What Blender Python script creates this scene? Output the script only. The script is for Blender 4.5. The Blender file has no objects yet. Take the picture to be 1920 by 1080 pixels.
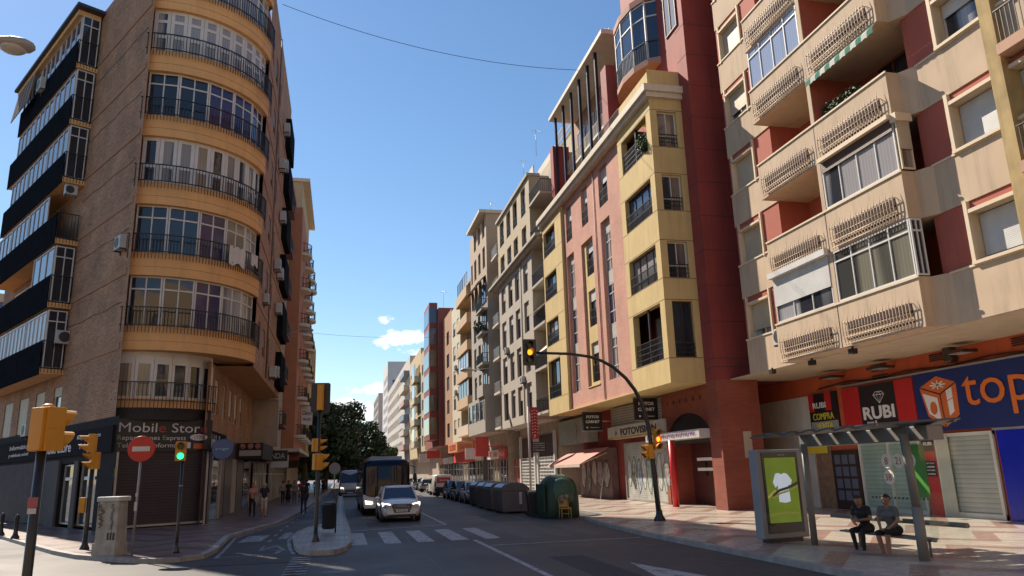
import bpy, bmesh, math, random
from mathutils import Vector, Matrix
from mathutils.geometry import tessellate_polygon
R = math.radians
random.seed(11)
sc = bpy.context.scene
COL = sc.collection

# ------------------------------------------------------------------ camera
FPX, PITCH, ROLL, AZ, CAMH = 1400.0, R(13.65), R(-1.707), R(13.0), 2.2
cam_d = bpy.data.cameras.new("camera"); cam = bpy.data.objects.new("camera", cam_d); COL.objects.link(cam)
fwd = Vector((math.sin(AZ)*math.cos(PITCH), math.cos(AZ)*math.cos(PITCH), math.sin(PITCH)))
rt = Vector((math.cos(AZ), -math.sin(AZ), 0)); upv = rt.cross(fwd)
c_, s_ = math.cos(ROLL), math.sin(ROLL)
r2 = c_*rt + s_*upv; u2 = -s_*rt + c_*upv
cam.matrix_world = Matrix(((r2.x, u2.x, -fwd.x, 0), (r2.y, u2.y, -fwd.y, 0), (r2.z, u2.z, -fwd.z, CAMH), (0, 0, 0, 1)))
cam_d.sensor_width = 36.0; cam_d.lens = 36.0*FPX/1920.0
cam_d.clip_start = 0.1; cam_d.clip_end = 3000
sc.camera = cam

# ------------------------------------------------------------------ sky, sun, exposure
SUN_AZ, SUN_EL = R(-30.0), R(42.0)          # azimuth from +Y, clockwise seen from above
w = bpy.data.worlds.new("World"); sc.world = w; w.use_nodes = True
nt = w.node_tree; nt.nodes.clear()
out = nt.nodes.new("ShaderNodeOutputWorld"); bg = nt.nodes.new("ShaderNodeBackground")
sky = nt.nodes.new("ShaderNodeTexSky"); sky.sky_type = 'NISHITA'; sky.sun_disc = False
sky.sun_elevation = SUN_EL; sky.sun_rotation = SUN_AZ; sky.air_density = 1.15; sky.dust_density = 0.1; sky.ozone_density = 3.0
bg.inputs[1].default_value = 0.105
tc = nt.nodes.new("ShaderNodeTexCoord")
def wnode(t, **k):
    n = nt.nodes.new(t)
    for a, b in k.items(): setattr(n, a, b)
    return n
def wmath(op, a, b=None, clamp=False):
    n = wnode("ShaderNodeMath", operation=op, use_clamp=clamp)
    for i, v in enumerate((a, b)):
        if v is None: continue
        if isinstance(v, (int, float)): n.inputs[i].default_value = v
        else: nt.links.new(v, n.inputs[i])
    return n.outputs[0]
def pixdir(x, y):
    d = r2*((x-960)/FPX) + u2*((540-y)/FPX) + fwd
    return d.normalized()
nz = wnode("ShaderNodeTexNoise"); nz.inputs["Scale"].default_value = 30; nz.inputs["Detail"].default_value = 10; nz.inputs["Roughness"].default_value = 0.66
mp = wnode("ShaderNodeMapping"); mp.inputs["Scale"].default_value = (1, 1, 1.9)
nt.links.new(tc.outputs["Generated"], mp.inputs[0]); nt.links.new(mp.outputs[0], nz.inputs[0])
mask = None
for (px, py, rx, ry, amp) in [(758, 636, 66, 27, 1.0), (722, 600, 24, 11, .85), (650, 768, 130, 36, 1.05), (705, 768, 60, 26, .9), (770, 655, 50, 16, .7), (868, 545, 34, 12, .6), (805, 585, 26, 9, .5), (690, 735, 60, 22, .8), (820, 400, 700, 14, 0.0)]:
    if amp == 0: continue
    d = pixdir(px, py)
    dx = wnode("ShaderNodeVectorMath", operation='DOT_PRODUCT'); nt.links.new(tc.outputs["Generated"], dx.inputs[0])
    rr = d.cross(Vector((0, 0, 1))).normalized(); uu = rr.cross(d)
    dx.inputs[1].default_value = rr*(FPX/rx)
    dy = wnode("ShaderNodeVectorMath", operation='DOT_PRODUCT'); nt.links.new(tc.outputs["Generated"], dy.inputs[0])
    dy.inputs[1].default_value = uu*(FPX/ry)
    dz = wnode("ShaderNodeVectorMath", operation='DOT_PRODUCT'); nt.links.new(tc.outputs["Generated"], dz.inputs[0]); dz.inputs[1].default_value = d
    e = wmath('ADD', wmath('POWER', dx.outputs[1], 2), wmath('POWER', dy.outputs[1], 2))
    m = wmath('MULTIPLY', wmath('SUBTRACT', 1.0, e, True), amp)
    m = wmath('MULTIPLY', m, wmath('GREATER_THAN', dz.outputs[1], 0))
    mask = m if mask is None else wmath('MAXIMUM', mask, m)
cl = wmath('MULTIPLY', wmath('SUBTRACT', wmath('ADD', mask, wmath('MULTIPLY', wmath('SUBTRACT', nz.outputs["Fac"], 0.5), 4.2)), 0.5), 1.5, True)
cl = wmath('MULTIPLY', cl, wmath('MULTIPLY', wmath('MINIMUM', mask, 0.25), 4.0))
mixw = wnode("ShaderNodeMix", data_type='RGBA')
hs = wnode("ShaderNodeHueSaturation"); hs.inputs["Saturation"].default_value = 1.1; hs.inputs["Value"].default_value = .82; nt.links.new(sky.outputs[0], hs.inputs["Color"])
nt.links.new(cl, mixw.inputs[0]); nt.links.new(hs.outputs[0], mixw.inputs[6])
nz2 = wnode("ShaderNodeTexNoise"); nz2.inputs["Scale"].default_value = 16; nz2.inputs["Detail"].default_value = 5; nt.links.new(mp.outputs[0], nz2.inputs[0])
cc_ = wnode("ShaderNodeMix", data_type='RGBA'); nt.links.new(nz2.outputs["Fac"], cc_.inputs[0]); cc_.inputs[6].default_value = (6.2, 6.9, 7.8, 1); cc_.inputs[7].default_value = (10.5, 10.3, 10.2, 1); nt.links.new(cc_.outputs[2], mixw.inputs[7])
nt.links.new(mixw.outputs[2], bg.inputs[0]); nt.links.new(bg.outputs[0], out.inputs[0])
sd = bpy.data.lights.new("sun", 'SUN'); sun = bpy.data.objects.new("sun", sd); COL.objects.link(sun)
sd.energy = 5.0; sd.angle = R(0.5); sd.color = (1.0, 0.88, 0.73)
sdir = Vector((math.sin(SUN_AZ)*math.cos(SUN_EL), math.cos(SUN_AZ)*math.cos(SUN_EL), math.sin(SUN_EL)))
sun.rotation_euler = (-sdir).to_track_quat('-Z', 'Y').to_euler()
sc.view_settings.view_transform = 'Standard'; sc.view_settings.look = 'None'
sc.view_settings.gamma = 1; sc.view_settings.exposure = 0.65; sc.view_settings.use_curve_mapping = False

# ------------------------------------------------------------------ materials
MATS = {}
def N(t, ty, **k):
    n = t.nodes.new(ty)
    for a, b in k.items(): setattr(n, a, b)
    return n
def mat(name, col, rough=0.8, var=0.12, scale=1.5, bump=0.0, metal=0.0, spec=0.5, emit=None, estr=0.0, dirt=0.0, coat=0.0, bscale=40):
    """procedural paint / plaster / metal: base colour broken up by two noises, optional streaky dirt and bump"""
    if name in MATS: return MATS[name]
    m = bpy.data.materials.new(name); m.use_nodes = True; t = m.node_tree
    b = t.nodes["Principled BSDF"]; MATS[name] = m
    g = N(t, "ShaderNodeNewGeometry")
    n1 = N(t, "ShaderNodeTexNoise"); n1.inputs["Scale"].default_value = scale; n1.inputs["Detail"].default_value = 6
    t.links.new(g.outputs["Position"], n1.inputs[0])
    mr = N(t, "ShaderNodeMapRange"); mr.inputs[1].default_value = .3; mr.inputs[2].default_value = .7
    mr.inputs[3].default_value = 1-var; mr.inputs[4].default_value = 1+var*.6
    t.links.new(n1.outputs["Fac"], mr.inputs[0])
    mu = N(t, "ShaderNodeVectorMath", operation='SCALE'); mu.inputs[0].default_value = col[:3]
    t.links.new(mr.outputs[0], mu.inputs["Scale"])
    last = mu.outputs[0]
    if dirt:
        mp = N(t, "ShaderNodeMapping"); mp.inputs["Scale"].default_value = (3.2, 3.2, .28)
        t.links.new(g.outputs["Position"], mp.inputs[0])
        n2 = N(t, "ShaderNodeTexNoise"); n2.inputs["Scale"].default_value = 1.0; n2.inputs["Detail"].default_value = 7; n2.inputs["Roughness"].default_value = .65
        t.links.new(mp.outputs[0], n2.inputs[0])
        r2_ = N(t, "ShaderNodeMapRange"); r2_.inputs[1].default_value = .5; r2_.inputs[2].default_value = .78; r2_.inputs[3].default_value = 0; r2_.inputs[4].default_value = dirt
        t.links.new(n2.outputs["Fac"], r2_.inputs[0])
        mx = N(t, "ShaderNodeMix", data_type='RGBA'); t.links.new(r2_.outputs[0], mx.inputs[0]); t.links.new(last, mx.inputs[6])
        mx.inputs[7].default_value = (col[0]*.35, col[1]*.33, col[2]*.3, 1); last = mx.outputs[2]
    t.links.new(last, b.inputs["Base Color"])
    b.inputs["Roughness"].default_value = rough; b.inputs["Metallic"].default_value = metal
    b.inputs["Specular IOR Level"].default_value = spec
    if coat: b.inputs["Coat Weight"].default_value = coat; b.inputs["Coat Roughness"].default_value = .06
    if bump:
        n3 = N(t, "ShaderNodeTexNoise"); n3.inputs["Scale"].default_value = bscale; n3.inputs["Detail"].default_value = 4
        t.links.new(g.outputs["Position"], n3.inputs[0])
        bp = N(t, "ShaderNodeBump"); bp.inputs["Strength"].default_value = bump; bp.inputs["Distance"].default_value = .01
        t.links.new(n3.outputs["Fac"], bp.inputs["Height"]); t.links.new(bp.outputs[0], b.inputs["Normal"])
    if emit:
        b.inputs["Emission Color"].default_value = (*emit, 1); b.inputs["Emission Strength"].default_value = estr
    return m
def brick(name, c1, c2, mortar, bw=.24, bh=.065, ms=.012, rough=.9, dirt=.3):
    if name in MATS: return MATS[name]
    m = bpy.data.materials.new(name); m.use_nodes = True; t = m.node_tree; b = t.nodes["Principled BSDF"]; MATS[name] = m
    uv = N(t, "ShaderNodeUVMap", uv_map="m"); br = N(t, "ShaderNodeTexBrick")
    t.links.new(uv.outputs[0], br.inputs[0]); br.inputs["Scale"].default_value = 1
    br.inputs["Brick Width"].default_value = bw; br.inputs["Row Height"].default_value = bh; br.inputs["Mortar Size"].default_value = ms*.5
    br.inputs["Color1"].default_value = (*c1, 1); br.inputs["Color2"].default_value = (*c2, 1); br.inputs["Mortar"].default_value = (*mortar, 1)
    g = N(t, "ShaderNodeNewGeometry"); n1 = N(t, "ShaderNodeTexNoise"); n1.inputs["Scale"].default_value = .6; n1.inputs["Detail"].default_value = 8
    t.links.new(g.outputs["Position"], n1.inputs[0])
    mr = N(t, "ShaderNodeMapRange"); mr.inputs[1].default_value = .35; mr.inputs[2].default_value = .75; mr.inputs[3].default_value = 1.12; mr.inputs[4].default_value = 1-dirt
    t.links.new(n1.outputs["Fac"], mr.inputs[0])
    mu = N(t, "ShaderNodeVectorMath", operation='SCALE'); t.links.new(br.outputs["Color"], mu.inputs[0]); t.links.new(mr.outputs[0], mu.inputs["Scale"])
    t.links.new(mu.outputs[0], b.inputs["Base Color"]); b.inputs["Roughness"].default_value = rough
    bp = N(t, "ShaderNodeBump"); bp.inputs["Strength"].default_value = .4; bp.inputs["Distance"].default_value = .008; bp.invert = True
    t.links.new(br.outputs["Fac"], bp.inputs["Height"]); t.links.new(bp.outputs[0], b.inputs["Normal"])
    return m
def slats(name, col, period=.06, axis='v', dark=.45, rough=.5, spec=.4, dirt=0.15, metal=0.0):
    """roller shutter / louvre surface: horizontal ridges along v with a dark gap line"""
    if name in MATS: return MATS[name]
    m = bpy.data.materials.new(name); m.use_nodes = True; t = m.node_tree; b = t.nodes["Principled BSDF"]; MATS[name] = m
    uv = N(t, "ShaderNodeUVMap", uv_map="m"); sx = N(t, "ShaderNodeSeparateXYZ"); t.links.new(uv.outputs[0], sx.inputs[0])
    f = N(t, "ShaderNodeMath", operation='FRACT'); dv = N(t, "ShaderNodeMath", operation='DIVIDE'); dv.inputs[1].default_value = period
    t.links.new(sx.outputs[1 if axis == 'v' else 0], dv.inputs[0]); t.links.new(dv.outputs[0], f.inputs[0])
    cr = N(t, "ShaderNodeValToRGB"); t.links.new(f.outputs[0], cr.inputs[0])
    e = cr.color_ramp.elements; e[0].position = 0; e[0].color = (dark, dark, dark, 1); e[1].position = .16; e[1].color = (1, 1, 1, 1)
    q = cr.color_ramp.elements.new(.85); q.color = (.86, .86, .86, 1); q = cr.color_ramp.elements.new(1.0); q.color = (dark, dark, dark, 1)
    g = N(t, "ShaderNodeNewGeometry"); n1 = N(t, "ShaderNodeTexNoise"); n1.inputs["Scale"].default_value = 1.3; n1.inputs["Detail"].default_value = 6
    t.links.new(g.outputs["Position"], n1.inputs[0])
    mr = N(t, "ShaderNodeMapRange"); mr.inputs[1].default_value = .3; mr.inputs[2].default_value = .7; mr.inputs[3].default_value = 1-dirt; mr.inputs[4].default_value = 1.05
    t.links.new(n1.outputs["Fac"], mr.inputs[0])
    mu = N(t, "ShaderNodeMix", data_type='RGBA', blend_type='MULTIPLY'); mu.inputs[0].default_value = 1; t.links.new(cr.outputs[0], mu.inputs[6]); mu.inputs[7].default_value = (*col, 1)
    m2 = N(t, "ShaderNodeVectorMath", operation='SCALE'); t.links.new(mu.outputs[2], m2.inputs[0]); t.links.new(mr.outputs[0], m2.inputs["Scale"])
    t.links.new(m2.outputs[0], b.inputs["Base Color"]); b.inputs["Roughness"].default_value = rough; b.inputs["Specular IOR Level"].default_value = spec; b.inputs["Metallic"].default_value = metal
    bp = N(t, "ShaderNodeBump"); bp.inputs["Strength"].default_value = .6; bp.inputs["Distance"].default_value = .012
    t.links.new(cr.outputs[0], bp.inputs["Height"]); t.links.new(bp.outputs[0], b.inputs["Normal"])
    return m
def glass(name, col=(.02, .025, .035), rough=.04, curtain=None, amt=.5, folds=7.0):
    """window pane: dark reflective glass; optionally a curtain seen behind it as vertical folds"""
    if name in MATS: return MATS[name]
    m = bpy.data.materials.new(name); m.use_nodes = True; t = m.node_tree; b = t.nodes["Principled BSDF"]; MATS[name] = m
    b.inputs["Roughness"].default_value = rough; b.inputs["Specular IOR Level"].default_value = .75
    g = N(t, "ShaderNodeNewGeometry"); n1 = N(t, "ShaderNodeTexNoise"); n1.inputs["Scale"].default_value = .7; n1.inputs["Detail"].default_value = 3
    t.links.new(g.outputs["Position"], n1.inputs[0])
    if curtain:
        uv = N(t, "ShaderNodeUVMap", uv_map="m"); wv = N(t, "ShaderNodeTexWave"); wv.inputs["Scale"].default_value = folds*.3; wv.inputs["Distortion"].default_value = 2.5; wv.inputs["Detail"].default_value = 3
        mp = N(t, "ShaderNodeMapping"); mp.inputs["Scale"].default_value = (1, .12, 1); t.links.new(uv.outputs[0], mp.inputs[0]); t.links.new(mp.outputs[0], wv.inputs[0])
        n2 = N(t, "ShaderNodeTexNoise"); n2.inputs["Scale"].default_value = 1.0; n2.inputs["Detail"].default_value = 0
        mp2 = N(t, "ShaderNodeMapping"); mp2.inputs["Scale"].default_value = (.9, .06, 1); t.links.new(uv.outputs[0], mp2.inputs[0]); t.links.new(mp2.outputs[0], n2.inputs[0])
        st = N(t, "ShaderNodeMapRange"); st.inputs[1].default_value = .58-amt*.35; st.inputs[2].default_value = .70-amt*.35
        t.links.new(n2.outputs["Fac"], st.inputs[0])
        mr = N(t, "ShaderNodeMapRange"); mr.inputs[3].default_value = .84; mr.inputs[4].default_value = 1.0; t.links.new(wv.outputs["Fac"], mr.inputs[0])
        cs = N(t, "ShaderNodeVectorMath", operation='SCALE'); cs.inputs[0].default_value = curtain; t.links.new(mr.outputs[0], cs.inputs["Scale"])
        mx = N(t, "ShaderNodeMix", data_type='RGBA'); t.links.new(st.outputs[0], mx.inputs[0]); mx.inputs[6].default_value = (*col, 1); t.links.new(cs.outputs[0], mx.inputs[7])
        t.links.new(mx.outputs[2], b.inputs["Base Color"])
    else:
        mr = N(t, "ShaderNodeMapRange"); mr.inputs[3].default_value = .5; mr.inputs[4].default_value = 1.6; t.links.new(n1.outputs["Fac"], mr.inputs[0])
        cs = N(t, "ShaderNodeVectorMath", operation='SCALE'); cs.inputs[0].default_value = col; t.links.new(mr.outputs[0], cs.inputs["Scale"])
        t.links.new(cs.outputs[0], b.inputs["Base Color"])
    n4 = N(t, "ShaderNodeTexNoise"); n4.inputs["Scale"].default_value = 1.1; t.links.new(g.outputs["Position"], n4.inputs[0])
    bp = N(t, "ShaderNodeBump"); bp.inputs["Strength"].default_value = .12; bp.inputs["Distance"].default_value = .05
    t.links.new(n4.outputs["Fac"], bp.inputs["Height"]); t.links.new(bp.outputs[0], b.inputs["Normal"])
    return m
def asphalt(name, col, rough=.75):
    if name in MATS: return MATS[name]
    m = bpy.data.materials.new(name); m.use_nodes = True; t = m.node_tree; b = t.nodes["Principled BSDF"]; MATS[name] = m
    g = N(t, "ShaderNodeNewGeometry")
    n1 = N(t, "ShaderNodeTexNoise"); n1.inputs["Scale"].default_value = .22; n1.inputs["Detail"].default_value = 7; n1.inputs["Roughness"].default_value = .6; t.links.new(g.outputs["Position"], n1.inputs[0])
    n2 = N(t, "ShaderNodeTexNoise"); n2.inputs["Scale"].default_value = 70; n2.inputs["Detail"].default_value = 2; t.links.new(g.outputs["Position"], n2.inputs[0])
    mp = N(t, "ShaderNodeMapping"); mp.inputs["Scale"].default_value = (1.3, .05, 1); t.links.new(g.outputs["Position"], mp.inputs[0])
    n3 = N(t, "ShaderNodeTexNoise"); n3.inputs["Scale"].default_value = 1; n3.inputs["Detail"].default_value = 4; t.links.new(mp.outputs[0], n3.inputs[0])
    def mr(s, a, c, lo, hi):
        r = N(t, "ShaderNodeMapRange"); r.inputs[1].default_value = lo; r.inputs[2].default_value = hi; r.inputs[3].default_value = a; r.inputs[4].default_value = c; t.links.new(s, r.inputs[0]); return r.outputs[0]
    def mm(a, c_): 
        r = N(t, "ShaderNodeMath", operation='MULTIPLY'); t.links.new(a, r.inputs[0]); t.links.new(c_, r.inputs[1]); return r.outputs[0]
    f = mm(mm(mr(n1.outputs["Fac"], .58, 1.38, .3, .7), mr(n2.outputs["Fac"], .75, 1.25, .25, .75)), mr(n3.outputs["Fac"], .85, 1.15, .3, .7))
    cs = N(t, "ShaderNodeVectorMath", operation='SCALE'); cs.inputs[0].default_value = col; t.links.new(f, cs.inputs["Scale"])
    t.links.new(cs.outputs[0], b.inputs["Base Color"])
    rr = mr(n1.outputs["Fac"], rough-.14, rough+.12, .3, .7); t.links.new(rr, b.inputs["Roughness"])
    bp = N(t, "ShaderNodeBump"); bp.inputs["Strength"].default_value = .35; bp.inputs["Distance"].default_value = .006; t.links.new(n2.outputs["Fac"], bp.inputs["Height"]); t.links.new(bp.outputs[0], b.inputs["Normal"])
    return m
def paving(name, base, alt, rough=.22, tile=.4, zig=True):
    """polished paving: tile joints, zigzag bands of a second stone, worn gloss"""
    if name in MATS: return MATS[name]
    m = bpy.data.materials.new(name); m.use_nodes = True; t = m.node_tree; b = t.nodes["Principled BSDF"]; MATS[name] = m
    g = N(t, "ShaderNodeNewGeometry"); sx = N(t, "ShaderNodeSeparateXYZ"); t.links.new(g.outputs["Position"], sx.inputs[0])
    def ma(op, a, b_=None):
        n = N(t, "ShaderNodeMath", operation=op)
        for i, v in enumerate((a, b_)):
            if v is None: continue
            if isinstance(v, (int, float)): n.inputs[i].default_value = v
            else: t.links.new(v, n.inputs[i])
        return n.outputs[0]
    tri = ma('MULTIPLY', ma('ABSOLUTE', ma('SUBTRACT', ma('FRACT', ma('DIVIDE', sx.outputs[0], 3.2)), .5)), 2.0)
    zz = ma('FRACT', ma('DIVIDE', ma('ADD', sx.outputs[1], ma('MULTIPLY', tri, 1.9)), 2.6))
    band = ma('LESS_THAN', zz, .3)
    br = N(t, "ShaderNodeTexBrick"); br.offset = 0; t.links.new(g.outputs["Position"], br.inputs[0]); br.inputs["Scale"].default_value = 1
    br.inputs["Brick Width"].default_value = tile; br.inputs["Row Height"].default_value = tile; br.inputs["Mortar Size"].default_value = .006
    br.inputs["Color1"].default_value = (1, 1, 1, 1); br.inputs["Color2"].default_value = (.82, .82, .82, 1); br.inputs["Mortar"].default_value = (.42, .4, .38, 1)
    mx = N(t, "ShaderNodeMix", data_type='RGBA'); mx.inputs[6].default_value = (*base, 1); mx.inputs[7].default_value = (*alt, 1)
    if zig: t.links.new(band, mx.inputs[0])
    else: mx.inputs[0].default_value = 0
    n1 = N(t, "ShaderNodeTexNoise"); n1.inputs["Scale"].default_value = .9; n1.inputs["Detail"].default_value = 8; n1.inputs["Roughness"].default_value = .65; t.links.new(g.outputs["Position"], n1.inputs[0])
    mr = N(t, "ShaderNodeMapRange"); mr.inputs[1].default_value = .3; mr.inputs[2].default_value = .72; mr.inputs[3].default_value = .68; mr.inputs[4].default_value = 1.15; t.links.new(n1.outputs["Fac"], mr.inputs[0])
    mu = N(t, "ShaderNodeMix", data_type='RGBA', blend_type='MULTIPLY'); mu.inputs[0].default_value = 1; t.links.new(mx.outputs[2], mu.inputs[6]); t.links.new(br.outputs["Color"], mu.inputs[7])
    cs = N(t, "ShaderNodeVectorMath", operation='SCALE'); t.links.new(mu.outputs[2], cs.inputs[0]); t.links.new(mr.outputs[0], cs.inputs["Scale"])
    t.links.new(cs.outputs[0], b.inputs["Base Color"])
    r3 = N(t, "ShaderNodeMapRange"); r3.inputs[1].default_value = .3; r3.inputs[2].default_value = .7; r3.inputs[3].default_value = rough+.14; r3.inputs[4].default_value = rough-.06; t.links.new(n1.outputs["Fac"], r3.inputs[0]); t.links.new(r3.outputs[0], b.inputs["Roughness"])
    bp = N(t, "ShaderNodeBump"); bp.inputs["Strength"].default_value = .25; bp.inputs["Distance"].default_value = .004; t.links.new(br.outputs["Fac"], bp.inputs["Height"]); bp.invert = True
    t.links.new(bp.outputs[0], b.inputs["Normal"])
    return m
def worn_paint(name, col=(.62, .62, .6), wear=.5, under=(.06, .06, .065)):
    if name in MATS: return MATS[name]
    m = bpy.data.materials.new(name); m.use_nodes = True; t = m.node_tree; b = t.nodes["Principled BSDF"]; MATS[name] = m
    g = N(t, "ShaderNodeNewGeometry"); n1 = N(t, "ShaderNodeTexNoise"); n1.inputs["Scale"].default_value = 3.5; n1.inputs["Detail"].default_value = 10; n1.inputs["Roughness"].default_value = .75
    t.links.new(g.outputs["Position"], n1.inputs[0])
    mr = N(t, "ShaderNodeMapRange"); c = .75-.4*wear; mr.inputs[1].default_value = c-.1; mr.inputs[2].default_value = c+.06; t.links.new(n1.outputs["Fac"], mr.inputs[0])
    mx = N(t, "ShaderNodeMix", data_type='RGBA'); t.links.new(mr.outputs[0], mx.inputs[0]); mx.inputs[6].default_value = (*col, 1); mx.inputs[7].default_value = (*under, 1)
    t.links.new(mx.outputs[2], b.inputs["Base Color"]); b.inputs["Roughness"].default_value = .65
    return m

# ------------------------------------------------------------------ mesh helpers
class Fr:
    """facade frame: s along the wall, z up, d outwards"""
    def __init__(f, O, t, n): f.O = Vector((*O, 0)); f.t = Vector((*t, 0)).normalized(); f.n = Vector((*n, 0)).normalized()
    def p(f, s, z, d=0): v = f.O + f.t*s + f.n*d; return Vector((v.x, v.y, z))
    def off(f, d): q = Fr((0, 0), (1, 0), (0, 1)); q.O = f.O + f.n*d; q.t = f.t.copy(); q.n = f.n.copy(); return q
    def right(f): return (-f.n).cross(Vector((0, 0, 1)))
class FrK(Fr):
    """facade frame scaled by k about the camera position, which is at height z0"""
    def __init__(f, O, t, n, k, z0): Fr.__init__(f, O, t, n); f.k = k; f.z0 = z0
    def p(f, s, z, d=0): v = (f.O+f.t*s+f.n*d)*f.k; return Vector((v.x, v.y, f.z0+(z-f.z0)*f.k))
class MB:
    def __init__(s): s.v = []; s.f = []; s.m = []; s.sm = []
    def add(s, vs, fs, m=0, smooth=False):
        o = len(s.v); s.v += [Vector(v) for v in vs]
        for f in fs: s.f.append([i+o for i in f]); s.m.append(m); s.sm.append(smooth)
        return s
    def hexa(s, p, m=0): return s.add(p, [(0, 3, 2, 1), (4, 5, 6, 7), (0, 1, 5, 4), (1, 2, 6, 5), (2, 3, 7, 6), (3, 0, 4, 7)], m)
    def box(s, x0, x1, y0, y1, z0, z1, m=0):
        return s.hexa([(x0, y0, z0), (x1, y0, z0), (x1, y1, z0), (x0, y1, z0), (x0, y0, z1), (x1, y0, z1), (x1, y1, z1), (x0, y1, z1)], m)
    def fbox(s, fr, a, b, z0, z1, d0, d1, m=0):
        return s.hexa([fr.p(a, z0, d0), fr.p(b, z0, d0), fr.p(b, z0, d1), fr.p(a, z0, d1), fr.p(a, z1, d0), fr.p(b, z1, d0), fr.p(b, z1, d1), fr.p(a, z1, d1)], m)
    def quad(s, a, b, c, d, m=0): return s.add([a, b, c, d], [(0, 1, 2, 3)], m)
    def poly(s, pts, m=0): return s.add(pts, [tuple(range(len(pts)))], m)
    def extr(s, pts, vec, m=0, smooth=False):
        n = len(pts); vec = Vector(vec); P = [Vector(p) for p in pts]
        s.add(P+[p+vec for p in P], [tuple(range(n))[::-1], tuple(range(n, 2*n))], m)
        s.add(P+[p+vec for p in P], [(i, (i+1) % n, n+(i+1) % n, n+i) for i in range(n)], m, smooth); return s
    def tube(s, pts, r, seg=8, m=0, caps=True, smooth=True):
        P = [Vector(p) for p in pts]; rs = r if isinstance(r, (list, tuple)) else [r]*len(P)
        vs = []; ref = None
        for i, p in enumerate(P):
            t = (P[min(i+1, len(P)-1)]-P[max(i-1, 0)]).normalized()
            if ref is None: ref = Vector((0, 0, 1)) if abs(t.z) < .9 else Vector((0, 1, 0))
            x = t.cross(ref).normalized(); y = x.cross(t).normalized(); ref = y
            for k in range(seg):
                a = 2*math.pi*(k+.5)/seg; vs.append(p+(x*math.cos(a)+y*math.sin(a))*rs[i])
        fs = []
        for i in range(len(P)-1):
            for k in range(seg): fs.append((i*seg+k, i*seg+(k+1) % seg, (i+1)*seg+(k+1) % seg, (i+1)*seg+k))
        s.add(vs, fs, m, smooth)
        if caps: s.add(vs[:seg], [tuple(range(seg))], m); s.add(vs[-seg:], [tuple(range(seg))], m)
        return s
    def lathe(s, c, prof, seg=16, m=0, sx=1, sy=1, smooth=True, axis='z'):
        vs = []
        for r, z in prof:
            for k in range(seg):
                a = 2*math.pi*k/seg; x, y = r*math.cos(a)*sx, r*math.sin(a)*sy
                vs.append((c[0]+x, c[1]+y, c[2]+z) if axis == 'z' else ((c[0]+x, c[1]+z, c[2]+y) if axis == 'y' else (c[0]+z, c[1]+x, c[2]+y)))
        fs = [(i*seg+k, i*seg+(k+1) % seg, (i+1)*seg+(k+1) % seg, (i+1)*seg+k) for i in range(len(prof)-1) for k in range(seg)]
        s.add(vs, fs, m, smooth); s.add(vs[:seg], [tuple(range(seg))], m); s.add(vs[-seg:], [tuple(range(seg))], m); return s
    def ball(s, c, r, seg=12, m=0, sz=(1, 1, 1)):
        pr = [(max(.001, r*math.sin(math.pi*i/8)), -r*math.cos(math.pi*i/8)*sz[2]) for i in range(9)]
        return s.lathe(c, pr, seg, m, sz[0], sz[1])
    def build(s, name, mats, parent=None, fix=True, bevel=0):
        me = bpy.data.meshes.new(name); off = ROOTLOC.get(parent.name, Vector((0, 0, 0))) if parent else Vector((0, 0, 0))
        me.from_pydata([v-off for v in s.v], [], s.f)
        for m in (mats if isinstance(mats, (list, tuple)) else [mats]): me.materials.append(m)
        me.polygons.foreach_set("material_index", s.m); me.polygons.foreach_set("use_smooth", s.sm)
        if fix:
            bm = bmesh.new(); bm.from_mesh(me); bmesh.ops.remove_doubles(bm, verts=bm.verts, dist=1e-5); bmesh.ops.recalc_face_normals(bm, faces=bm.faces); bm.to_mesh(me); bm.free()
        uv = me.uv_layers.new(name="m")
        for p in me.polygons:
            n = p.normal
            if abs(n.z) > .6:
                for li in p.loop_indices: c = me.vertices[me.loops[li].vertex_index].co+off; uv.data[li].uv = (c.x, c.y)
            else:
                t = Vector((-n.y, n.x, 0)).normalized()
                for li in p.loop_indices: c = me.vertices[me.loops[li].vertex_index].co+off; uv.data[li].uv = (c.dot(t), c.z)
        o = bpy.data.objects.new(name, me); COL.objects.link(o)
        if parent: o.parent = parent; ROOTLOC[o.name] = off
        if bevel:
            b = o.modifiers.new("bevel", 'BEVEL'); b.width = bevel; b.segments = 2; b.limit_method = 'ANGLE'
        return o
ROOTLOC = {}
def tag(o, label=None, cat=None, group=None, kind=None):
    if label: o["label"] = label
    if cat: o["category"] = cat
    if group: o["group"] = group
    if kind: o["kind"] = kind
    return o
def thing(name, label, cat, loc=(0, 0, 0), group=None):
    """an Empty at the thing's base; parts are built in world coordinates and re-based on it"""
    o = bpy.data.objects.new(name, None); COL.objects.link(o); o.location = loc; o.empty_display_size = .2
    ROOTLOC[o.name] = Vector(loc); return tag(o, label, cat, group)
def place(o, loc, rz=0): o.location = loc; o.rotation_euler = (0, 0, rz); return o
def copy_tree(o, loc, rz, label):
    c = o.copy(); COL.objects.link(c); c.location = loc; c.rotation_euler = (0, 0, rz); c["label"] = label
    def kids(a, b):
        for ch in list(a.children):
            k = ch.copy(); COL.objects.link(k); k.parent = b; kids(ch, k)
    kids(o, c); return c
def struct(name, mb, m): o = mb.build(name, m); o["kind"] = "structure"; return o
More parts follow.
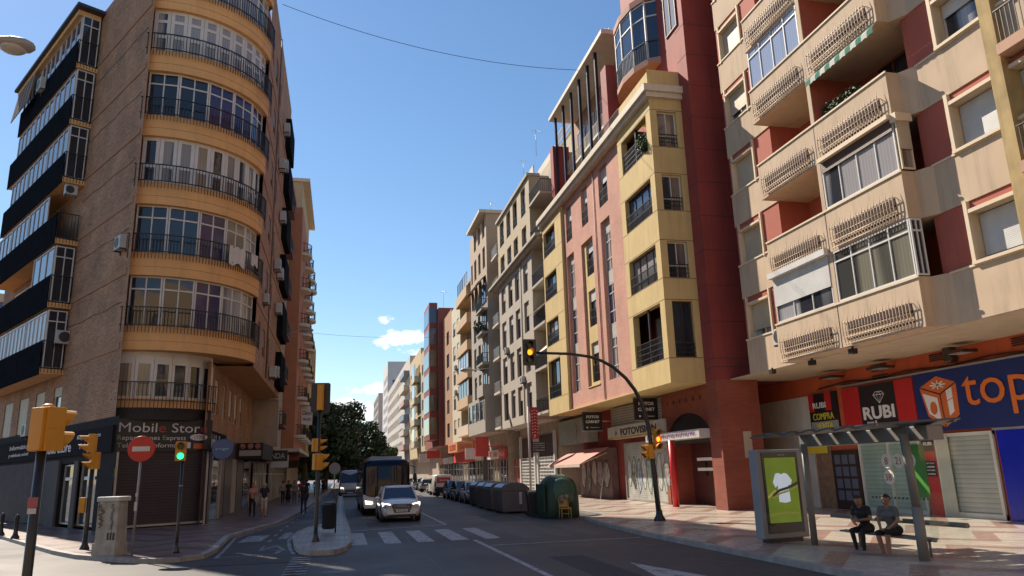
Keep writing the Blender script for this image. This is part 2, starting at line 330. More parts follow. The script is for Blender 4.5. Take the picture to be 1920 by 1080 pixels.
def text_mb(mb, s, fr, sc_, zc, h=None, w_=None, d=.02, m=0, th=.015, bold=0.0, shear=0.0):
    """lettering centred at (sc_, zc) of a facade frame, height h, optionally squeezed to width w_"""
    cu = bpy.data.curves.new("t", 'FONT'); cu.body = s; cu.size = 1; cu.offset = bold; cu.extrude = .001; cu.resolution_u = 3; cu.shear = shear
    ob = bpy.data.objects.new("t", cu); me = bpy.data.meshes.new_from_object(ob)
    xs = [v.co.x for v in me.vertices]; ys = [v.co.y for v in me.vertices]
    x0, x1, y0, y1 = min(xs), max(xs), min(ys), max(ys)
    ky = (h/(y1-y0)) if h else 1; kx = (w_/(x1-x0)) if w_ else ky
    if not h: ky = kx
    rg = fr.right(); c = fr.p(sc_, zc, d)
    vs = [c+rg*((v.co.x-(x0+x1)/2)*kx)+Vector((0, 0, (v.co.y-(y0+y1)/2)*ky))+fr.n*(th if v.co.z > 0 else 0) for v in me.vertices]
    mb.add(vs, [tuple(p.vertices) for p in me.polygons], m)
    bpy.data.objects.remove(ob); bpy.data.curves.remove(cu); bpy.data.meshes.remove(me)
def text_multi(mb, s, fr, s_first, zc, h, w_, d, m, special, bold=.0):
    """one line of lettering starting at viewer-left s_first; special maps a character index to another material slot"""
    def mk(body):
        cu = bpy.data.curves.new("t", 'FONT'); cu.body = body; cu.size = 1; cu.offset = bold; cu.resolution_u = 3
        ob = bpy.data.objects.new("t", cu); me = bpy.data.meshes.new_from_object(ob); r_ = ([v.co.copy() for v in me.vertices], [tuple(p.vertices) for p in me.polygons])
        bpy.data.objects.remove(ob); bpy.data.curves.remove(cu); bpy.data.meshes.remove(me); return r_
    V, F = mk(s); x0 = min(v.x for v in V); x1 = max(v.x for v in V); y0 = 0; y1 = max(v.y for v in V); rg = fr.right(); kx = w_/(x1-x0); ky = h/(y1-y0)
    rng = []
    for i, m2 in special.items():
        lo = max([v.x for v in mk(s[:i].strip() or ".")[0]]) if i else -1; hi = max(v.x for v in mk(s[:i+1])[0]); rng.append((lo-.01 if i and s[i-1] != ' ' else lo, hi+.005, m2))
    c0 = fr.p(s_first, zc-h/2, d); P = [c0+rg*((v.x-x0)*kx)+Vector((0, 0, v.y*ky)) for v in V]
    for f_ in F:
        cx = sum(V[i].x for i in f_)/len(f_); mm = m
        for a, b, m2 in rng:
            if a < cx <= b: mm = m2
        mb.add([P[i] for i in f_], [tuple(range(len(f_)))], mm)
def ribbon(mb, fr, pts, wd, d, m=0):
    """flat painted stroke along (s,z) points"""
    for i in range(len(pts)-1):
        a = Vector(pts[i]); b = Vector(pts[i+1]); t = (b-a); L = t.length
        if L < 1e-4: continue
        t /= L; n = Vector((-t.y, t.x))*wd/2; a = a-t*wd*.25; b = b+t*wd*.25; dd = d+(i % 5)*.0006
        mb.quad(fr.p(*(a-n), dd), fr.p(*(b-n), dd), fr.p(*(b+n), dd), fr.p(*(a+n), dd), m)
def wall(mb, fr, s0, s1, z0, z1, ops=(), depth=.2, m=0, mr=0, d=0):
    """wall sheet with real openings (a,b,c,e) and their reveals"""
    S = sorted({s0, s1, *[v for o in ops for v in o[:2]]}); Z = sorted({z0, z1, *[v for o in ops for v in o[2:4]]})
    S = [v for v in S if s0-1e-6 <= v <= s1+1e-6]; Z = [v for v in Z if z0-1e-6 <= v <= z1+1e-6]
    for i in range(len(S)-1):
        for j in range(len(Z)-1):
            cs, cz = (S[i]+S[i+1])/2, (Z[j]+Z[j+1])/2
            if any(a < cs < b and c < cz < e for a, b, c, e in [o[:4] for o in ops]): continue
            mb.quad(fr.p(S[i], Z[j], d), fr.p(S[i+1], Z[j], d), fr.p(S[i+1], Z[j+1], d), fr.p(S[i], Z[j+1], d), m)
    for o in ops:
        a, b, c, e = o[:4]; k = -depth+d
        for p, q in (((a, c), (b, c)), ((b, c), (b, e)), ((b, e), (a, e)), ((a, e), (a, c))):
            mb.quad(fr.p(*p, d), fr.p(*q, d), fr.p(*q, k), fr.p(*p, k), mr)
def shell(mb, fr, s0, s1, z0, z1, back, m=0, d=0, bottom=True):
    """the other five sides of a building body behind its facade sheet"""
    A = [fr.p(s0, z0, d), fr.p(s1, z0, d), fr.p(s1, z0, -back), fr.p(s0, z0, -back)]; B = [Vector((p.x, p.y, z1)) for p in A]
    for i, j in ((1, 2), (2, 3), (3, 0)): mb.quad(A[i], A[j], B[j], B[i], m)
    mb.poly(B, m)
    if bottom: mb.poly(A, m)
def window(par, fr, a, b, c, e, depth=.2, cols=2, tr=0, fm=None, gm=None, fw=.06, shut=0, sm=None, name="window", d=0, rail=None, low=0):
    """window part with its frame mesh, sub-parts pane / shutter / railing"""
    k = d-depth; mb = MB()
    mb.fbox(fr, a, b, c, c+fw, k, k+.06); mb.fbox(fr, a, b, e-fw, e, k, k+.06)
    for i in range(cols+1):
        x = a+(b-a)*i/cols; w0 = fw if i in (0, cols) else fw*.8
        x0 = x if i == 0 else (x-w0 if i == cols else x-w0/2); mb.fbox(fr, x0, x0+w0, c+fw, e-fw, k+.001, k+.062)
    if tr: mb.fbox(fr, a+fw, b-fw, e-tr-fw/2, e-tr+fw/2, k+.002, k+.066)
    if low: mb.fbox(fr, a+fw, b-fw, c+low-fw/2, c+low+fw/2, k+.002, k+.066)
    wdw = mb.build(name, fm or FRW, par)
    MB().quad(fr.p(a, c, k+.02), fr.p(b, c, k+.02), fr.p(b, e, k+.02), fr.p(a, e, k+.02)).build("pane", gm or G1, wdw, fix=False)
    if shut:
        s = MB(); s.fbox(fr, a+.02, b-.02, e-shut, e-.01, k+.07, k+.1); s.build("shutter", sm or SHW, wdw)
    if rail:
        rb = MB(); rails(rb, [fr.p(a, 0, k+depth*.8), fr.p(b, 0, k+depth*.8)], c, c+rail, .13, .012, hz=(0, .5)); rb.build("railing", BLK, wdw)
    return wdw
def rails(mb, path, z0, z1, step=.13, r=.012, hz=(0,), spikes=0, m=0, rr=None):
    """vertical bar railing along a plan path with top and bottom rails"""
    P = [Vector((p[0], p[1], 0)) for p in path]; rr = rr or r*1.6
    for i in range(len(P)-1):
        a, b = P[i], P[i+1]; L = (b-a).length
        if L < 1e-6: continue
        t = (b-a)/L; n = max(1, int(L/step)); nn = Vector((-t.y, t.x, 0))
        def bar(zc, h, wd):
            mb.hexa([a-nn*wd+Vector((0, 0, zc-h)), b-nn*wd+Vector((0, 0, zc-h)), b+nn*wd+Vector((0, 0, zc-h)), a+nn*wd+Vector((0, 0, zc-h)),
                     a-nn*wd+Vector((0, 0, zc+h)), b-nn*wd+Vector((0, 0, zc+h)), b+nn*wd+Vector((0, 0, zc+h)), a+nn*wd+Vector((0, 0, zc+h))], m)
        bar(z1, rr, rr*1.3); 
        for h in hz: bar(z0+(z1-z0)*h+rr, rr, rr)
        for j in range(n):
            p = a+t*(L*(j+.5)/n)
            q = [p-t*r-nn*r, p+t*r-nn*r, p+t*r+nn*r, p-t*r+nn*r]
            mb.hexa([Vector((v.x, v.y, z0-spikes)) for v in q]+[Vector((v.x, v.y, z1)) for v in q], m)

# shared materials
FRW = mat("white_frame", (.62, .61, .58), .45, .08); FRD = mat("dark_frame", (.045, .03, .025), .4, .1); FRB = mat("brown_frame", (.14, .06, .04), .5, .1)
BLK = mat("black_iron", (.018, .018, .02), .5, .1); ALU = mat("aluminium", (.42, .43, .43), .35, .1, metal=.6)
G1 = glass("window_glass"); G2 = glass("window_glass_blue", (.03, .05, .10)); GV = glass("violet_blind_glass", (.035, .035, .11), .12)
GC = glass("net_curtain_glass", (.03, .035, .045), .08, (.34, .33, .34), .9); GW = glass("warm_curtain_glass", (.03, .03, .03), .08, (.3, .26, .2), .8)
GH = glass("half_curtain_glass", (.025, .03, .04), .06, (.36, .36, .38), .35)
SHW = slats("white_shutter", (.62, .62, .6), .055, dark=.6); SHB = slats("beige_shutter", (.55, .47, .34), .055, dark=.55); SHBR = slats("brown_shutter", (.10, .055, .035), .05)
YEL = mat("signal_yellow", (.60, .26, .015), .5, .12, dirt=.4); BLKP = mat("black_paint", (.02, .02, .022), .35, .15, dirt=.2)
ACM = mat("air_conditioner_white", (.5, .5, .47), .5, .1, dirt=.5); ACD = mat("air_conditioner_grille", (.04, .04, .045), .5)
def rfr(X): return Fr((X, 0), (0, 1), (-1, 0))
def lfr(X): return Fr((X, 0), (0, 1), (1, 0))
def pfr(Y): return Fr((0, Y), (1, 0), (0, -1))
def ac_unit(par, fr, s, z, d, w_=.8, h=.6, dep=.3, name="air_conditioner"):
    mb = MB(); mb.fbox(fr, s-w_/2, s+w_/2, z, z+h, d, d+dep, 0)
    o = mb.build(name, ACM, par, bevel=.015)
    g = MB(); n = 14; pts = [(s+.08+math.cos(2*math.pi*i/n)*h*.4, z+h/2+math.sin(2*math.pi*i/n)*h*.4) for i in range(n)]
    g.extr([fr.p(a, b, d+dep+.003) for a, b in pts], fr.n*.012)
    g.build("fan_grille", ACD, o)
    for a in (s-w_/2, s+w_/2-.05): g = MB(); g.fbox(fr, a, a+.05, z-.2, z, d-.02, d+.03); g.fbox(fr, a, a+.05, z-.06, z-.001, d+.03, d+dep); g.build("bracket", ACD, o)
    return o
# ------------------------------------------------------------------ ground, pavements, markings
ASP = asphalt("asphalt", (.044, .038, .040), .66)
def slab(name, pts, z0, z1, m, m2=None):
    mb = MB(); n = len(pts)
    V3 = [Vector((x, y, z1)) for x, y in pts]; mb.add(V3, [tuple(t) for t in tessellate_polygon([V3])], 0)
    for i in range(n):
        a, b = pts[i], pts[(i+1) % n]; mb.quad((a[0], a[1], z0), (b[0], b[1], z0), (b[0], b[1], z1), (a[0], a[1], z1), 1)
    o = mb.build(name, [m, m2 or m]); o["kind"] = "structure"; return o
def strip(mb, pts, wd, z, m=0):
    for i in range(len(pts)-1):
        a = Vector((*pts[i], 0)); b = Vector((*pts[i+1], 0)); t = (b-a).normalized(); n = Vector((-t.y, t.x, 0))*wd/2
        q = [a-n, b-n, b+n, a+n]; mb.add([(v.x, v.y, z) for v in q], [(0, 1, 2, 3)], m)
KERB = mat("kerb_granite", (.30, .28, .26), .7, .25, 3, bump=.3, dirt=.4)
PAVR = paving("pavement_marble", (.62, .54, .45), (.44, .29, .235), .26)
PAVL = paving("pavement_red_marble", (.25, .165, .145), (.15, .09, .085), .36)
PAVI = paving("tactile_paving", (.30, .27, .24), (.3, .1, .08), .5, .2, False)
ZK = .12
mb = MB(); mb.quad((-900, -400, 0), (900, -400, 0), (900, 1500, 0), (-900, 1500, 0)); struct("road", mb, ASP)
def kerbed(name, line, rest, m, kw=.18):
    """pavement polygon whose first run of points (line) carries a granite kerb"""
    slab(name, line+rest, -.05, ZK, m, KERB)
    kb = MB()
    for i in range(len(line)-1):
        a = Vector((*line[i], 0)); b = Vector((*line[i+1], 0)); t = (b-a).normalized(); n = Vector((-t.y, t.x, 0))
        kb.hexa([(v.x, v.y, z) for z in (-.04, ZK+.006) for v in (a-n*.015, b-n*.015, b+n*kw, a+n*kw)], 0)
    struct(name.replace("pavement", "kerb"), kb, KERB)
# right pavement, with its dropped corner and the parking bay beyond
rl = [(9.45, -12), (9.5, 10), (9.55, 23.9), (9.85, 28.5), (10.35, 32.2), (11.0, 33.2), (11.7, 33.6), (11.75, 60), (11.9, 120), (12.0, 400)]
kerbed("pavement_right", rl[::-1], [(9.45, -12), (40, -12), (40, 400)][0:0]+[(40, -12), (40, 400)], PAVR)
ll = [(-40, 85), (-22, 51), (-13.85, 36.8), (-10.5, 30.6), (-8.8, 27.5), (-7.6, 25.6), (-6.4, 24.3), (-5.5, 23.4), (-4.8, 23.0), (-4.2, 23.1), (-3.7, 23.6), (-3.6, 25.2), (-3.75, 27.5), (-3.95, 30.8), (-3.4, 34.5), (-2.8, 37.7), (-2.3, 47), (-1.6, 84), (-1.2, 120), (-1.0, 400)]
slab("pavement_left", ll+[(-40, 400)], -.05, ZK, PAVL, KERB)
kb = MB()
for i in range(len(ll)-1):
    a = Vector((*ll[i], 0)); b = Vector((*ll[i+1], 0)); t = (b-a).normalized(); n = Vector((-t.y, t.x, 0))
    kb.hexa([(v.x, v.y, z) for z in (-.04, ZK+.006) for v in (a-n*.012, b-n*.012, b+n*.2, a+n*.2)], 0)
struct("kerb_left", kb, KERB)
isl = [(-.75, 22.9), (-.1, 22.8), (.2, 23.6), (.4, 25.5), (.44, 27.5), (.4, 34), (.32, 40), (.28, 83), (.3, 400), (-.05, 400), (-.1, 84), (-.18, 48), (-.3, 39), (-.6, 35.6), (-1.25, 33.3), (-1.55, 31), (-1.55, 28.2), (-1.3, 25), (-1.1, 23.5)]
slab("median", isl, -.05, ZK+.01, PAVI, KERB)
kb = MB()
isc = isl+[isl[0]]
for i in range(len(isc)-1):
    a = Vector((*isc[i], 0)); b = Vector((*isc[i+1], 0)); t = (b-a).normalized(); n = Vector((-t.y, t.x, 0))
    kb.hexa([(v.x, v.y, z) for z in (-.04, ZK+.018) for v in (a-n*.01, b-n*.01, b+n*.12, a+n*.12)], 0)
struct("kerb_median", kb, KERB)
BIKE = asphalt("bike_asphalt", (.034, .028, .031), .7)
bp_ = [(-3.5, 21.6), (-.85, 21.4), (-.8, 22.85), (-1.12, 23.5), (-1.32, 25), (-1.57, 28.2), (-1.57, 31), (-1.27, 33.3), (-.62, 35.6), (-.32, 39), (-.2, 48), (-.12, 84), (-.07, 400)]
bl_ = [(-.98, 400), (-1.18, 120), (-1.58, 84), (-2.28, 47), (-2.78, 37.7), (-3.38, 34.5), (-3.93, 30.8), (-3.73, 27.5), (-3.58, 25.2), (-3.65, 23.5)]
slab("bike_path", bp_+bl_, -.01, .012, BIKE)
WP = worn_paint("road_paint", (.36, .36, .37), .45, (.075, .075, .08)); WP2 = worn_paint("worn_road_paint", (.4, .4, .4), .95, (.062, .06, .062)); YP = worn_paint("yellow_road_paint", (.42, .22, .06), .9)
mk = MB()
for x0, x1 in [(.42, .92), (1.46, 1.99), (2.52, 3.06), (3.6, 4.19), (4.74, 5.27)]: mk.quad((x0, 25.45, .004), (x1, 25.45, .004), (x1, 30.5, .004), (x0, 30.5, .004))
strip(mk, [(.5, 31.8), (4.45, 33.0)], .16, .0045); strip(mk, [(4.44, 33.1), (4.46, 45)], .12, .004)
strip(mk, [(4.33, 25.3), (4.36, 6)], .15, .004); strip(mk, [(4.45, 23.15), (9.3, 23.25)], .14, .0085)
strip(mk, [(.75, 31), (.5, 34)], .0, .004)
struct("road_markings", mk, WP)
mk = MB()
for x0, x1 in [(5.95, 6.5), (7.1, 7.65), (8.25, 8.8)]: mk.quad((x0, 25.0, .004), (x1, 25.0, .004), (x1, 30.2, .004), (x0, 30.2, .004))
def zz(y):   # bus stop zigzag
    strip(mk, [(8.05, y), (8.75, y-1.3)], .14, .004); strip(mk, [(8.75, y-1.35), (8.1, y-1.6)], .14, .0045)
for y in (22.2, 20.2): zz(y)
mk.add([(9.25, 24.1-.1, .004)], []); 
struct("worn_road_markings", mk, WP2)
mk = MB(); strip(mk, [(8.15, 17.6), (8.85, 16.4)], .14, .004); strip(mk, [(8.85, 16.35), (8.3, 16.1)], .14, .0045); strip(mk, [(8.4, 14.6), (9.0, 13.4)], .14, .004)
struct("bus_stop_marking", mk, YP)
mk = MB(); mk.poly([(6.68, 17.5, .004), (7.35, 14.3, .004), (7.0, 14.5, .004), (6.95, 11.5, .004), (6.75, 11.5, .004), (6.7, 14.7, .004), (6.3, 14.9, .004)]); struct("arrow_marking", mk, WP)
mk = MB()
for i in range(9): mk.quad((-1.25, 18.2+i*.52, .014), (-.7, 18.2+i*.52, .014), (-.7, 18.43+i*.52, .014), (-1.25, 18.43+i*.52, .014))
strip(mk, [(-3.4, 23.5), (-1.75, 23.9)], .12, .0165); strip(mk, [(-1.75, 24.0), (-1.72, 24.9)], .14, .017)
strip(mk, [(-3.35, 23.4), (-3.42, 25.2), (-3.55, 27.5), (-3.75, 30.8), (-3.2, 34.6), (-2.6, 37.8), (-2.1, 47), (-1.42, 84), (-1.0, 150)], .1, .018)
strip(mk, [(-1.25, 23.6), (-1.45, 25.2), (-1.68, 28.2), (-1.7, 31.1), (-1.4, 33.5), (-.78, 35.9), (-.5, 39), (-.36, 48), (-.27, 84)], .12, .018)
for i in range(14):
    y = 25.6+i*2.6; x = -2.35 if y < 34 else (-2.35+(y-34)*.035 if y < 60 else -1.4); strip(mk, [(x, y), (x+.02, y+1.0)], .09, .0165)
for dx in (-.62, .52):     # crossing bars over the bike path
    pass
mk.quad((-3.4, 28.6, .0165), (-2.65, 28.6, .0165), (-2.55, 31.4, .0165), (-3.3, 31.4, .0165)); mk.quad((-2.15, 29.2, .0165), (-1.8, 29.2, .0165), (-1.75, 32.3, .0165), (-2.05, 32.3, .0165))
# yield triangle
for a, b in (((-2.35, 25.1), (-1.6, 24.9)), ((-1.6, 24.9), (-1.95, 26.6)), ((-1.95, 26.6), (-2.35, 25.1))): strip(mk, [a, b], .1, .0165)
struct("bike_path_markings", mk, worn_paint("bike_paint", (.32, .32, .32), .55))
mk = MB(); mk.lathe((-.1, 18.9, 0), [(.28, .0), (.28, .006)], 20); mk.lathe((6.5, 38, 0), [(.3, .0), (.3, .006)], 20); mk.lathe((13.4, 25.5, ZK), [(.35, .0), (.35, .005)], 4)
struct("manhole_covers", mk, mat("cast_iron", (.03, .03, .03), .5, .2, 20))

mk = MB(); rr_ = random.Random(3)
for (x0, y0, x1, y1) in ((5.2, 12.5, 6.1, 19.5), (1.2, 33.5, 2.1, 36.5), (6.6, 33, 8.0, 39)): mk.quad((x0, y0, .002), (x1, y0+.1, .002), (x1+.05, y1, .002), (x0+.02, y1, .002))
struct("asphalt_patches", mk, asphalt("asphalt_patch", (.030, .027, .029), .8))
mk = MB()
for (x, y, L) in ((2.3, 8, 60), (7.0, 8, 26)):
    strip(mk, [(x+.05*math.sin(i*1.3), y+i*L/30) for i in range(31)], .018, .0025)
for y in (20.4, 23.9, 31.2, 35.4): strip(mk, [(.6+i*.7, y+.06*math.sin(i*2.1+y)) for i in range(12)], .014, .0027)
struct("tar_seams", mk, mat("tar", (.012, .012, .012), .5))
# ------------------------------------------------------------------ cream and red apartment building (right, near)
CRM = mat("cream_render", (.53, .40, .275), .85, .09, .8, bump=.1, dirt=.42); RED = mat("brick_red_render", (.40, .10, .065), .8, .08, .9, dirt=.2)
RDK = mat("orange_red_render", (.5, .10, .035), .8, .12, 1.1, dirt=.35)
TRM = mat("cream_trim", (.66, .54, .38), .7, .06)
A = thing("apartment_building", "tall cream and brick red apartment building above the blue shop banner", "building", (24, 24, 0))
KA = .93     # facade scaled down about the camera position, out of the red wall's shadow
f = FrK((19.05, 0), (0, 1), (-1, 0), KA, 2.2); P0, BH, PI_ = 6.28, 1.67, 3.69
def pk(Y): return FrK((0, Y), (1, 0), (0, -1), KA, 2.2)
def zk(z): return 2.2+(z-2.2)*KA
wm = MB()
for k in range(0, 8):
    z = P0+PI_*k
    wm.fbox(f, 28.45, 32.35, z, z+BH, -1.2, 0, 0); wm.fbox(f, 12.0, 19.6, z, z+BH, -1.2, 0, 0)
    pl = [(28.5, -1.6), (28.5, .8), (20.1, .8), (20.1, .3), (19.55, .001), (19.55, -1.6)]
    wm.extr([f.p(a, z-.004, b) for a, b in pl], (0, 0, (BH+.004)*KA), 0)
    z1 = z+BH; z2 = z+PI_
    wall(wm, f, 28.45, 32.35, z1, z2, [(30.05, 31.95, z1+.0, z1+1.62)], .25, 1, 2, d=-.05)
    wall(wm, f, 12, 19.95, z1, z2, [(14.2, 18.5, z1, z1+1.62)], .38, 1, 2, d=-.05)
    wm.quad(f.p(19.95, z1, -.05), f.p(19.95, z1, -1.6), f.p(19.95, z2, -1.6), f.p(19.95, z2, -.05), 1)
    wm.quad(f.p(28.45, z1, .0), f.p(28.45, z1, -1.6), f.p(28.45, z2, -1.6), f.p(28.45, z2, .0), 1)
    wm.quad(f.p(19.95, z1, -1.55), f.p(28.45, z1, -1.55), f.p(28.45, z2, -1.55), f.p(19.95, z2, -1.55), 1)
    wm.fbox(f, 24.2, 24.42, z1, z2, -1.5, .76, 1); wm.fbox(f, 24.2, 24.42, z1, z2, .76, .795, 0)
wm.fbox(f, 12, 32.3, P0+.02, 36.5, -12, -1.61, 1)
wl = wm.build("wall", [CRM, RED, TRM], A, fix=False)
wb = MB()
wb.fbox(f, 12, 34.9, P0-.02, P0+.03, -4.2, -.02, 0)      # soffit over the pavement
wb.build("soffit", mat("soffit_render", (.52, .43, .3), .85, .1, dirt=.3), A)
# thin joints and copings
jn = MB()
for k in range(0, 7):
    z = P0+PI_*k
    jn.fbox(f, 24.28, 24.33, z, z+BH, .8, .803)
    jn.fbox(f, 28.45, 32.35, z+BH-.05, z+BH+.02, 0, .05, 1); jn.fbox(f, 12, 19.6, z+BH-.05, z+BH+.02, 0, .04, 1); jn.fbox(f, 20.05, 28.5, z+BH-.05, z+BH+.02, .8, .85, 1)
    for a in (30.0, 32.0): jn.fbox(f, a-.07, a+.04, z+BH-.1, z+PI_, -.04, .06, 1)
    jn.fbox(f, 30.0, 32.0, z+BH+1.62, z+BH+1.72, -.04, .06, 1)
    jn.fbox(f, 18.46, 18.6, z+BH, z+PI_, -.04, .1, 1); jn.fbox(f, 14.1, 18.5, z+BH+1.62, z+BH+1.74, -.04, .09, 1); jn.fbox(f, 14.1, 18.6, z+BH-.02, z+BH+.08, .0, .12, 1)
jn.build("trim", [FRD, TRM], A)
for k in range(0, 6):
    z1 = P0+PI_*k+BH; z2 = z1+2.02
    # left column windows, shutters almost closed
    window(A, f, 30.07, 31.93, z1+.02, z1+1.6, .25, 2, 0, FRW, GH, shut=[1.25, 1.58, 1.5, 1.1, 1.57, 1.57][k], sm=SHB, d=-.05)
    window(A, f, 14.2, 18.48, z1+.09, z1+1.6, .38, 3, 0, FRW, GH, shut=[1.35, 1.5, .5, 1.2, 1.4, 1.4][k], sm=SHW, d=-.05)
    # bay floors
    def doorway(a, b, m=FRB):
        window(A, f, a, b, z1, z1+1.9, .03, 2, 0, m, G1, d=-1.5, name="balcony_door")
    if k == 0:
        window(A, f, 24.5, 28.4, z1+.04, z2-.02, .05, 3, 0, FRW, GH, shut=1.25, sm=SHW, d=.74)
        window(A, f, 20.16, 24.15, z1+.04, z2-.02, .05, 4, .42, FRW, glass("office_glass", (.05, .052, .05), .1, (.2, .19, .15), .3), d=.78)
        window(A, pk(20.1), 18.27, 18.72, z1+.04, z2-.02, .05, 2, .42, FRW, GH, d=.0)
        b = MB(); b.fbox(f, 24.4, 28.45, z2-.04, z2+.2, .72, 1.0); b.build("shutter_box", FRW, A)
    elif k == 1:
        window(A, f, 20.16, 24.15, z1+.04, z2-.02, .05, 4, 0, FRW, GC, shut=.5, sm=SHBR, d=.78); doorway(25, 26.6)
        window(A, pk(20.1), 18.27, 18.78, z1+.04, z2-.02, .0, 1, 0, TRM, GW, shut=1.25, sm=SHB, d=.03)
        b = MB(); b.fbox(f, 20.15, 24.1, z2-.1, z2+.06, .72, 1.0); b.fbox(pk(20.1), 18.2, 18.85, z2-.25, z2+.05, -.1, .2); b.build("shutter_box", TRM, A)
    elif k == 2: doorway(21.3, 23.0); doorway(25, 26.6)
    elif k == 3: window(A, f, 24.5, 28.4, z1+.04, z2-.02, .05, 4, .4, FRW, glass("blue_curtain_glass", (.05, .08, .16), .06, (.32, .38, .52), .9), d=.74); doorway(21.3, 23.0)
    else: doorway(21.3, 23.0); doorway(25, 26.6)
    # planter grilles with spikes
    for a, b in ((20.5, 23.95), (24.75, 28.1)):
        z = P0+PI_*k; g = MB(); n = 23
        g.fbox(f, a+.05, b-.05, z+.42, z+.86, .801, .806, 1); g.fbox(f, a+.05, b-.05, z+.2, z+.27, .801, .806, 1)
        for i in range(n):
            s = a+(b-a)*i/(n-1); top = z+1.12 if i % 2 == 0 else z+.98
            g.tube([f.p(s, z+.02, .9), f.p(s, z+.45, .96), f.p(s, z+.86, .97), f.p(s, top, .92)], [.019, .019, .017, .004], 4, 0, False)
        for zz_ in (.06, .3, .52, .84): g.tube([f.p(a, z+zz_, .95), f.p(b, z+zz_, .95)], .018, 4, 0)
        for s in (a, b):
            for zz_ in (.3, .84): g.tube([f.p(s, z+zz_, .8), f.p(s, z+zz_, .96)], .013, 4, 0)
        g.build("window_grille", [mat("grille_paint", (.5, .38, .27), .5, .15), mat("grille_slot", (.05, .025, .02), .9)], A)
# awning, plants and machines on the open floors
z = P0+PI_*3
aw = MB()
n = 26
for i in range(n):
    s = 20.15+4.0*i/n; s2 = 20.15+4.0*(i+1)/n
    aw.quad(f.p(s, z-.02, .8), f.p(s2, z-.02, .8), f.p(s2, z-.22, .98), f.p(s, z-.22, .98), (i//2) % 2)
    aw.quad(f.p(s, z-.22, .98), f.p(s2, z-.22, .98), f.p(s2, z-.42-.04*(i % 2), .99), f.p(s, z-.42-.04*((i+1) % 2), .99), (i//2) % 2)
aw.build("awning", [mat("awning_green", (.03, .17, .11), .9), mat("awning_white", (.5, .52, .47), .9)], A)
ac_unit(A, f, 27.0, P0+.75, .02+0, .8, .6) if False else None
ac_unit(A, f, 29.2, P0+.95, 0.0, .85, .7)
ac_unit(A, f, 24.0-.6, P0+PI_*3+BH+.5, -1.5, .95, .8, .4); ac_unit(A, pk(19.95), 19.2+.3, P0+PI_*2+BH+1.2, 0, .0+.6, .5)
def leaves(mb, pts, n, size, m=0, flat=0):
    for i in range(n):
        c, r = random.choice(pts); th = random.uniform(0, 6.283); ph = math.acos(random.uniform(-1, 1)); q = r*random.random()**.45
        p = Vector(c)+Vector((math.sin(ph)*math.cos(th), math.sin(ph)*math.sin(th), math.cos(ph)*(.8)))*q
        a = Vector((random.gauss(0, 1), random.gauss(0, 1), random.gauss(0, 1))).normalized(); b = a.orthogonal().normalized(); b = (b*math.cos(th)+a.cross(b)*math.sin(th)); sz = size*random.uniform(.6, 1.3)
        mb.add([p-a*sz, p-b*sz*.55, p+a*sz, p+b*sz*.55], [(0, 1, 2, 3)], m)
LEAF = mat("leaf", (.05, .10, .025), .6, .5, 1.2); LEAFD = mat("leaf_dark", (.03, .065, .02), .6, .5, 1.2)
pt = thing("hanging_plant", "dark trailing plant in the open balcony under the striped green awning", "plant", (17.55, 21.2, zk(P0+PI_*2+BH)))
m_ = MB(); leaves(m_, [((17.5, 20.7+.46*i, zk(P0+PI_*2+BH)+.33+.12*(i % 2)), .4) for i in range(4)], 1400, .06); m_.build("foliage", LEAFD, pt)
m_ = MB(); m_.box(17.4, 17.62, 20.4, 22.3, zk(P0+PI_*2+BH), zk(P0+PI_*2+BH)+.2); m_.build("planter", mat("terracotta", (.35, .13, .07), .8), pt)

# ground floor of the building
X0 = 21.3; g = rfr(X0); gw = MB()
gw.fbox(g, 11, 36.2, 0, 5.985, -6, 0, 0); gw.fbox(pfr(36.2), 19.1, 21.25, 0, 5.98, -.2, 0, 0)
gw.build("ground_floor_wall", RDK, A)
def panel(par, fr, a, b, z0, z1, m, d0=0, d1=.06, name="shop_sign"): q = MB(); q.fbox(fr, a, b, z0, z1, d0, d1); return q.build(name, m, par)
panel(A, g, 31.25, 36.1, 0.1, 5.12, mat("white_stone_cladding", (.58, .55, .5), .45, .1, dirt=.25), .0, .07, "stone_cladding")
# dark jewellery display and its small sign
JBK = mat("sign_black", (.02, .018, .02), .4); JRD = mat("sign_red", (.5, .02, .02), .45, .06); WHT = mat("lettering_white", (.75, .75, .74), .5, .03); ORG = mat("lettering_orange", (.72, .17, .02), .5, .04)
BLU = mat("banner_blue", (.006, .02, .13), .5, .12, 2, bump=.4, bscale=2.5, dirt=.1); YLW = mat("lettering_yellow", (.75, .65, .05), .5)
s1 = panel(A, g, 29.15, 31.15, 3.5, 5.16, JBK, .0, .12)
q = MB(); q.fbox(g, 29.5, 31.15, 4.35, 5.16, .12, .125, 0); q.fbox(g, 29.15, 31.1, 3.5, 3.9, .12, .124, 2); q.fbox(g, 29.95, 30.75, 4.35, 5.16, .125, .129, 1)
text_mb(q, "RUBI", g, 30.35, 4.62, .26, .95, .135, 3, bold=.02); text_mb(q, "COMPRA", g, 30.15, 4.12, .3, 1.5, .13, 4); text_mb(q, "VENTA", g, 30.1, 3.7, .27, 1.2, .13, 4, bold=.02)
q.build("lettering", [JRD, JBK, mat("sign_grey", (.3, .3, .28), .5), WHT, YLW], s1)
s2 = panel(A, g, 24.5, 28.75, 3.38, 5.16, JRD, .0, .1)
q = MB(); q.fbox(g, 25.5, 27.62, 3.38, 5.16, .1, .104, 0)
text_mb(q, "RUBI", g, 26.55, 4.02, .52, 1.85, .11, 1, bold=.03); text_mb(q, "joyas &", g, 27.0, 3.63, .17, .6, .11, 1); text_mb(q, "complementos", g, 26.3, 3.47, .17, 1.3, .11, 1)
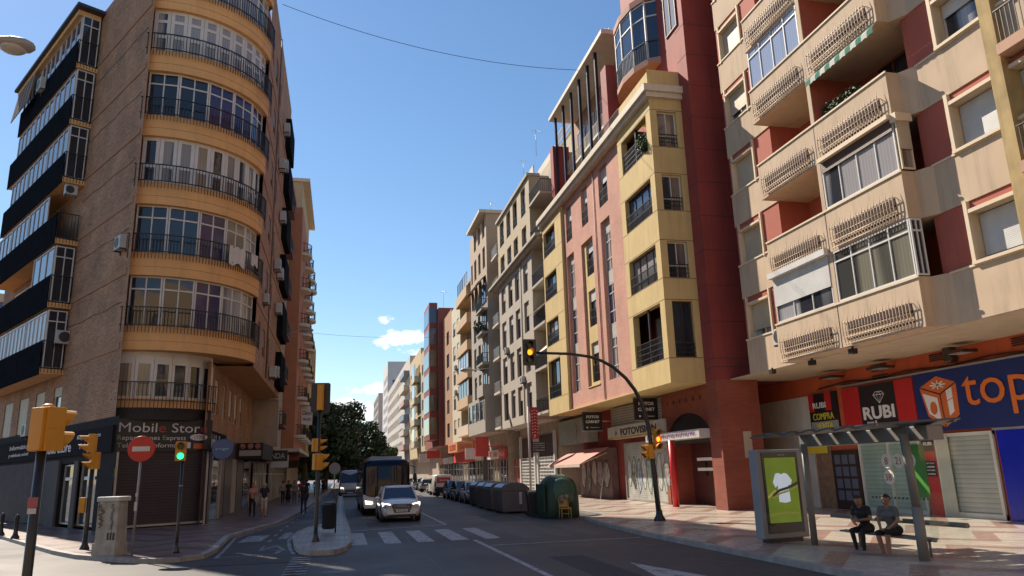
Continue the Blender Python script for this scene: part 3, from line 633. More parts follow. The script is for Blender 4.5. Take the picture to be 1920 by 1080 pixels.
dm = [(26.75, 4.72), (26.6, 4.84), (26.25, 4.84), (26.1, 4.72), (26.42, 4.38)]
for a, b in ((0, 1), (1, 2), (2, 3), (3, 4), (4, 0), (0, 3)): ribbon(q, g, [dm[a], dm[b]], .025, .112, 1)
for a in (26.55, 26.3): ribbon(q, g, [(a, 4.72), (26.42, 4.38)], .018, .113, 1); ribbon(q, g, [(a, 4.72), (26.42, 4.84)], .018, .113, 1)
q.build("lettering", [JBK, WHT], s2)
s3 = panel(A, g, 15.0, 24.38, 3.1, 5.24, BLU, .02, .16, "shop_banner")
q = MB(); ORG2 = mat("cube_orange", (.62, .14, .03), .5); 
cube = dict(tl=(24.1, 4.72), tm=(23.15, 4.4), tr=(22.35, 4.75), bk=(23.2, 5.06), bl=(23.85, 3.65), bm_=(23.1, 3.2), br=(22.4, 3.62))
def pq(ks, m, d): q.poly([g.p(*cube[k], d) for k in ks], m)
pq(("tl", "tm", "bm_", "bl"), 0, .168); pq(("tm", "tr", "br", "bm_"), 0, .168); pq(("tl", "bk", "tr", "tm"), 0, .168)
for a, b in (("tl", "tm"), ("tm", "tr"), ("tm", "bm_")): ribbon(q, g, [cube[a], cube[b]], .045, .171, 2)
q.poly([g.p(*c, .172) for c in ((23.98, 4.5), (23.3, 4.28), (23.24, 3.42), (23.78, 3.75))], 1)
q.poly([g.p(23.53+.17*math.cos(t*.45), 3.93+.24*math.sin(t*.45), .176) for t in range(14)], 0)
q.poly([g.p(*c, .172) for c in ((22.86, 4.5), (22.58, 4.6), (22.6, 3.75), (22.84, 3.6))], 1); ribbon(q, g, [(22.86, 4.13), (22.58, 4.22)], .03, .176, 0)
for t in range(8):
    a = t*math.pi/4; ribbon(q, g, [(23.2, 4.74), (23.2+.36*math.cos(a), 4.74+.15*math.sin(a))], .045, .173, 1)
text_mb(q, "top", g, 20.72, 4.18, 1.4, 2.75, .18, 3)
q.build("lettering", [ORG2, WHT, JBK, ORG], s3)
q = MB(); q.fbox(g, 15, 28.8, 5.24, 5.3, 0, .22); q.build("sign_rail", ALU, A)
# glazed shop front behind the shelter, red pier, shuttered front, blue panel
def shopfront(par, fr, a, b, z0, z1, m, fm, depth=.05, cols=1, name="shop_window", fw=.1):
    mb = MB(); mb.fbox(fr, a, b, z0, z0+fw*1.4, 0, .12); mb.fbox(fr, a, b, z1-fw, z1, 0, .12)
    for i in range(cols+1):
        x = a+(b-a)*i/cols; x = min(max(x, a+fw/2), b-fw/2); mb.fbox(fr, x-fw/2, x+fw/2, z0, z1, .001, .122)
    o = mb.build(name, fm, par); MB().fbox(fr, a, b, z0, z1, .0, .03).build("roller_shutter", m, o); return o
GRS = slats("grey_roller_shutter", (.42, .45, .40), .16, dark=.6, rough=.35); GRN = slats("pale_green_shutter", (.40, .52, .45), .17, dark=.7, rough=.35)
shopfront(A, g, 24.6, 28.1, .12, 2.98, GRN, FRW, cols=2)
shopfront(A, g, 21.25, 23.85, .12, 3.0, GRS, mat("pale_frame", (.6, .6, .52), .4), fw=.12)
q = MB(); q.fbox(g, 23.2, 23.75, .2, 2.95, .12, .14); q.build("window_jamb", mat("pale_jamb", (.5, .5, .42), .5), A)
s4 = panel(A, g, 23.9, 24.5, .12, 2.95, JRD, .0, .1)
q = MB(); q.fbox(g, 23.92, 24.48, 2.4, 2.95, .1, .104, 0); text_mb(q, "RUBI", g, 24.2, 2.68, .13, .4, .108, 1, bold=.02)
q.fbox(g, 23.95, 24.45, 1.5, 2.05, .1, .104, 0)
for i, t_ in enumerate(("JOYAS", "COMPRA VENTA", "RELOJES", "EMPEÑOS")): text_mb(q, t_, g, 24.2, 1.97-.125*i, .06, .38, .108, 1)
q.build("lettering", [JBK, WHT], s4)
panel(A, g, 16.0, 21.1, .12, 3.02, mat("glossy_blue_panel", (.006, .02, .42), .25, .08), .0, .1, "blue_panel")
q = MB(); q.fbox(g, 16, 21.2, 3.0, 3.08, 0, .14); q.build("metal_strip", ALU, A)
panel(A, g, 28.2, 29.95, .12, 2.6, FRD, .0, .1, "display_window")
q = MB()
for i in range(3):
    for j in range(4): q.fbox(g, 28.4+i*.5, 28.78+i*.5, .5+j*.5, .9+j*.5, .1, .115)
q.build("display_trays", mat("display_grey", (.12, .14, .19), .4), A)
panel(A, g, 30.0, 31.1, .12, 3.3, mat("old_wood", (.25, .15, .09), .7, .3, 4), .0, .09, "wooden_door")
panel(A, g, 30.2, 31.9, 2.5, 3.2, mat("yellow_poster", (.75, .55, .04), .5), .1, .12, "poster")
for s_, k_ in ((26.3, 2), (23.1, 1), (19.5, 1)):
    q = MB()
    for j in range(k_):
        for i in range(4): q.fbox(g, s_-.45, s_+.45, 5.62+j*.42-(.38 if k_ == 2 else 0)+i*.075, 5.66+j*.42-(.38 if k_ == 2 else 0)+i*.075, 0, .03)
    q.build("vent_grille", JBK, A)
for i, s_ in enumerate((28.5, 25.4, 21.4)):
    o = MB(); o.fbox(g, s_-.42, s_+.42, 5.62, 5.72, .35, 1.0, 0); o.tube([g.p(s_, 5.75, 0), g.p(s_, 5.75, .5)], .03, 6, 0); o.fbox(g, s_-.28, s_+.28, 5.605, 5.62, .45, .9, 1)
    o.build("floodlight", [FRD, mat("lamp_lens", (.5, .5, .48), .2)], A)
q = MB(); q.fbox(g, 22.2, 22.55, 5.45, 6.0, .05, .35); q.build("loudspeaker", FRD, A, bevel=.04)
for X_, s_ in ((17.5, 25.2), (17.2, 22.4), (17.4, 27.8)):
    q = MB(); q.box(X_-.1, X_+.1, s_-.12, s_+.12, 5.74, 5.92); q.box(X_-.03, X_+.03, s_-.03, s_+.03, 5.87, 5.99); q.build("security_camera", BLK, A)
q = MB(); q.tube([g.p(12+i*.8, 5.42+.05*math.sin(i*1.3), .06) for i in range(24)], .02, 5); q.tube([g.p(12+i*.8, 5.37+.04*math.sin(i*2.1+1), .08) for i in range(24)], .012, 5); q.build("wall_cable", BLK, A)

# ochre pilaster and dark balcony of the next building, cut by the right edge
NB = thing("apartment_building", "ochre framed building with dark recessed shutters at the right edge of the photo", "building", (18.5, 13, 0))
OCH = mat("ochre_render", (.42, .30, .13), .85, .2, 2, bump=.3, dirt=.5)
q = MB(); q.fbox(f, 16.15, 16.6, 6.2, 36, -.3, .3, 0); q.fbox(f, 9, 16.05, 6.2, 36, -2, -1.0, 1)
for k in range(0, 8): q.fbox(f, 9, 16.05, 6.28+PI_*k-.05, 6.28+PI_*k+.28, -1.0, .5, 2)
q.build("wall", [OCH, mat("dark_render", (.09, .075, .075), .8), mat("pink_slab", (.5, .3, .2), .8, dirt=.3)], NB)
for k in range(0, 6):
    z = 6.56+PI_*k; window(NB, f, 11.8, 15.6, z, z+2.9, .05, 3, 0, ALU, G1, shut=2.0, sm=SHW, d=-.9)
    rb = MB(); rails(rb, [f.p(16.0, 0, .4), f.p(10, 0, .4)], zk(z), zk(z)+1.0, .14, .012); rb.build("railing", BLK, NB)
# ------------------------------------------------------------------ yellow, pink and red building with the fin attic
YEL_R = mat("yellow_render", (.60, .45, .20), .85, .08, .8, bump=.1, dirt=.4); PNK = brick("pink_brick", (.56, .29, .22), (.50, .25, .19), (.5, .32, .25), .24, .07, .01, dirt=.12)
REDB = brick("red_tile_brick", (.29, .07, .04), (.24, .055, .034), (.22, .09, .06), .5, .11, .014, .6, dirt=.25); REDW = mat("deep_red_render", (.29, .05, .04), .75, .14, .7, dirt=.4)
CORN = mat("cornice_white", (.62, .55, .44), .7, .1, dirt=.3)
D = thing("apartment_building", "pink brick building with yellow bay windows and a red end wall", "building", (18, 42, 0))
f = rfr(15.2); ff = rfr(15.4)
ROWS = [(7.2, 9.98), (11.15, 13.02), (14.67, 16.58), (18.12, 20.1)]
wm = MB()
bay_ops = [(33.5, 37.1, a, b) for a, b in ROWS]; far_ops = [(51.15, 54.35, a, b) for a, b in ROWS]
wall(wm, f, 32.94, 37.7, 5.98, 21.0, bay_ops, .35, 0, 0); wall(wm, f, 49.5, 54.6, 5.98, 21.0, far_ops, .35, 0, 0)
p = pfr(32.94)
wall(wm, p, 15.2, 17.0, 5.98, 22.45, [(15.58, 16.66, a, b) for a, b in ROWS], .3, 0, 0)
pink_ops = [(40.2, 41.75, 17.85, 20.35), (44.0, 45.3, 17.75, 20.35), (47.55, 48.9, 17.75, 20.3), (40.15, 41.8, 7.15, 16.9), (47.4, 49.1, 7.1, 16.75), (43.4, 45.75, 7.1, 16.65)]
wall(wm, ff, 37.7, 49.5, 5.98, 21.0, pink_ops, .3, 1, 1)
wm.quad(f.p(37.7, 5.98), f.p(37.7, 5.98, -.25), f.p(37.7, 21, -.25), f.p(37.7, 21), 0); wm.quad(f.p(49.5, 5.98), f.p(49.5, 5.98, -.25), f.p(49.5, 21, -.25), f.p(49.5, 21), 0)
wm.quad(f.p(54.6, 5.98), f.p(54.6, 5.98, -3), f.p(54.6, 21, -3), f.p(54.6, 21), 0)
wm.fbox(f, 32.98, 54.6, 5.975, 6.03, -3.2, -.01, 0)                       # soffit
wm.fbox(f, 37.2, 54.6, 20.9, 21.0, -3, -.2, 0)
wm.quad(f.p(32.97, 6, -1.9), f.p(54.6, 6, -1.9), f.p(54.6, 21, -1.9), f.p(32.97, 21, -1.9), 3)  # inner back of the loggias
# red end: corner block, end wall and upper block
wm.extr([(17.0, 31.9, 6.0), (22.5, 31.9, 6.0), (22.5, 40.0, 6.0), (17.0, 40.0, 6.0)], (0, 0, 30.5), 2)
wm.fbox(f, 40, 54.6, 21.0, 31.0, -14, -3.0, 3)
wm.fbox(f, 32.97, 37.4, 21.4, 22.45, -1.75, -.12, 0)
wm.extr([(17.0, 31.9, 0), (19.1, 31.9, 0), (19.1, 36.1, 0), (17.0, 33.0, 0)], (0, 0, 6.0), 4)     # brick pillar to the ground
for a, b in ROWS:
    for zz_ in (a-.03, b+.06):
        wm.fbox(f, 32.95, 37.68, zz_-.015, zz_+.015, 0, .003, 5); wm.fbox(f, 49.52, 54.58, zz_-.015, zz_+.015, 0, .003, 5); wm.fbox(p, 15.21, 16.99, zz_-.015, zz_+.015, 0, .003, 5)
for z in [6.6]+[7.0+1.77*i for i in range(16)]: wm.fbox(pfr(31.9), 17.0, 19.0, z-.02, z+.02, 0, .004, 5); wm.fbox(rfr(17.0), 31.9, 32.9, z-.02, z+.02, 0, .004, 5)
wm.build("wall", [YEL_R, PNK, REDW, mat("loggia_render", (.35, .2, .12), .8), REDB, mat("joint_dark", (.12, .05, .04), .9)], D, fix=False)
q = MB()
for z0, z1, e in ((20.78, 21.05, .22), (21.05, 21.42, .38)):
    q.fbox(f, 32.94-e, 55.0, z0, z1, -.5, e, 0); q.fbox(p, 15.2-e+.002, 17.0, z0+.001, z1-.001, -.3, e-.002, 0)
q.build("cornice", CORN, D)
GD = glass("loggia_glass", (.03, .03, .035), .05, (.25, .2, .17), .4)
BR_ = dict(rail=1.0)
window(D, f, 33.5, 37.1, ROWS[2][0], ROWS[2][1], .3, 4, 0, FRD, G2, rail=.9); window(D, f, 33.5, 37.1, ROWS[1][0], ROWS[1][1], .3, 4, 0, FRD, GC, rail=.9)
for i in (0, 3):
    a, b = ROWS[i]; rb = MB(); rails(rb, [f.p(33.5, 0, -.1), f.p(37.1, 0, -.1)], a, a+1.15, .16, .012, hz=(0, .25, .5, .75)); rb.fbox(f, 35.2, 35.32, a, b, -.2, -.1); rb.build("railing", BLK, D)
    window(D, f, 33.6, 37.0, a, b-.1, .1, 3, 0, FRB, G1 if i else GC, d=-1.2, name="balcony_door")
pl = thing("potted_shrub", "round bushy shrub growing out of the topmost yellow corner loggia", "plant", (15.4, 33.9, 18.15))
m_ = MB(); leaves(m_, [((15.25, 34.1, 18.75), .5), ((15.3, 34.4, 19.1), .4), ((15.2, 33.8, 18.5), .4)], 1300, .07); m_.build("foliage", LEAF, pl)
m_ = MB(); m_.lathe((15.4, 34.1, 18.12), [(.16, 0), (.22, .35)], 12); m_.build("pot", mat("terracotta", (.35, .13, .07), .8), pl)
for i, (a, b) in enumerate(ROWS): window(D, p, 15.58, 16.66, a, b, .25, 2, 0, FRW if i else FRD, [G1, GD, GD, GD][i], low=.75 if i == 0 else .65)
for i, (a, b) in enumerate(ROWS): 
    rb = MB(); rails(rb, [p.p(15.58, 0, -.06), p.p(16.66, 0, -.06)], a, a+.7, .12, .01, hz=(0, .33, .66)); rb.build("railing", BLK, D)
    window(D, f, 51.15, 54.35, a, b, .3, 3, 0, FRD, [G1, GC, G2, G1][i], rail=.9)
for a, b, c, e in pink_ops[:3]: window(D, ff, a, b, c, e, .3, 1, 0, FRW, GH, shut=1.0, sm=SHW, rail=1.0)
# tall glazed strips with pale spandrels
for a, b, n in ((40.15, 41.8, 0), (47.4, 49.1, 1)):
    for i in range(3):
        z0 = 7.15+i*3.25; window(D, ff, a, b, z0, z0+2.5, .28, 2, .6, FRW, [GC, G2, GC][i], low=.8); panel(D, ff, a, b, z0+2.52, z0+3.23, mat("spandrel_panel", (.5, .47, .42), .5), -.28, -.22, "spandrel")
# inset yellow panel with three windows
yb = MB(); iops = [(43.75, 45.2, 7.4, 9.9), (43.75, 45.2, 10.95, 13.3), (43.75, 45.2, 14.3, 16.55)]
fi = rfr(15.55); wall(yb, fi, 43.4, 45.75, 7.1, 16.65, iops, .25, 0, 0); yb.fbox(fi, 43.4, 45.75, 7.1, 7.16, 0, .2); yb.build("inset_panel", YEL_R, D, fix=False)
for a, b, c, e in iops: window(D, fi, a, b, c, e, .22, 1, 0, FRD, G1, shut=.7, sm=SHW, rail=1.05)
# attic: roof slab, fins, back wall, awnings
q = MB(); q.extr([f.p(41.0, 29.75, -.75), f.p(54.0, 29.75, -.75), f.p(54.0, 29.75, -4), f.p(41.0, 29.75, -4)], (0, 0, .3), 0); q.build("attic_roof", CORN, D)
q = MB()
for s_ in (43.4, 45.1, 47.05, 49.05, 51.15, 53.3): q.fbox(f, s_-.09, s_+.09, 21.4, 29.75, -1.22, -1.04)
q.build("fins", mat("navy_steel", (.012, .012, .03), .4), D)
for s0, s1_ in ((40.9, 41.9), (53.5, 54.3)): q = MB(); q.fbox(f, s0, s1_, 21.4, 27.4, -2.2, -.85); q.build("pier", REDW, D)
for i in range(5):
    s_ = 42.4+i*2.25; window(D, f, s_, s_+1.9, 21.6, 24.2, .05, 2, 0, FRW, GC, d=-2.9); window(D, f, s_, s_+1.9, 25.4, 28.4, .05, 2, 0, FRW, GC, d=-2.9)
q = MB(); q.fbox(f, 42, 54, 25.0, 25.2, -3, -2.0); rails(q, [f.p(42, 0, -2.05), f.p(54, 0, -2.05)], 25.2, 26.1, .15, .012); q.build("attic_balcony", CORN, D)
for i in range(4):
    s0, s1_ = 43.6+i*2.0, 45.0+i*2.0; q = MB()
    q.hexa([f.p(s0, 25.2, -2.9), f.p(s1_, 25.2, -2.9), f.p(s1_, 22.3, -1.0), f.p(s0, 22.3, -1.0), f.p(s0, 25.23, -2.86), f.p(s1_, 25.23, -2.86), f.p(s1_, 22.33, -.96), f.p(s0, 22.33, -.96)])
    q.build("awning", mat("teal_canvas", (.05, .17, .21), .85, .15), D)
# curved glazed bay on the corner of the attic
def arc(sc0, sr, dr, n=14, lo=0, hi=math.pi): return [(sc0+sr*math.cos(lo+(hi-lo)*i/n), dr*math.sin(lo+(hi-lo)*i/n)) for i in range(n+1)]
f17 = rfr(17.0); ar = arc(37.5, 2.6, 1.15, 6)
for z0, h_ in ((24.12, .33), (28.2, .4)): q = MB(); q.extr([f17.p(a, z0, b) for a, b in arc(37.5, 2.72, 1.25, 6)], (0, 0, h_), 0); q.build("bay_slab", mat("bay_slab_render", (.42, .2, .14), .8, dirt=.3), D)
q = MB(); gq = MB()
for i in range(len(ar)-1):
    a, b = f17.p(ar[i][0], 0, ar[i][1]), f17.p(ar[i+1][0], 0, ar[i+1][1])
    gq.quad((a.x, a.y, 24.45), (b.x, b.y, 24.45), (b.x, b.y, 28.2), (a.x, a.y, 28.2))
    q.box(a.x-.05, a.x+.05, a.y-.05, a.y+.05, 24.45, 28.2)
for z in (24.5, 27.2, 28.1): q.tube([f17.p(a, z, b) for a, b in ar], .05, 4, 0, smooth=False)
bw = q.build("bay_window", FRW, D); gq.build("pane", G2, bw, fix=False)
rb = MB(); rails(rb, [f17.p(a, 0, b+.08) for a, b in ar], 24.45, 25.6, .16, .012); rb.build("railing", BLK, D)
q = MB(); rails(q, [f.p(37.5, 0, -.15), f.p(41.0, 0, -.15)], 21.42, 22.5, .15, .012); q.build("railing", BLK, D)
window(D, f17, 32.5, 33.9, 25.0, 27.6, .0, 2, 0, FRB, GC, d=.02); window(D, f17, 33.2, 34.6, 29.5, 32.0, .0, 2, 0, FRB, GC, d=.02)
# ground floor: brick arch entrance, canopy, red post
b17 = rfr(17.3); q = MB()
q.fbox(b17, 38.7, 55.0, 0, 6.0, -6, -.55, 1)
cs, rad, zs = 35.9, 2.7, 3.0
aps = [(cs-rad, 0)]+[(cs-rad*math.cos(math.pi*i/20), zs+1.75*math.sin(math.pi*i/20)) for i in range(21)]+[(cs+rad, 0)]
# wall sheet above the arch
for i in range(1, len(aps)-2):
    a, b = aps[i], aps[i+1]; q.quad(b17.p(a[0], a[1]), b17.p(b[0], b[1]), b17.p(b[0], 6.0), b17.p(a[0], 6.0), 0); q.quad(b17.p(a[0], a[1]), b17.p(b[0], b[1]), b17.p(b[0], b[1], -.5), b17.p(a[0], a[1], -.5), 0)
q.fbox(b17, 32.9, cs-rad, 0, 6.0, -1.5, 0, 0); q.fbox(b17, cs+rad, 39.0, 0, 6.0, -1.5, 0, 0)
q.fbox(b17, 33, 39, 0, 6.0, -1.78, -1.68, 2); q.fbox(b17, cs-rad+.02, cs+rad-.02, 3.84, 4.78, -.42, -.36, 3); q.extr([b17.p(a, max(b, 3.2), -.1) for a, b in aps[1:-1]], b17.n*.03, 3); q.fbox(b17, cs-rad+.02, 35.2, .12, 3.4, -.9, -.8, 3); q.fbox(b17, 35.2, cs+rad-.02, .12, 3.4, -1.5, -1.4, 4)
for i in range(7): s_ = 33.4+i*.78; q.fbox(b17, s_, s_+.18, 5.3, 5.52, 0, .005, 3)
q.build("entrance_wall", [REDB, REDW, mat("dark_entrance", (.03, .025, .03), .4), JBK, mat("shaded_entrance_red", (.09, .022, .02), .6)], D, fix=False)  # red wall inside the entrance has its shade put into a darker colour
q = MB(); q.fbox(b17, 33.0, 39.5, 3.42, 3.82, -.2, .85, 0); cn = q.build("entrance_canopy", mat("canopy_white", (.5, .48, .46), .6, .15, dirt=.3), D)
q = MB()
for i in range(22):
    s_ = 33.4+i*.27; ribbon(q, b17, [(s_, 3.5+.05*(i % 3)), (s_+.12, 3.72), (s_+.2, 3.52), (s_+.24, 3.7)], .05, .856, i % 2)
q.build("graffiti", [mat("spray_violet", (.2, .05, .25), .6), mat("spray_dark", (.04, .03, .05), .6)], cn)
q = MB(); q.tube([b17.p(36.5, .12, .7), b17.p(36.5, 3.42, .7)], .17, 14); q.build("red_post", mat("post_red", (.55, .015, .015), .4), D)
q = MB(); q.fbox(b17, 33.6, 35.1, .2, 2.9, -.8, -.75, 0); q.fbox(b17, 34.0, 36.6, 2.35, 2.5, -.75, -.7, 1); q.fbox(b17, 34.0, 36.6, 1.85, 2.0, -.75, -.7, 1); q.fbox(b17, 36.9, 37.4, 1.6, 2.3, -1.4, -1.3, 0); q.build("entrance_door", [FRD, WHT, REDW], D)
q = MB(); q.box(18.3, 18.8, 31.86, 31.9, 1.4, 2.0); q.box(18.3, 18.8, 31.86, 31.9, .6, 1.25); q.build("meter_box", FRD, D)
q = MB(); q.box(18.1, 18.5, 31.87, 31.9, 2.4, 3.6); q.build("notice_board", mat("pale_notice", (.45, .36, .27), .7), D)
# photo shop
fo = rfr(17.3)
LOU = slats("louvre_panel", (.42, .4, .37), .16, dark=.12, rough=.5)
panel(D, fo, 38.6, 47.4, 4.68, 5.9, LOU, -.5, -.1, "louvre_panel")
s5 = panel(D, fo, 38.5, 47.6, 3.9, 4.66, mat("cream_sign", (.6, .56, .47), .5, dirt=.15), -.5, .12)
q = MB(); text_mb(q, "FOTOVISION", fo, 42.4, 4.27, .42, 5.6, .13, 0, bold=.02); q.fbox(fo, 38.5, 47.6, 3.9, 4.0, .12, .125, 1); ribbon(q, fo, [(46.2, 4.1), (46.0, 4.35), (45.85, 4.15)], .09, .125, 0); q.build("lettering", [JBK, mat("sign_ochre", (.55, .33, .05), .5)], s5)
RSH = slats("graffiti_shutter", (.5, .5, .46), .12, dark=.6, rough=.45, dirt=.3)
sf = shopfront(D, fo.off(-.45), 39.2, 46.0, .14, 3.6, RSH, mat("grey_frame", (.3, .3, .28), .5), cols=1, fw=.08)
def graffiti(par, fr, a, b, z0, z1, d, mats, seed=1, n=7, wd=.12):
    """spray lettering: filled bubble shapes with dark outlines and loose tags over them"""
    rnd = random.Random(seed); q = MB(); W_ = (b-a)/n
    for i in range(n):
        c, zc = a+W_*(i+.5), (z0+z1)/2+rnd.uniform(-.15, .15); hw, hh = W_*rnd.uniform(.42, .6), (z1-z0)*rnd.uniform(.34, .48); K = 11
        P = [(c+hw*math.cos(2*math.pi*k/K+.4)*rnd.uniform(.7, 1.15), zc+hh*math.sin(2*math.pi*k/K+.4)*rnd.uniform(.75, 1.1)) for k in range(K)]
        q.poly([fr.p(x, z, d+.0005*i) for x, z in P], 1+i % (len(mats)-1)); ribbon(q, fr, P+[P[0]], wd*.5, d+.004+.003*(i % 2), 0)
        if rnd.random() < .6: ribbon(q, fr, [(c-hw*.3, zc+hh*.5), (c+hw*.1, zc-hh*.1), (c-hw*.15, zc-hh*.55)], wd*.4, d+.01, 0)
    for i in range(n):
        x, z = rnd.uniform(a, b-.8), rnd.uniform(z0, z1-.3); ribbon(q, fr, [(x+.09*k+.05*math.sin(k*2.3+i), z+.12*math.sin(k*1.9+i)) for k in range(9)], .03, d+.014, i % len(mats))
    q.build("graffiti", mats, par, fix=False)
graffiti(sf, fo.off(-.45), 39.6, 45.8, .4, 3.0, .035, [mat("spray_black", (.05, .05, .06), .6), mat("spray_green", (.36, .46, .38), .6, .4, 4), mat("spray_white", (.52, .52, .5), .6, .3, 4), mat("spray_blue", (.34, .40, .50), .6, .4, 4)], 3, 8, .1)
panel(D, fo, 38.55, 39.1, 1.1, 3.6, mat("poster_mix", (.35, .3, .3), .5, .8, 6), -.4, .02, "poster_strip")
# shop with awning and graffiti wall
gp = MB(); gp.fbox(fo, 47.7, 54.5, .12, 3.4, -.5, -.02); gp = gp.build("shop_wall", mat("brown_shutter_wall", (.16, .09, .08), .6, .3, 2), D)
graffiti(gp, fo, 48.0, 54.2, .4, 3.1, .0, [mat("spray_dark", (.04, .03, .05), .6), mat("spray_beige", (.36, .31, .28), .6, .4, 4), mat("spray_grey", (.24, .21, .21), .6, .4, 4)], 8, 5, .2)
AWP = mat("awning_pink", (.6, .27, .22), .85, .08, dirt=.15)
q = MB(); q.hexa([fo.p(48, 3.42, 0), fo.p(56, 3.42, 0), fo.p(57, 2.4, 1.7), fo.p(49, 2.4, 1.7), fo.p(48, 3.45, 0), fo.p(56, 3.45, 0), fo.p(57, 2.43, 1.7), fo.p(49, 2.43, 1.7)], 0)
q.hexa([fo.p(49, 2.22, 1.7), fo.p(57, 2.22, 1.7), fo.p(57, 2.22, 1.73), fo.p(49, 2.22, 1.73), fo.p(49, 2.43, 1.7), fo.p(57, 2.43, 1.7), fo.p(57, 2.43, 1.73), fo.p(49, 2.43, 1.73)], 1)
q.tube([fo.p(48.2, 3.1, .05), fo.p(49.05, 2.4, 1.68)], .03, 6, 1); q.build("awning", [AWP, mat("awning_valance", (.6, .5, .42), .8)], D)
q = MB(); q.tube([fo.p(48.4, 2.6, .1), fo.p(47.8, .2, .8)], .035, 6); q.build("awning_pole", ALU, D)
s6 = panel(D, fo, 51.3, 58.6, 3.95, 5.75, mat("sage_sign", (.36, .42, .36), .4, .1), -.5, .25)
q = MB(); ribbon(q, fo, [(54.3, 4.2), (54.0, 4.6), (53.85, 5.0), (53.95, 5.25)], .09, .256, 0); ribbon(q, fo, [(54.0, 4.7), (53.7, 4.95)], .07, .257, 0); ribbon(q, fo, [(54.5, 3.99), (54.2, 4.3)], .06, .256, 1); q.build("lettering", [JBK, WHT], s6)
def foto_box(Y, x0, x1, z0, z1, label):
    t = thing("hanging_sign", label, "sign", ((x0+x1)/2, Y, z0)); pf = pfr(Y)
    q = MB(); q.fbox(pf, x0, x1, z0, z1, -.22, 0, 0); q.fbox(pf, x0-.02, x1+.02, z1, z1+.04, -.24, .02, 1); q.fbox(pf, x0-.02, x1+.02, z0-.04, z0, -.24, .02, 1); q.tube([pf.p(x1, (z0+z1)/2, -.1), pf.p(17.9, (z0+z1)/2, -.1)], .04, 6, 1); q.build("box", [JBK, ALU], t)
    q = MB(); w_ = x1-x0; h_ = z1-z0; c = (x0+x1)/2
    text_mb(q, "FOTOS", pf, c, z1-h_*.26, h_*.15, w_*.66, .004, 0, bold=.03); text_mb(q, "CARNET", pf, c, z1-h_*.52, h_*.15, w_*.74, .004, 0, bold=.03); text_mb(q, "fotovision", pf, c+w_*.1, z1-h_*.83, h_*.07, w_*.45, .004, 0)
    q.lathe(tuple(pf.p(c-w_*.3, z1-h_*.83, .01)), [(.05*w_/1.1, 0), (.05*w_/1.1, .01)], 10, 0, axis='y'); q.build("lettering", WHT, t)
foto_box(39.7, 16.02, 17.38, 4.68, 5.9, "black photo booth sign on the louvres above the white lettered fascia")
foto_box(48.0, 15.66, 16.98, 4.55, 5.76, "black photo booth sign mounted beside the pale green fascia")
panel(D, fo, 59.0, 63.6, 4.35, 5.5, JBK, -.5, -.3)
# ------------------------------------------------------------------ the rest of the right side
def block(label, X, s0, s1, z1, wallm, cols, rows, z0=6.0, back=10, depth=.25, fm=None, gms=None, d=0, rail=0, shut=None, name="apartment_building", ground=None, fr=None, extra=None, loc=None, gx=1.8, wcols=2, cap=None, split=None, parts=True):
    """a street block: facade sheet with openings cut at cols x rows, windows, ground floor set back under the overhang"""
    fr = fr or rfr(X); c = fr.p((s0+s1)/2, 0, -4); t = thing(name, label, "building", (c.x, c.y, 0))
    ops = [(a, b, c_, e) for a, b in cols for c_, e in rows]; q = MB()
    wall(q, fr, s0, s1, z0, z1, ops, depth, 0, 0, d=d); shell(q, fr, s0, s1, z0, z1, back, 0, d=d)
    q.fbox(fr, s0, s1, -.1, z0+.01, -back, -gx, 1)
    q.build("wall", [wallm, ground or mat("shop_wall_stone", (.42, .34, .27), .7, .2, 1, dirt=.3)], t, fix=False)
    rnd = random.Random(int(s0*7)+3); gms = gms or [G1, G2, GC, GH, GW]
    for a, b, c_, e in ops:
        sh = (rnd.choice([0, 0, .5, .8, 1.2]) if shut is None else shut); gm = rnd.choice(gms)
        if parts: window(t, fr, a, b, c_, e, depth-.03, wcols, 0, fm or FRW, gm, shut=min(sh, e-c_-.2) if sh else 0, sm=rnd.choice([SHW, SHB]), d=d, rail=rail)
        else:
            w_ = MB(); w_.quad(fr.p(a, c_, d-depth+.02), fr.p(b, c_, d-depth+.02), fr.p(b, e, d-depth+.02), fr.p(a, e, d-depth+.02), 0); w_.fbox(fr, (a+b)/2-.05, (a+b)/2+.05, c_, e, d-depth+.03, d-depth+.08, 1); w_.build("window", [gm, fm or FRW], t, fix=False)
    if cap: q = MB(); q.fbox(fr, s0-.1, s1+.1, z1-.1, z1+.35, -.6, d+.3); q.build("cornice", cap, t)
    return t
def balcony(par, fr, s0, s1, z, dep, m=None, h=1.0, solid=False, d=0, sm=None):
    q = MB(); q.fbox(fr, s0, s1, z-.2, z, d-.05, d+dep, 0)
    if solid: q.fbox(fr, s0, s1, z, z+h, d+dep-.1, d+dep, 0); q.fbox(fr, s0, s0+.1, z, z+h, d, d+dep-.1, 0); q.fbox(fr, s1-.1, s1, z, z+h, d, d+dep-.1, 0)
    o = q.build("balcony", m or CORN, par)
    if not solid:
        rb = MB(); rails(rb, [fr.p(s0+.05, 0, d), fr.p(s0+.05, 0, d+dep-.05), fr.p(s1-.05, 0, d+dep-.05), fr.p(s1-.05, 0, d)], z, z+h, .16, .014); rb.build("railing", sm or BLK, o)
    return o
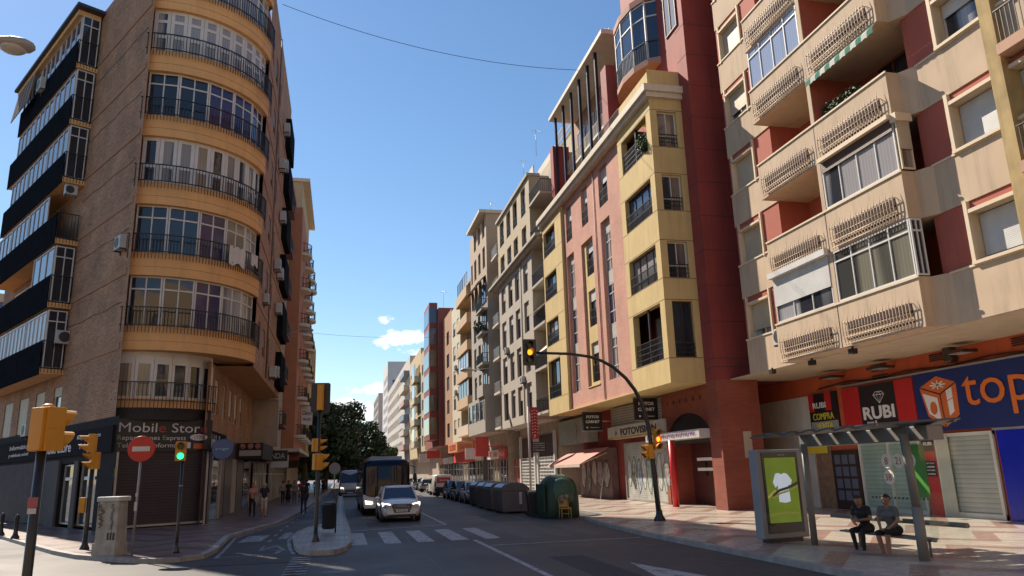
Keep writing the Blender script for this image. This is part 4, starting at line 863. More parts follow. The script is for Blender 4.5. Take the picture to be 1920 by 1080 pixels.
def shops(par, fr, s0, s1, d, items, ztop=5.4):
    """ground floor shop bays: (width, door material, sign material, sign text, text material)"""
    s = s0
    for w_, dm, sm_, tx, tm in items:
        e = min(s+w_, s1)
        panel(par, fr, s+.25, e-.25, .12, 3.2, dm, d, d+.06, "shop_front")
        fb = MB(); 
        for x in (s+.25, (s+e)/2, e-.33): fb.fbox(fr, x, x+.08, .12, 3.3, d+.06, d+.12)
        fb.fbox(fr, s+.25, e-.25, 2.4, 2.48, d+.06, d+.11); fb.build("frame", ALU, par)
        if sm_:
            sg = panel(par, fr, s+.15, e-.15, 3.35, 4.3, sm_, d, d+.25)
            if tx: q = MB(); text_mb(q, tx, fr, (s+e)/2, 3.82, .45, (e-s)*.7, d+.26); q.build("lettering", tm, sg)
        s = e
GRY = mat("grey_beige_render", (.44, .39, .33), .85, .06, .8, dirt=.14); GRY2 = mat("ochre_beige_render", (.47, .39, .26), .85, .07, .8, dirt=.15); GRYD = mat("grey_render", (.38, .35, .31), .85, .07, .8, dirt=.2)
BEI = mat("tan_render", (.46, .35, .25), .85, .07, .8, dirt=.15); BRN = mat("brown_render", (.40, .22, .12), .85, .1, .8, dirt=.2)
gc = [(60.1, 61.8), (63.35, 65.1), (66.15, 67.9), (69.15, 71.1)]; gr = [(6.72, 9.25), (10.15, 12.7), (13.55, 16.2), (17.05, 19.6)]
Gb = block("grey beige apartment building with narrow tall windows and a moulded string course", 15.3, 58.7, 72.2, 20.2, GRY, gc, gr, 6.0, 12, .3, FRB, rail=0, wcols=1, shut=None)
q = MB(); wall(q, rfr(15.3), 58.7, 72.2, 20.6, 27.0, [(a, b, c, e) for a, b in gc for c, e in ((20.8, 22.95), (24.0, 26.5))], .3, 0, 0); shell(q, rfr(15.3), 58.7, 72.2, 20.6, 27.0, 12, 0); q.build("upper_wall", GRY2, Gb, fix=False)
for a, b in gc:
    for c, e in ((20.8, 22.95), (24.0, 26.5)): window(Gb, rfr(15.3), a, b, c, e, .28, 1, 0, FRB, GH, rail=.9)
q = MB(); g15 = rfr(15.3); q.fbox(g15, 55.4, 74.8, 20.18, 20.4, -1, .35); q.fbox(g15, 55.2, 75, 20.4, 20.62, -1, .55); q.fbox(g15, 58.6, 72.3, 26.9, 27.15, -1, .2); q.build("string_course", GRY, Gb)
q = MB(); q.fbox(g15, 54.65, 58.7, 5.99, 27.5, -12, -1.8, 0); q.fbox(g15, 72.2, 75.3, 5.99, 26.0, -12, -1.8, 0)
q.fbox(g15, 56, 71, 27, 30.3, -12, -3.2, 1); q.build("recess_wall", [GRY, GRY2], Gb)
for i in range(6):
    z = 6.5+3.45*i
    if i == 4: z = 20.62
    if i == 5: z = 24.1
    balcony(Gb, g15, 54.9, 58.65, z, 1.9, GRY, 1.05, d=-1.8); balcony(Gb, g15, 72.25, 75.2, z-.2, 1.95, CORN, 1.0, d=-1.8, sm=ALU)
    window(Gb, g15, 55.4, 57.9, z+.02, z+2.3, .05, 2, 0, FRB, G1, d=-1.74, name="balcony_door"); window(Gb, g15, 72.8, 74.8, z, z+2.2, .05, 2, 0, FRB, G1, d=-1.74, name="balcony_door")
for z in (13.4,): 
    q = MB(); q.hexa([g15.p(55.2, z+2.6, -1.5), g15.p(57.9, z+2.6, -1.5), g15.p(57.9, z+.9, .5), g15.p(55.2, z+.9, .5), g15.p(55.2, z+2.64, -1.5), g15.p(57.9, z+2.64, -1.5), g15.p(57.9, z+.94, .52), g15.p(55.2, z+.94, .52)]); q.build("awning", mat("cream_canvas", (.66, .6, .48), .9), Gb)
    q = MB(); z = 9.9; q.hexa([g15.p(55.2, z+2.6, -1.5), g15.p(57.9, z+2.6, -1.5), g15.p(57.9, z+1.2, .1), g15.p(55.2, z+1.2, .1), g15.p(55.2, z+2.64, -1.5), g15.p(57.9, z+2.64, -1.5), g15.p(57.9, z+1.24, .12), g15.p(55.2, z+1.24, .12)]); q.build("awning", mat("cream_canvas", (.66, .6, .48), .9), Gb)
q = MB()  # roof terrace clutter
q.fbox(g15, 58.9, 72, 27.1, 28.0, -.6, -.5); rails(q, [g15.p(50, 0, -3), g15.p(60, 0, -3)], 30.3, 31.2, .3, .02); q.fbox(g15, 60, 70, 30.3, 31.0, -3.3, -3.2); q.build("roof_parapet", CORN, Gb)
GATE = mat("lattice_white", (.55, .55, .54), .5); 
for a, b in ((59.5, 65.0), (66.0, 71.5)):
    panel(Gb, g15, a, b, .12, 5.0, FRD, -1.8, -1.72, "shop_window"); q = MB()
    for i in range(12): s_ = a+(b-a)*i/11; q.fbox(g15, s_-.05, s_+.05, .12, 3.2, -1.68, -1.62)
    for j in range(11): q.fbox(g15, a, b, .3+j*.28, .4+j*.28, -1.62, -1.6)
    for s_ in (a, b): q.fbox(g15, s_-.2, s_+.2, .12, 5.2, -1.7, -1.5)
    q.build("lattice_gate", GATE, Gb)
# tall tan building
fF = rfr(14.9); fc = [(77.3, 78.7), (80.0, 81.4), (82.7, 84.1), (85.2, 86.2)]
Fb = block("tall tan building with a projecting top storey and grey lower floors", 14.9, 76.3, 86.8, 20.0, GRYD, [(80.8, 82.3), (83.6, 85.1)], [(9.9, 12.5), (13.2, 15.8), (16.5, 19.2)], 6.0, 12, .3, FRD, wcols=1)
q = MB(); wall(q, fF, 76.3, 86.8, 20.0, 29.6, [(a, b, c, e) for a, b in fc for c, e in ((20.6, 22.7), (23.8, 26.2))]+[(a, b, 27.3, 29.3) for a, b in fc[:3]], .3, 0, 0); shell(q, fF, 76.3, 86.8, 20.0, 29.6, 12, 0, bottom=False); q.fbox(fF, 76.0, 84.6, 29.6, 29.95, -6, .8, 1); q.build("upper_wall", [BEI, CORN], Fb, fix=False)
for a, b in fc:
    for c, e in ((20.6, 22.7), (23.8, 26.2)): window(Fb, fF, a, b, c, e, .28, 1, 0, FRD, G1)
for a, b in fc[:3]: window(Fb, fF, a, b, 27.3, 29.3, .28, 1, 0, FRD, GW)
q = MB()
for i in range(4): s_ = 77.1+i*2.6; q.hexa([fF.p(s_, 22.8, 0), fF.p(s_+1.7, 22.8, 0), fF.p(s_+1.7, 21.9, .9), fF.p(s_, 21.9, .9), fF.p(s_, 22.84, 0), fF.p(s_+1.7, 22.84, 0), fF.p(s_+1.7, 21.94, .92), fF.p(s_, 21.94, .92)])
q.build("awning", mat("maroon_stripe_canvas", (.13, .05, .05), .9, .5, 6), Fb)
q = MB(); q.fbox(fF, 76.35, 86.7, 6.0, 9.7, 0, .5, 0); q.fbox(fF, 76.9, 86.2, 7.4, 9.3, .5, .52, 1)
for i in range(5): s_ = 76.9+i*2.3; q.fbox(fF, s_-.12, s_+.12, 7.4, 9.3, .52, .6, 2)
q.build("glazed_bay", [GRYD, G1, FRW], Fb)
for i in range(4): balcony(Fb, fF, 76.35, 79.9, 9.9+3.3*i if i < 3 else 19.0, .7, GRYD, 1.0, solid=(i == 0)); window(Fb, fF, 77, 79.4, 10+3.3*i, 12.2+3.3*i, .0, 2, 0, FRB, G1, d=.03, name="balcony_door")
bal_pl = thing("balcony_plants", "green plants crowding a balcony of the tall tan building", "plants", (14.3, 78, 16.5)); m_ = MB(); leaves(m_, [((14.3, 77.4+.7*i, 17.3), .55) for i in range(4)], 500, .12); m_.build("foliage", LEAF, bal_pl)
# cream building with orange balconies
CR2 = mat("pale_cream_render", (.58, .52, .38), .85, .06, .8, dirt=.12); ORR = mat("orange_render", (.56, .40, .24), .85, .08, .8, dirt=.15)
Er = [(7.0+3.4*i, 9.0+3.4*i) for i in range(5)]
Eb = block("pale cream building with orange balcony fronts", 15.3, 98.0, 106, 24.8, CR2, [(99, 101), (102.4, 104.6)], Er, 6.0, 12, .2, FRW, gms=[G2, GH])
q = MB(); q.fbox(rfr(15.3), 87.2, 98, 6.0, 24.8, -12, -1.0, 0); q.fbox(rfr(15.3), 87.1, 91.2, 23.8, 27, -12, -3, 0); q.fbox(rfr(15.3), 87.1, 98.0, 24.7, 25.0, -12, .4, 0)
q.build("side_wall", BEI, Eb)
for i in range(6):
    z = 6.6+3.4*i; balcony(Eb, rfr(15.3), 89.0, 97.9, z, 1.6, ORR if i else CORN, 1.0, solid=True, d=-1.0)
    window(Eb, rfr(15.3), 89.5, 97.5, z+1.0, z+3.0, .1, 4, 0, FRW, [GH, G1, GC, G1, GW, GH][i], d=.45 if i in (1, 2, 5) else -.8, name="glazed_balcony")
# brown slab, red bay with blue glass, and the blocks beyond
Ob = block("plain brown orange gable between the cream block and the red tower", 15.3, 106.1, 115.5, 25.3, BRN, [(109, 111.5)], [(7+3.4*i, 9+3.4*i) for i in range(5)], 6.0, 12, .15, FRD, parts=False, shut=0)
REDT = mat("tower_red", (.27, .075, .055), .7, .1, .8); Rb = thing("office_building", "dark red tower with a tall blue glass bay", "building", (18, 125, 0))
q = MB(); fR = rfr(14.6); q.fbox(fR, 115.6, 135.5, 6.0, 27.5, -12, 0, 0); q.fbox(fR, 117, 125, 7.0, 28.6, 0, 1.3, 0); q.fbox(fR, 115.6, 135.5, 0, 6.0, -12, -2, 1); q.build("wall", [REDT, mat("shop_wall_stone", (.42, .34, .27))], Rb)
for i in range(6):
    z = 7.8+3.5*i; a = MB(); a.fbox(fR, 117.4, 124.6, z, z+2.6, 1.3, 1.35); a.box(14.6-1.2, 14.6-.1, 116.95, 117.0, z, z+2.6); a.build("window", [glass("gold_glass", (.10, .08, .05), .08), G1, G2][0 if i in (0, 2, 3) else (1 if i == 1 else 2)], Rb)
    a = MB(); a.fbox(fR, 127, 134, z, z+1.8, 0, .03); a.build("window", G1, Rb)
Cb = block("grey cream building with stacked glazed balconies", 15.3, 135.6, 149.5, 25.2, GRY2, [(137, 139.4), (141, 143.4), (145, 147.4)], [(7+3.4*i, 9+3.4*i) for i in range(5)], 6.0, 12, .2, FRW, parts=False, shut=0)
Yb = block("yellow building with a narrow projecting bay", 15.3, 149.6, 174.4, 26.6, mat("warm_yellow_render", (.54, .42, .25), .85, .1), [(152+4.4*i, 154.6+4.4*i) for i in range(5)], [(7+3.6*i, 9.2+3.6*i) for i in range(5)], 5.0, 14, .2, FRW, parts=False, shut=0)
for i in range(4): balcony(Yb, rfr(15.3), 151, 158, 7.2+4.3*i, 1.2, CR2, 1.0, solid=True); a = MB(); a.fbox(rfr(15.3), 151.3, 157.8, 8.2+4.3*i, 10.6+4.3*i, 1.0, 1.1); a.build("glazed_balcony", GC, Yb)
PLE = mat("pale_violet_render", (.60, .585, .58), .85, .06, .5); 
Wb = block("tall pale block closing the right side of the street", 15.3, 262, 292, 40, PLE, [(264+6*i, 267+6*i) for i in range(4)], [(9+3.5*i, 11+3.5*i) for i in range(8)], 5, 14, .3, FRW, parts=False, shut=0)
q = MB()
for i in range(7): q.fbox(pfr(262), 17, 18.2, 10+3.6*i, 12+3.6*i, 0, .03)
q.build("end_windows", G1, Wb)
Wc = block("pale block with stacked pink and blue balconies in front of the tall pale block", 15.3, 174.5, 261, 28.8, mat("pale_block_render", (.55, .5, .44), .85, .06), [(196+4.5*i, 198.5+4.5*i) for i in range(14)], [(8+3.4*i, 10+3.4*i) for i in range(6)], 5, 14, .25, FRW, parts=False, shut=0)
for i in range(6): balcony(Wc, rfr(15.3), 176, 190, 7.5+3.4*i, 1.3, [mat("balcony_pink", (.48, .33, .3), .8), CORN, mat("balcony_slate", (.22, .28, .36), .7)][i % 3], 1.0, solid=True)
Xb = block("distant grey balconied block seen past the trees", 22.0, 300, 345, 33, mat("distant_grey", (.42, .38, .36), .9), [(303+7*i, 307+7*i) for i in range(6)], [(6+3.4*i, 8.4+3.4*i) for i in range(8)], 4, 16, .3, FRD, parts=False, shut=0, fr=Fr((6, 300), (1, -.02), (0, -1)) if False else rfr(14.0))
SR = mat("sign_bright_red", (.6, .06, .05), .6); SO = mat("sign_orange", (.7, .28, .12), .6); SW = mat("sign_white", (.65, .65, .63), .6); SB = mat("sign_sky_blue", (.15, .35, .55), .6); SGN = mat("sign_green", (.1, .35, .15), .6)
shops(Gb, rfr(15.3), 71.8, 75.3, -1.75, [(3.5, REDW, None, "", WHT)])
shops(Fb, rfr(15.3), 76.3, 86.8, -1.35, [(3.6, G1, SR, "MODA", SW), (3.5, GW, SW, "TODO", SR), (3.4, G1, SW, "HOGAR", SR)])
shops(Eb, rfr(15.3), 87.2, 106, -.9, [(5, GH, SW, "", SR), (5.5, G1, SR, "", WHT), (4.5, GW, SGN, "", WHT), (4, G1, SW, "", WHT)])
shops(Rb, rfr(15.3), 107, 135, -1.2, [(6, G1, SR, "", WHT), (6, GH, CORN, "", WHT), (5, G1, SW, "", WHT), (6, GW, SO, "", WHT)])
for s_, lab, m1, tx in ((92.5, "orange and cream casino style canopy sign over the pavement, with red letters", SO, "CALZADO"),):
    t = thing("canopy_sign", lab.replace("casino style ", ""), "sign", (13.0, s_, 4.4)); q = MB(); q.fbox(rfr(13.6), s_-4.5, s_+3, 4.4, 5.5, -1.5, .4, 0); q.fbox(rfr(13.6), s_-4.5, s_+3, 3.2, 4.4, -1.5, -.4, 1); o = q.build("box", [m1, SR], t)
    q = MB(); text_mb(q, tx, rfr(13.6), s_-.7, 4.95, .7, 5.6, .42); text_mb(q, tx, pfr(s_-4.5), 14.2, 4.95, .5, 1.4, .02); q.build("lettering", mat("letter_red", (.5, .03, .03), .6), t)
for i, (Y, x0, x1, z0, z1, m1, lab, tx) in enumerate([(78, 13.6, 15.0, 3.6, 5.6, SR, "red upright shop sign standing out from the tan building", "A"), (82, 13.2, 14.9, 3.4, 4.6, SW, "white square shop sign beside the red upright one", "B"), (118, 13, 15, 4.2, 5.4, SR, "small red awning shaped sign under the dark red tower", ""), (130, 13, 14.8, 3.8, 5.2, SW, "pale far shop sign past the dark red tower", "")]):
    t = thing("hanging_sign", lab, "sign", ((x0+x1)/2, Y, z0)); q = MB(); q.fbox(pfr(Y), x0, x1, z0, z1, -.2, 0); q.tube([(x1, Y+.1, (z0+z1)/2), (16.6, Y+.1, (z0+z1)/2)], .05, 6); q.build("box", m1, t)
# red banner and black board on the white pillar
t = thing("hanging_banner", "tall red banner with small white marks hung from a pale post", "sign", (14.7, 57.5, 4.4)); pf = pfr(57.5)
bx0, bx1 = 14.42, 15.02
q = MB(); q.fbox(pf, bx0, bx1, 4.45, 6.9, 0, .12); q.build("cloth", mat("banner_red", (.42, .02, .03), .6), t)
q = MB()
for i in range(8):
    for j in range(3): q.fbox(pf, bx0+.1+j*.2, bx0+.19+j*.2, 4.9+i*.24+.05*(j % 2), 4.96+i*.24+.05*(j % 2), .12, .125)
text_mb(q, "?", pf, (bx0+bx1)/2, 4.66, .26, .18, .125); q.build("marks", WHT, t)
q = MB(); q.tube([(bx0-.1, 57.6, ZK), (bx0-.1, 57.6, 6.98)], .09, 8); q.build("post", mat("post_pale", (.55, .53, .5), .6), t)
t = thing("board_sign", "small black board of white lines under the red banner", "sign", (15, 57.5, 3.5))
q = MB(); q.fbox(pf, 14.45, 15.6, 3.42, 4.22, 0, .1); q.build("board", JBK, t); q = MB()
for i in range(4): text_mb(q, ["COMPRO ORO", "Y PLATA", "MEJOR", "PRECIO"][i] if False else ["CENTRO MEDICO", "Y ESTETICO", "PLANTA BAJA", "Y PRIMERA"][i], pf, 15.02, 4.1-i*.17, .09, .95, .105)
q.build("lettering", WHT, t)
# ------------------------------------------------------------------ corner building with the curved bays (left)
BRK = brick("brown_brick", (.42, .215, .11), (.27, .125, .065), (.46, .32, .21), .30, .10, .02, dirt=.3)
ORB = mat("ochre_orange_render", (.76, .43, .175), .85, .1, .9, dirt=.3)
B = thing("apartment_building", "brown brick corner building with curved ochre balconies over the dark phone shop", "building", (-9, 44, 0))
Lp = Fr((-9.6, 36.2), (-.543, .84), (-.84, -.543)); Rp = lfr(-4.6); Rg = lfr(-6.4)
PH = 3.55; SL = [8.05+PH*k for k in range(7)]
# left facade
q = MB(); wo = [(8.75, 10.2, 5.4, 7.15), (11.85, 13.6, 5.2, 7.15), (15.1, 17.1, 5.0, 7.1), (18.6, 20.6, 5.0, 7.1)]
wall(q, Lp, .3, 25, 5.0, 29.4, wo, .2, 0, 0); wall(q, Lp, -.2, 25, 0, 5.0, [(2.0, 7.4, 0.12, 3.1)], .3, 1, 1)
q.quad(Lp.p(25, 0), Lp.p(25, 29.4), Lp.p(25, 29.4, -8), Lp.p(25, 0, -8), 0)
fa = Lp.p(.3, 0)
q.build("side_wall", [BRK, mat("dark_shop_cladding", (.03, .027, .03), .8, .2, spec=.08)], B, fix=False)
# right facade (overhanging) and ground floor
q = MB(); rwin = [(a, b, SL[k]+1.0, SL[k]+2.6) for k in range(6) for a, b in ((42.6, 43.6), (45.2, 46.6), (48.2, 49.2))]
wall(q, Rp, 41.2, 58.5, 7.85, 31.3, rwin, .2, 0, 0); q.quad(Rp.p(58.5, 7.85), Rp.p(58.5, 31.3), Rp.p(58.5, 31.3, -8), Rp.p(58.5, 7.85, -8), 0)
q.quad(Rp.p(41.0, 7.85, 0), Rp.p(58.5, 7.85, 0), Rp.p(58.5, 7.85, -2), Rp.p(41.0, 7.85, -2), 1)
w1 = [(41.0, 42.3, 5.4, 7.2), (43.8, 45.0, 5.4, 7.2), (46.3, 47.4, 5.4, 7.2), (48.6, 49.7, 5.4, 7.2), (51, 52.1, 5.4, 7.2)]
wall(q, Rg, 38.7, 58.5, 4.4, 7.85, w1, .2, 0, 0); wall(q, Rg, 38.7, 58.5, 0, 4.4, [], .2, 2, 2)
# body behind everything
body = [(-9.75, 36.9), (-5.0, 41.2), (-5.0, 58.4), (-24, 58.4)]
q.extr([(x, y, 8.0) for x, y in [(-10.0, 37.9), (-5.1, 42), (-5.1, 58.3), (-22.5, 58.3)]], (0, 0, 23.2), 0)
q.extr([(x, y, 0) for x, y in [(-10.0, 37.9), (-6.6, 39.6), (-6.6, 58.3), (-22.5, 58.3)]], (0, 0, 8.1), 0)
q.build("wall", [BRK, ORB, mat("maroon_stone", (.12, .06, .055), .4, .2, 2)], B, fix=False)
for i, o in enumerate(w1): window(B, Rg, *o, .15, 1, 0, FRW, GH, shut=[1.2, 0, 1.5, 1.5, .9][i], sm=SHW)
for i, o in enumerate(rwin): window(B, Rp, *o, .15, 1, 0, FRB, [G1, GH][i % 2], shut=[0, 1.0, 1.5][i % 3], sm=SHBR)
for i, o in enumerate(wo): window(B, Lp, *o, .15, 1, 0, FRW, GH, shut=[.5, 1.9, 2.05, 2.05][i], sm=SHB)
q = MB()
for z in SL[:6]: q.fbox(Lp, .6, 8.9, z-.02, z+.28, 0, .04)
for z in SL[1:6]: q.fbox(Rp, 41.3, 58.4, z-.25, z+.05, 0, .04)
q.build("floor_band", mat("band_brick", (.38, .20, .11), .9, .1), B)
# curved bays: arc in plan from the side wall to the street wall
P_A, P_B = Vector((-10.05, 36.95)), Vector((-4.55, 41.4)); ch = (P_B-P_A); cm = (P_A+P_B)/2; sag = 1.55; half = ch.length/2
Rr = (half*half+sag*sag)/(2*sag); od = Vector((ch.y, -ch.x)).normalized(); cc = cm-od*(Rr-sag); a0 = math.atan2((P_A-cc).y, (P_A-cc).x); a1 = math.atan2((P_B-cc).y, (P_B-cc).x)
if a0 > a1: a0 -= 2*math.pi
def bow(r, n=28, e0=0.0, e1=0.0): return [(cc.x+r*math.cos(a0+e0+(a1-a0-e0-e1)*i/n), cc.y+r*math.sin(a0+e0+(a1-a0-e0-e1)*i/n)) for i in range(n+1)]
for k in range(7):
    z = SL[k]; q = MB(); pts = [(x, y, z) for x, y in bow(Rr, 36)]+[(-5.2, 42.2, z), (-10.3, 38.2, z)]
    q.extr(pts, (0, 0, 1.12), 0, smooth=False); o = q.build("balcony_parapet", ORB, B)
    q = MB(); q.tube([(x, y, z+.42) for x, y in bow(Rr+.004, 36)], .008, 4); q.build("render_joint", mat("joint_ochre", (.25, .12, .04), .9), o)
    rb = MB(); rails(rb, [(x, y) for x, y in bow(Rr+.17, 18)], z+1.12, z+1.98, .15, .014, hz=(0,), spikes=.34, rr=.022); rb.build("railing", BLK, o)
    if k < 6:
        # glazing between the parapets
        z1, z2 = z+1.1, z+PH; n = 5 if k in (0, 1, 3, 5) else 9; pp = bow(Rr-.32, n, .03, .05); fm = FRW
        gm = {0: [G1, G1, GV, GH, GW], 1: [G1, G1, GV, GW, GC], 3: [G1, G1, GV, GV, GV]}.get(k, [GC]*9 if k != 2 else [GH, GW, GW, GW, G1, GW, GC, GH, G2])
        wn = None
        for i in range(n):
            a, b = Vector((*pp[i], 0)), Vector((*pp[i+1], 0)); t = (b-a).normalized(); fr = Fr((a.x, a.y), (t.x, t.y), (t.y, -t.x)); L = (b-a).length
            wide = n == 5; window(B, fr, 0, L, z1, z2, .0, 2 if wide else 1, .62 if wide or k == 4 else 0, fm, gm[i % len(gm)], fw=.075 if wide else .17, low=0 if wide else .95, d=.03)
            if not wide: pass
lt = thing("laundry", "pale towels hung over the curved railing", "laundry", (-6.6, 37.6, 12.2))
for i, (ia, wd, hh) in enumerate(((.58, .075, .95), (.775, .05, .62))):
    q = MB(); n = 8
    for j in range(n):
        pa = [cc.x+(Rr+.21+.03*math.sin(j*2.1))*math.cos(a0+(a1-a0)*(ia+wd*j/n*1.8)), cc.y+(Rr+.21+.03*math.sin(j*2.1))*math.sin(a0+(a1-a0)*(ia+wd*j/n*1.8))]
        pb = [cc.x+(Rr+.21+.03*math.sin(j*2.1+2.1))*math.cos(a0+(a1-a0)*(ia+wd*(j+1)/n*1.8)), cc.y+(Rr+.21+.03*math.sin(j*2.1+2.1))*math.sin(a0+(a1-a0)*(ia+wd*(j+1)/n*1.8))]
        zt = SL[1]+2.02; q.quad((*pa, zt-hh-.1*math.sin(j*1.1)), (*pb, zt-hh-.1*math.sin(j*1.1+1.1)), (*pb, zt), (*pa, zt))
    q.build("towel", mat("towel_white", (.6, .58, .54), .95), lt)
# first floor bow: cream glazing on a brick and ochre base
Q_A, Q_B = Vector((-10.15, 37.25)), Vector((-6.3, 39.6)); ch2 = Q_B-Q_A; od2 = Vector((ch2.y, -ch2.x)).normalized(); sg = .7; h2 = ch2.length/2; R2_ = (h2*h2+sg*sg)/(2*sg); c2 = (Q_A+Q_B)/2-od2*(R2_-sg)
b0 = math.atan2((Q_A-c2).y, (Q_A-c2).x); b1 = math.atan2((Q_B-c2).y, (Q_B-c2).x)
if b0 > b1: b0 -= 2*math.pi
def bow2(r, n=16): return [(c2.x+r*math.cos(b0+(b1-b0)*i/n), c2.y+r*math.sin(b0+(b1-b0)*i/n)) for i in range(n+1)]
q = MB(); q.extr([(x, y, 5.45) for x, y in bow2(R2_+.06)]+[(-6.6, 40.2, 5.45), (-10.2, 38.4, 5.45)], (0, 0, .42), 0); q.extr([(x, y, 4.9) for x, y in bow2(R2_+.02)]+[(-6.6, 40.2, 4.9), (-10.2, 38.4, 4.9)], (0, 0, .55), 1)
q.build("balcony_slab", [ORB, mat("bitumen_black", (.015, .014, .016), .6)], B)
pp = bow2(R2_-.1, 6)
for i in range(6):
    a, b = Vector((*pp[i], 0)), Vector((*pp[i+1], 0)); t = (b-a).normalized(); fr = Fr((a.x, a.y), (t.x, t.y), (t.y, -t.x)); L = (b-a).length
    window(B, fr, 0, L, 5.85, 7.6, .0, 1, 0, FRW, [GW, GW, G1, GH, G1, GH][i], fw=.13, d=.03); q = MB(); q.fbox(fr, 0, L, 7.6, 8.05, -.05, .04); q.build("window_head", FRW, B)
rb = MB(); rails(rb, [(x, y) for x, y in bow2(R2_+.25, 10)], 5.75, 6.6, .15, .013, hz=(0,), spikes=.45); rb.build("railing", BLK, B)
# shop front under it
SA, SBp = Vector((-9.95, 37.15)), Vector((-6.2, 39.35)); t = (SBp-SA).normalized(); Sf = Fr((SA.x, SA.y), (t.x, t.y), (t.y, -t.x)); SLn = (SBp-SA).length
SHD = slats("dark_shutter", (.055, .04, .045), .13, dark=.35, rough=.45)
q = MB(); q.fbox(Sf, -.05, SLn+.05, 0, 4.95, -.6, 0, 0); q.build("shop_wall", mat("dark_shop_cladding", (.03, .027, .03), .8, .2, spec=.08), B)
panel(B, Sf, .3, SLn-.15, .2, 3.5, SHD, .0, .04, "roller_shutter")
q = MB(); q.fbox(Sf, .18, .28, .1, 3.5, 0, .08); q.fbox(Sf, SLn-.14, SLn-.04, .1, 3.5, 0, .08); q.fbox(Sf, .28, SLn-.14, .18, .27, .04, .08); q.build("shutter_guide", ALU, B)
sg_ = panel(B, Sf, .0, SLn, 3.48, 4.95, mat("shop_sign_black", (.018, .018, .022), .35), .0, .16)
q = MB(); LW = mat("sign_letter_white", (.62, .62, .62), .5); LR = mat("sign_letter_red", (.5, .03, .04), .5); LG = mat("sign_letter_green", (.2, .42, .08), .5)
def word(mb, parts, fr, s0, zc, h, tot, d):
    n = sum(len(p_) for p_, _ in parts); s = s0
    for p_, m in parts:
        w_ = tot*sum({'i': .45, 'l': .42, 'M': 1.5, ' ': .7, 'r': .75, 't': .65}.get(ch_, 1.0) for ch_ in p_)/sum({'i': .45, 'l': .42, 'M': 1.5, ' ': .7, 'r': .75, 't': .65}.get(ch_, 1.0) for pp_, _ in parts for ch_ in pp_)
        if p_.strip(): 
            hh = h if any(c.isupper() or c in 'tlbdhfk' for c in p_) else h*.74; text_mb(mb, p_.strip(), fr, s+w_/2, zc-(h-hh)/2, hh, w_*.92, d, m, bold=.015)
        s += w_
text_multi(q, "Mobile Store", Sf, .15, 4.56, .42, 3.95, .165, 0, {5: 1, 11: 1})
text_multi(q, "Reparaciones Express", Sf, .12, 4.1, .2, 3.0, .165, 0, {0: 2, 13: 2})
text_multi(q, "Telefonía Informática", Sf, .12, 3.76, .2, 3.15, .165, 0, {0: 2, 10: 2})
q.extr([Sf.p(3.72+.42*math.cos(i*.52), 4.13+.16*math.sin(i*.52), .165) for i in range(12)], Sf.n*.01, 0); text_mb(q, "ITM", Sf, 3.72, 4.13, .16, .4, .18, 3)
q.fbox(Sf, 3.5, 3.95, 3.6, 3.85, .165, .17, 3); q.fbox(Sf, 3.2, 3.36, 3.62, 3.9, .165, .17, 0)
q.build("lettering", [LW, LR, LG, mat("sign_letter_orange", (.55, .12, .03), .5)], sg_)
q = MB(); q.fbox(Sf, .02, .2, 2.3, 2.75, .02, .05, 0); q.fbox(Sf, .02, .2, 2.2, 2.4, .05, .055, 1); q.build("sticker", [YLW, mat("sticker_blue", (.03, .2, .4), .5)], B)
# side shop front on the left wall
sg2 = panel(B, Lp, .1, 22.0, 3.45, 4.6, mat("shop_sign_dark", (.025, .022, .026), .9, spec=.05), .0, .12)
q = MB(); word(q, [("Mobil", 0), ("e", 1), (" ", 0), ("Stor", 0), ("e", 1)][::1], Lp, 6.3, 4.0, .5, -4.8, .13) if False else text_mb(q, "Mobile Store", Lp, 8.2, 3.9, .5, 5.0, .13, 0, bold=.01)
text_mb(q, "Reparaciones", Lp, 3.2, 4.25, .25, 3.3, .13, 0); text_mb(q, "Telefonía", Lp, 3.2, 3.85, .25, 2.6, .13, 0); text_mb(q, "Informática", Lp, 15.4, 4.25, .25, 4, .13, 0); text_mb(q, "y telefonía móvil", Lp, 15.4, 3.8, .25, 4.2, .13, 0)
q.build("lettering", [LW, LR], sg2)
GSH = slats("light_grey_shutter", (.13, .12, .12), .1, dark=.8, rough=.9, spec=.05); MIR = glass("shop_glass", (.06, .06, .06), .05)
panel(B, Lp, 9.0, 21.0, .15, 3.3, GSH, .0, .05, "roller_shutter"); panel(B, Lp, 7.5, 9.0, .1, 3.3, mat("grey_pillar", (.13, .12, .12), .9, .1, spec=.05), .0, .1, "pillar")
window(B, Lp, 5.2, 7.3, .25, 3.05, .2, 1, 0, ALU, MIR, name="shop_window"); window(B, Lp, 2.3, 4.6, .25, 3.05, .2, 1, 0, ALU, MIR, name="shop_window"); panel(B, Lp, 4.6, 5.2, .1, 3.2, mat("grey_pillar", (.16, .155, .155)), .0, .06, "pillar")
q = MB()
for s_ in (2.6, 5.5): q.fbox(Lp, s_, s_+1.5, 2.3, 2.45, -.14, -.12)
q.build("glass_sticker", WHT, B)
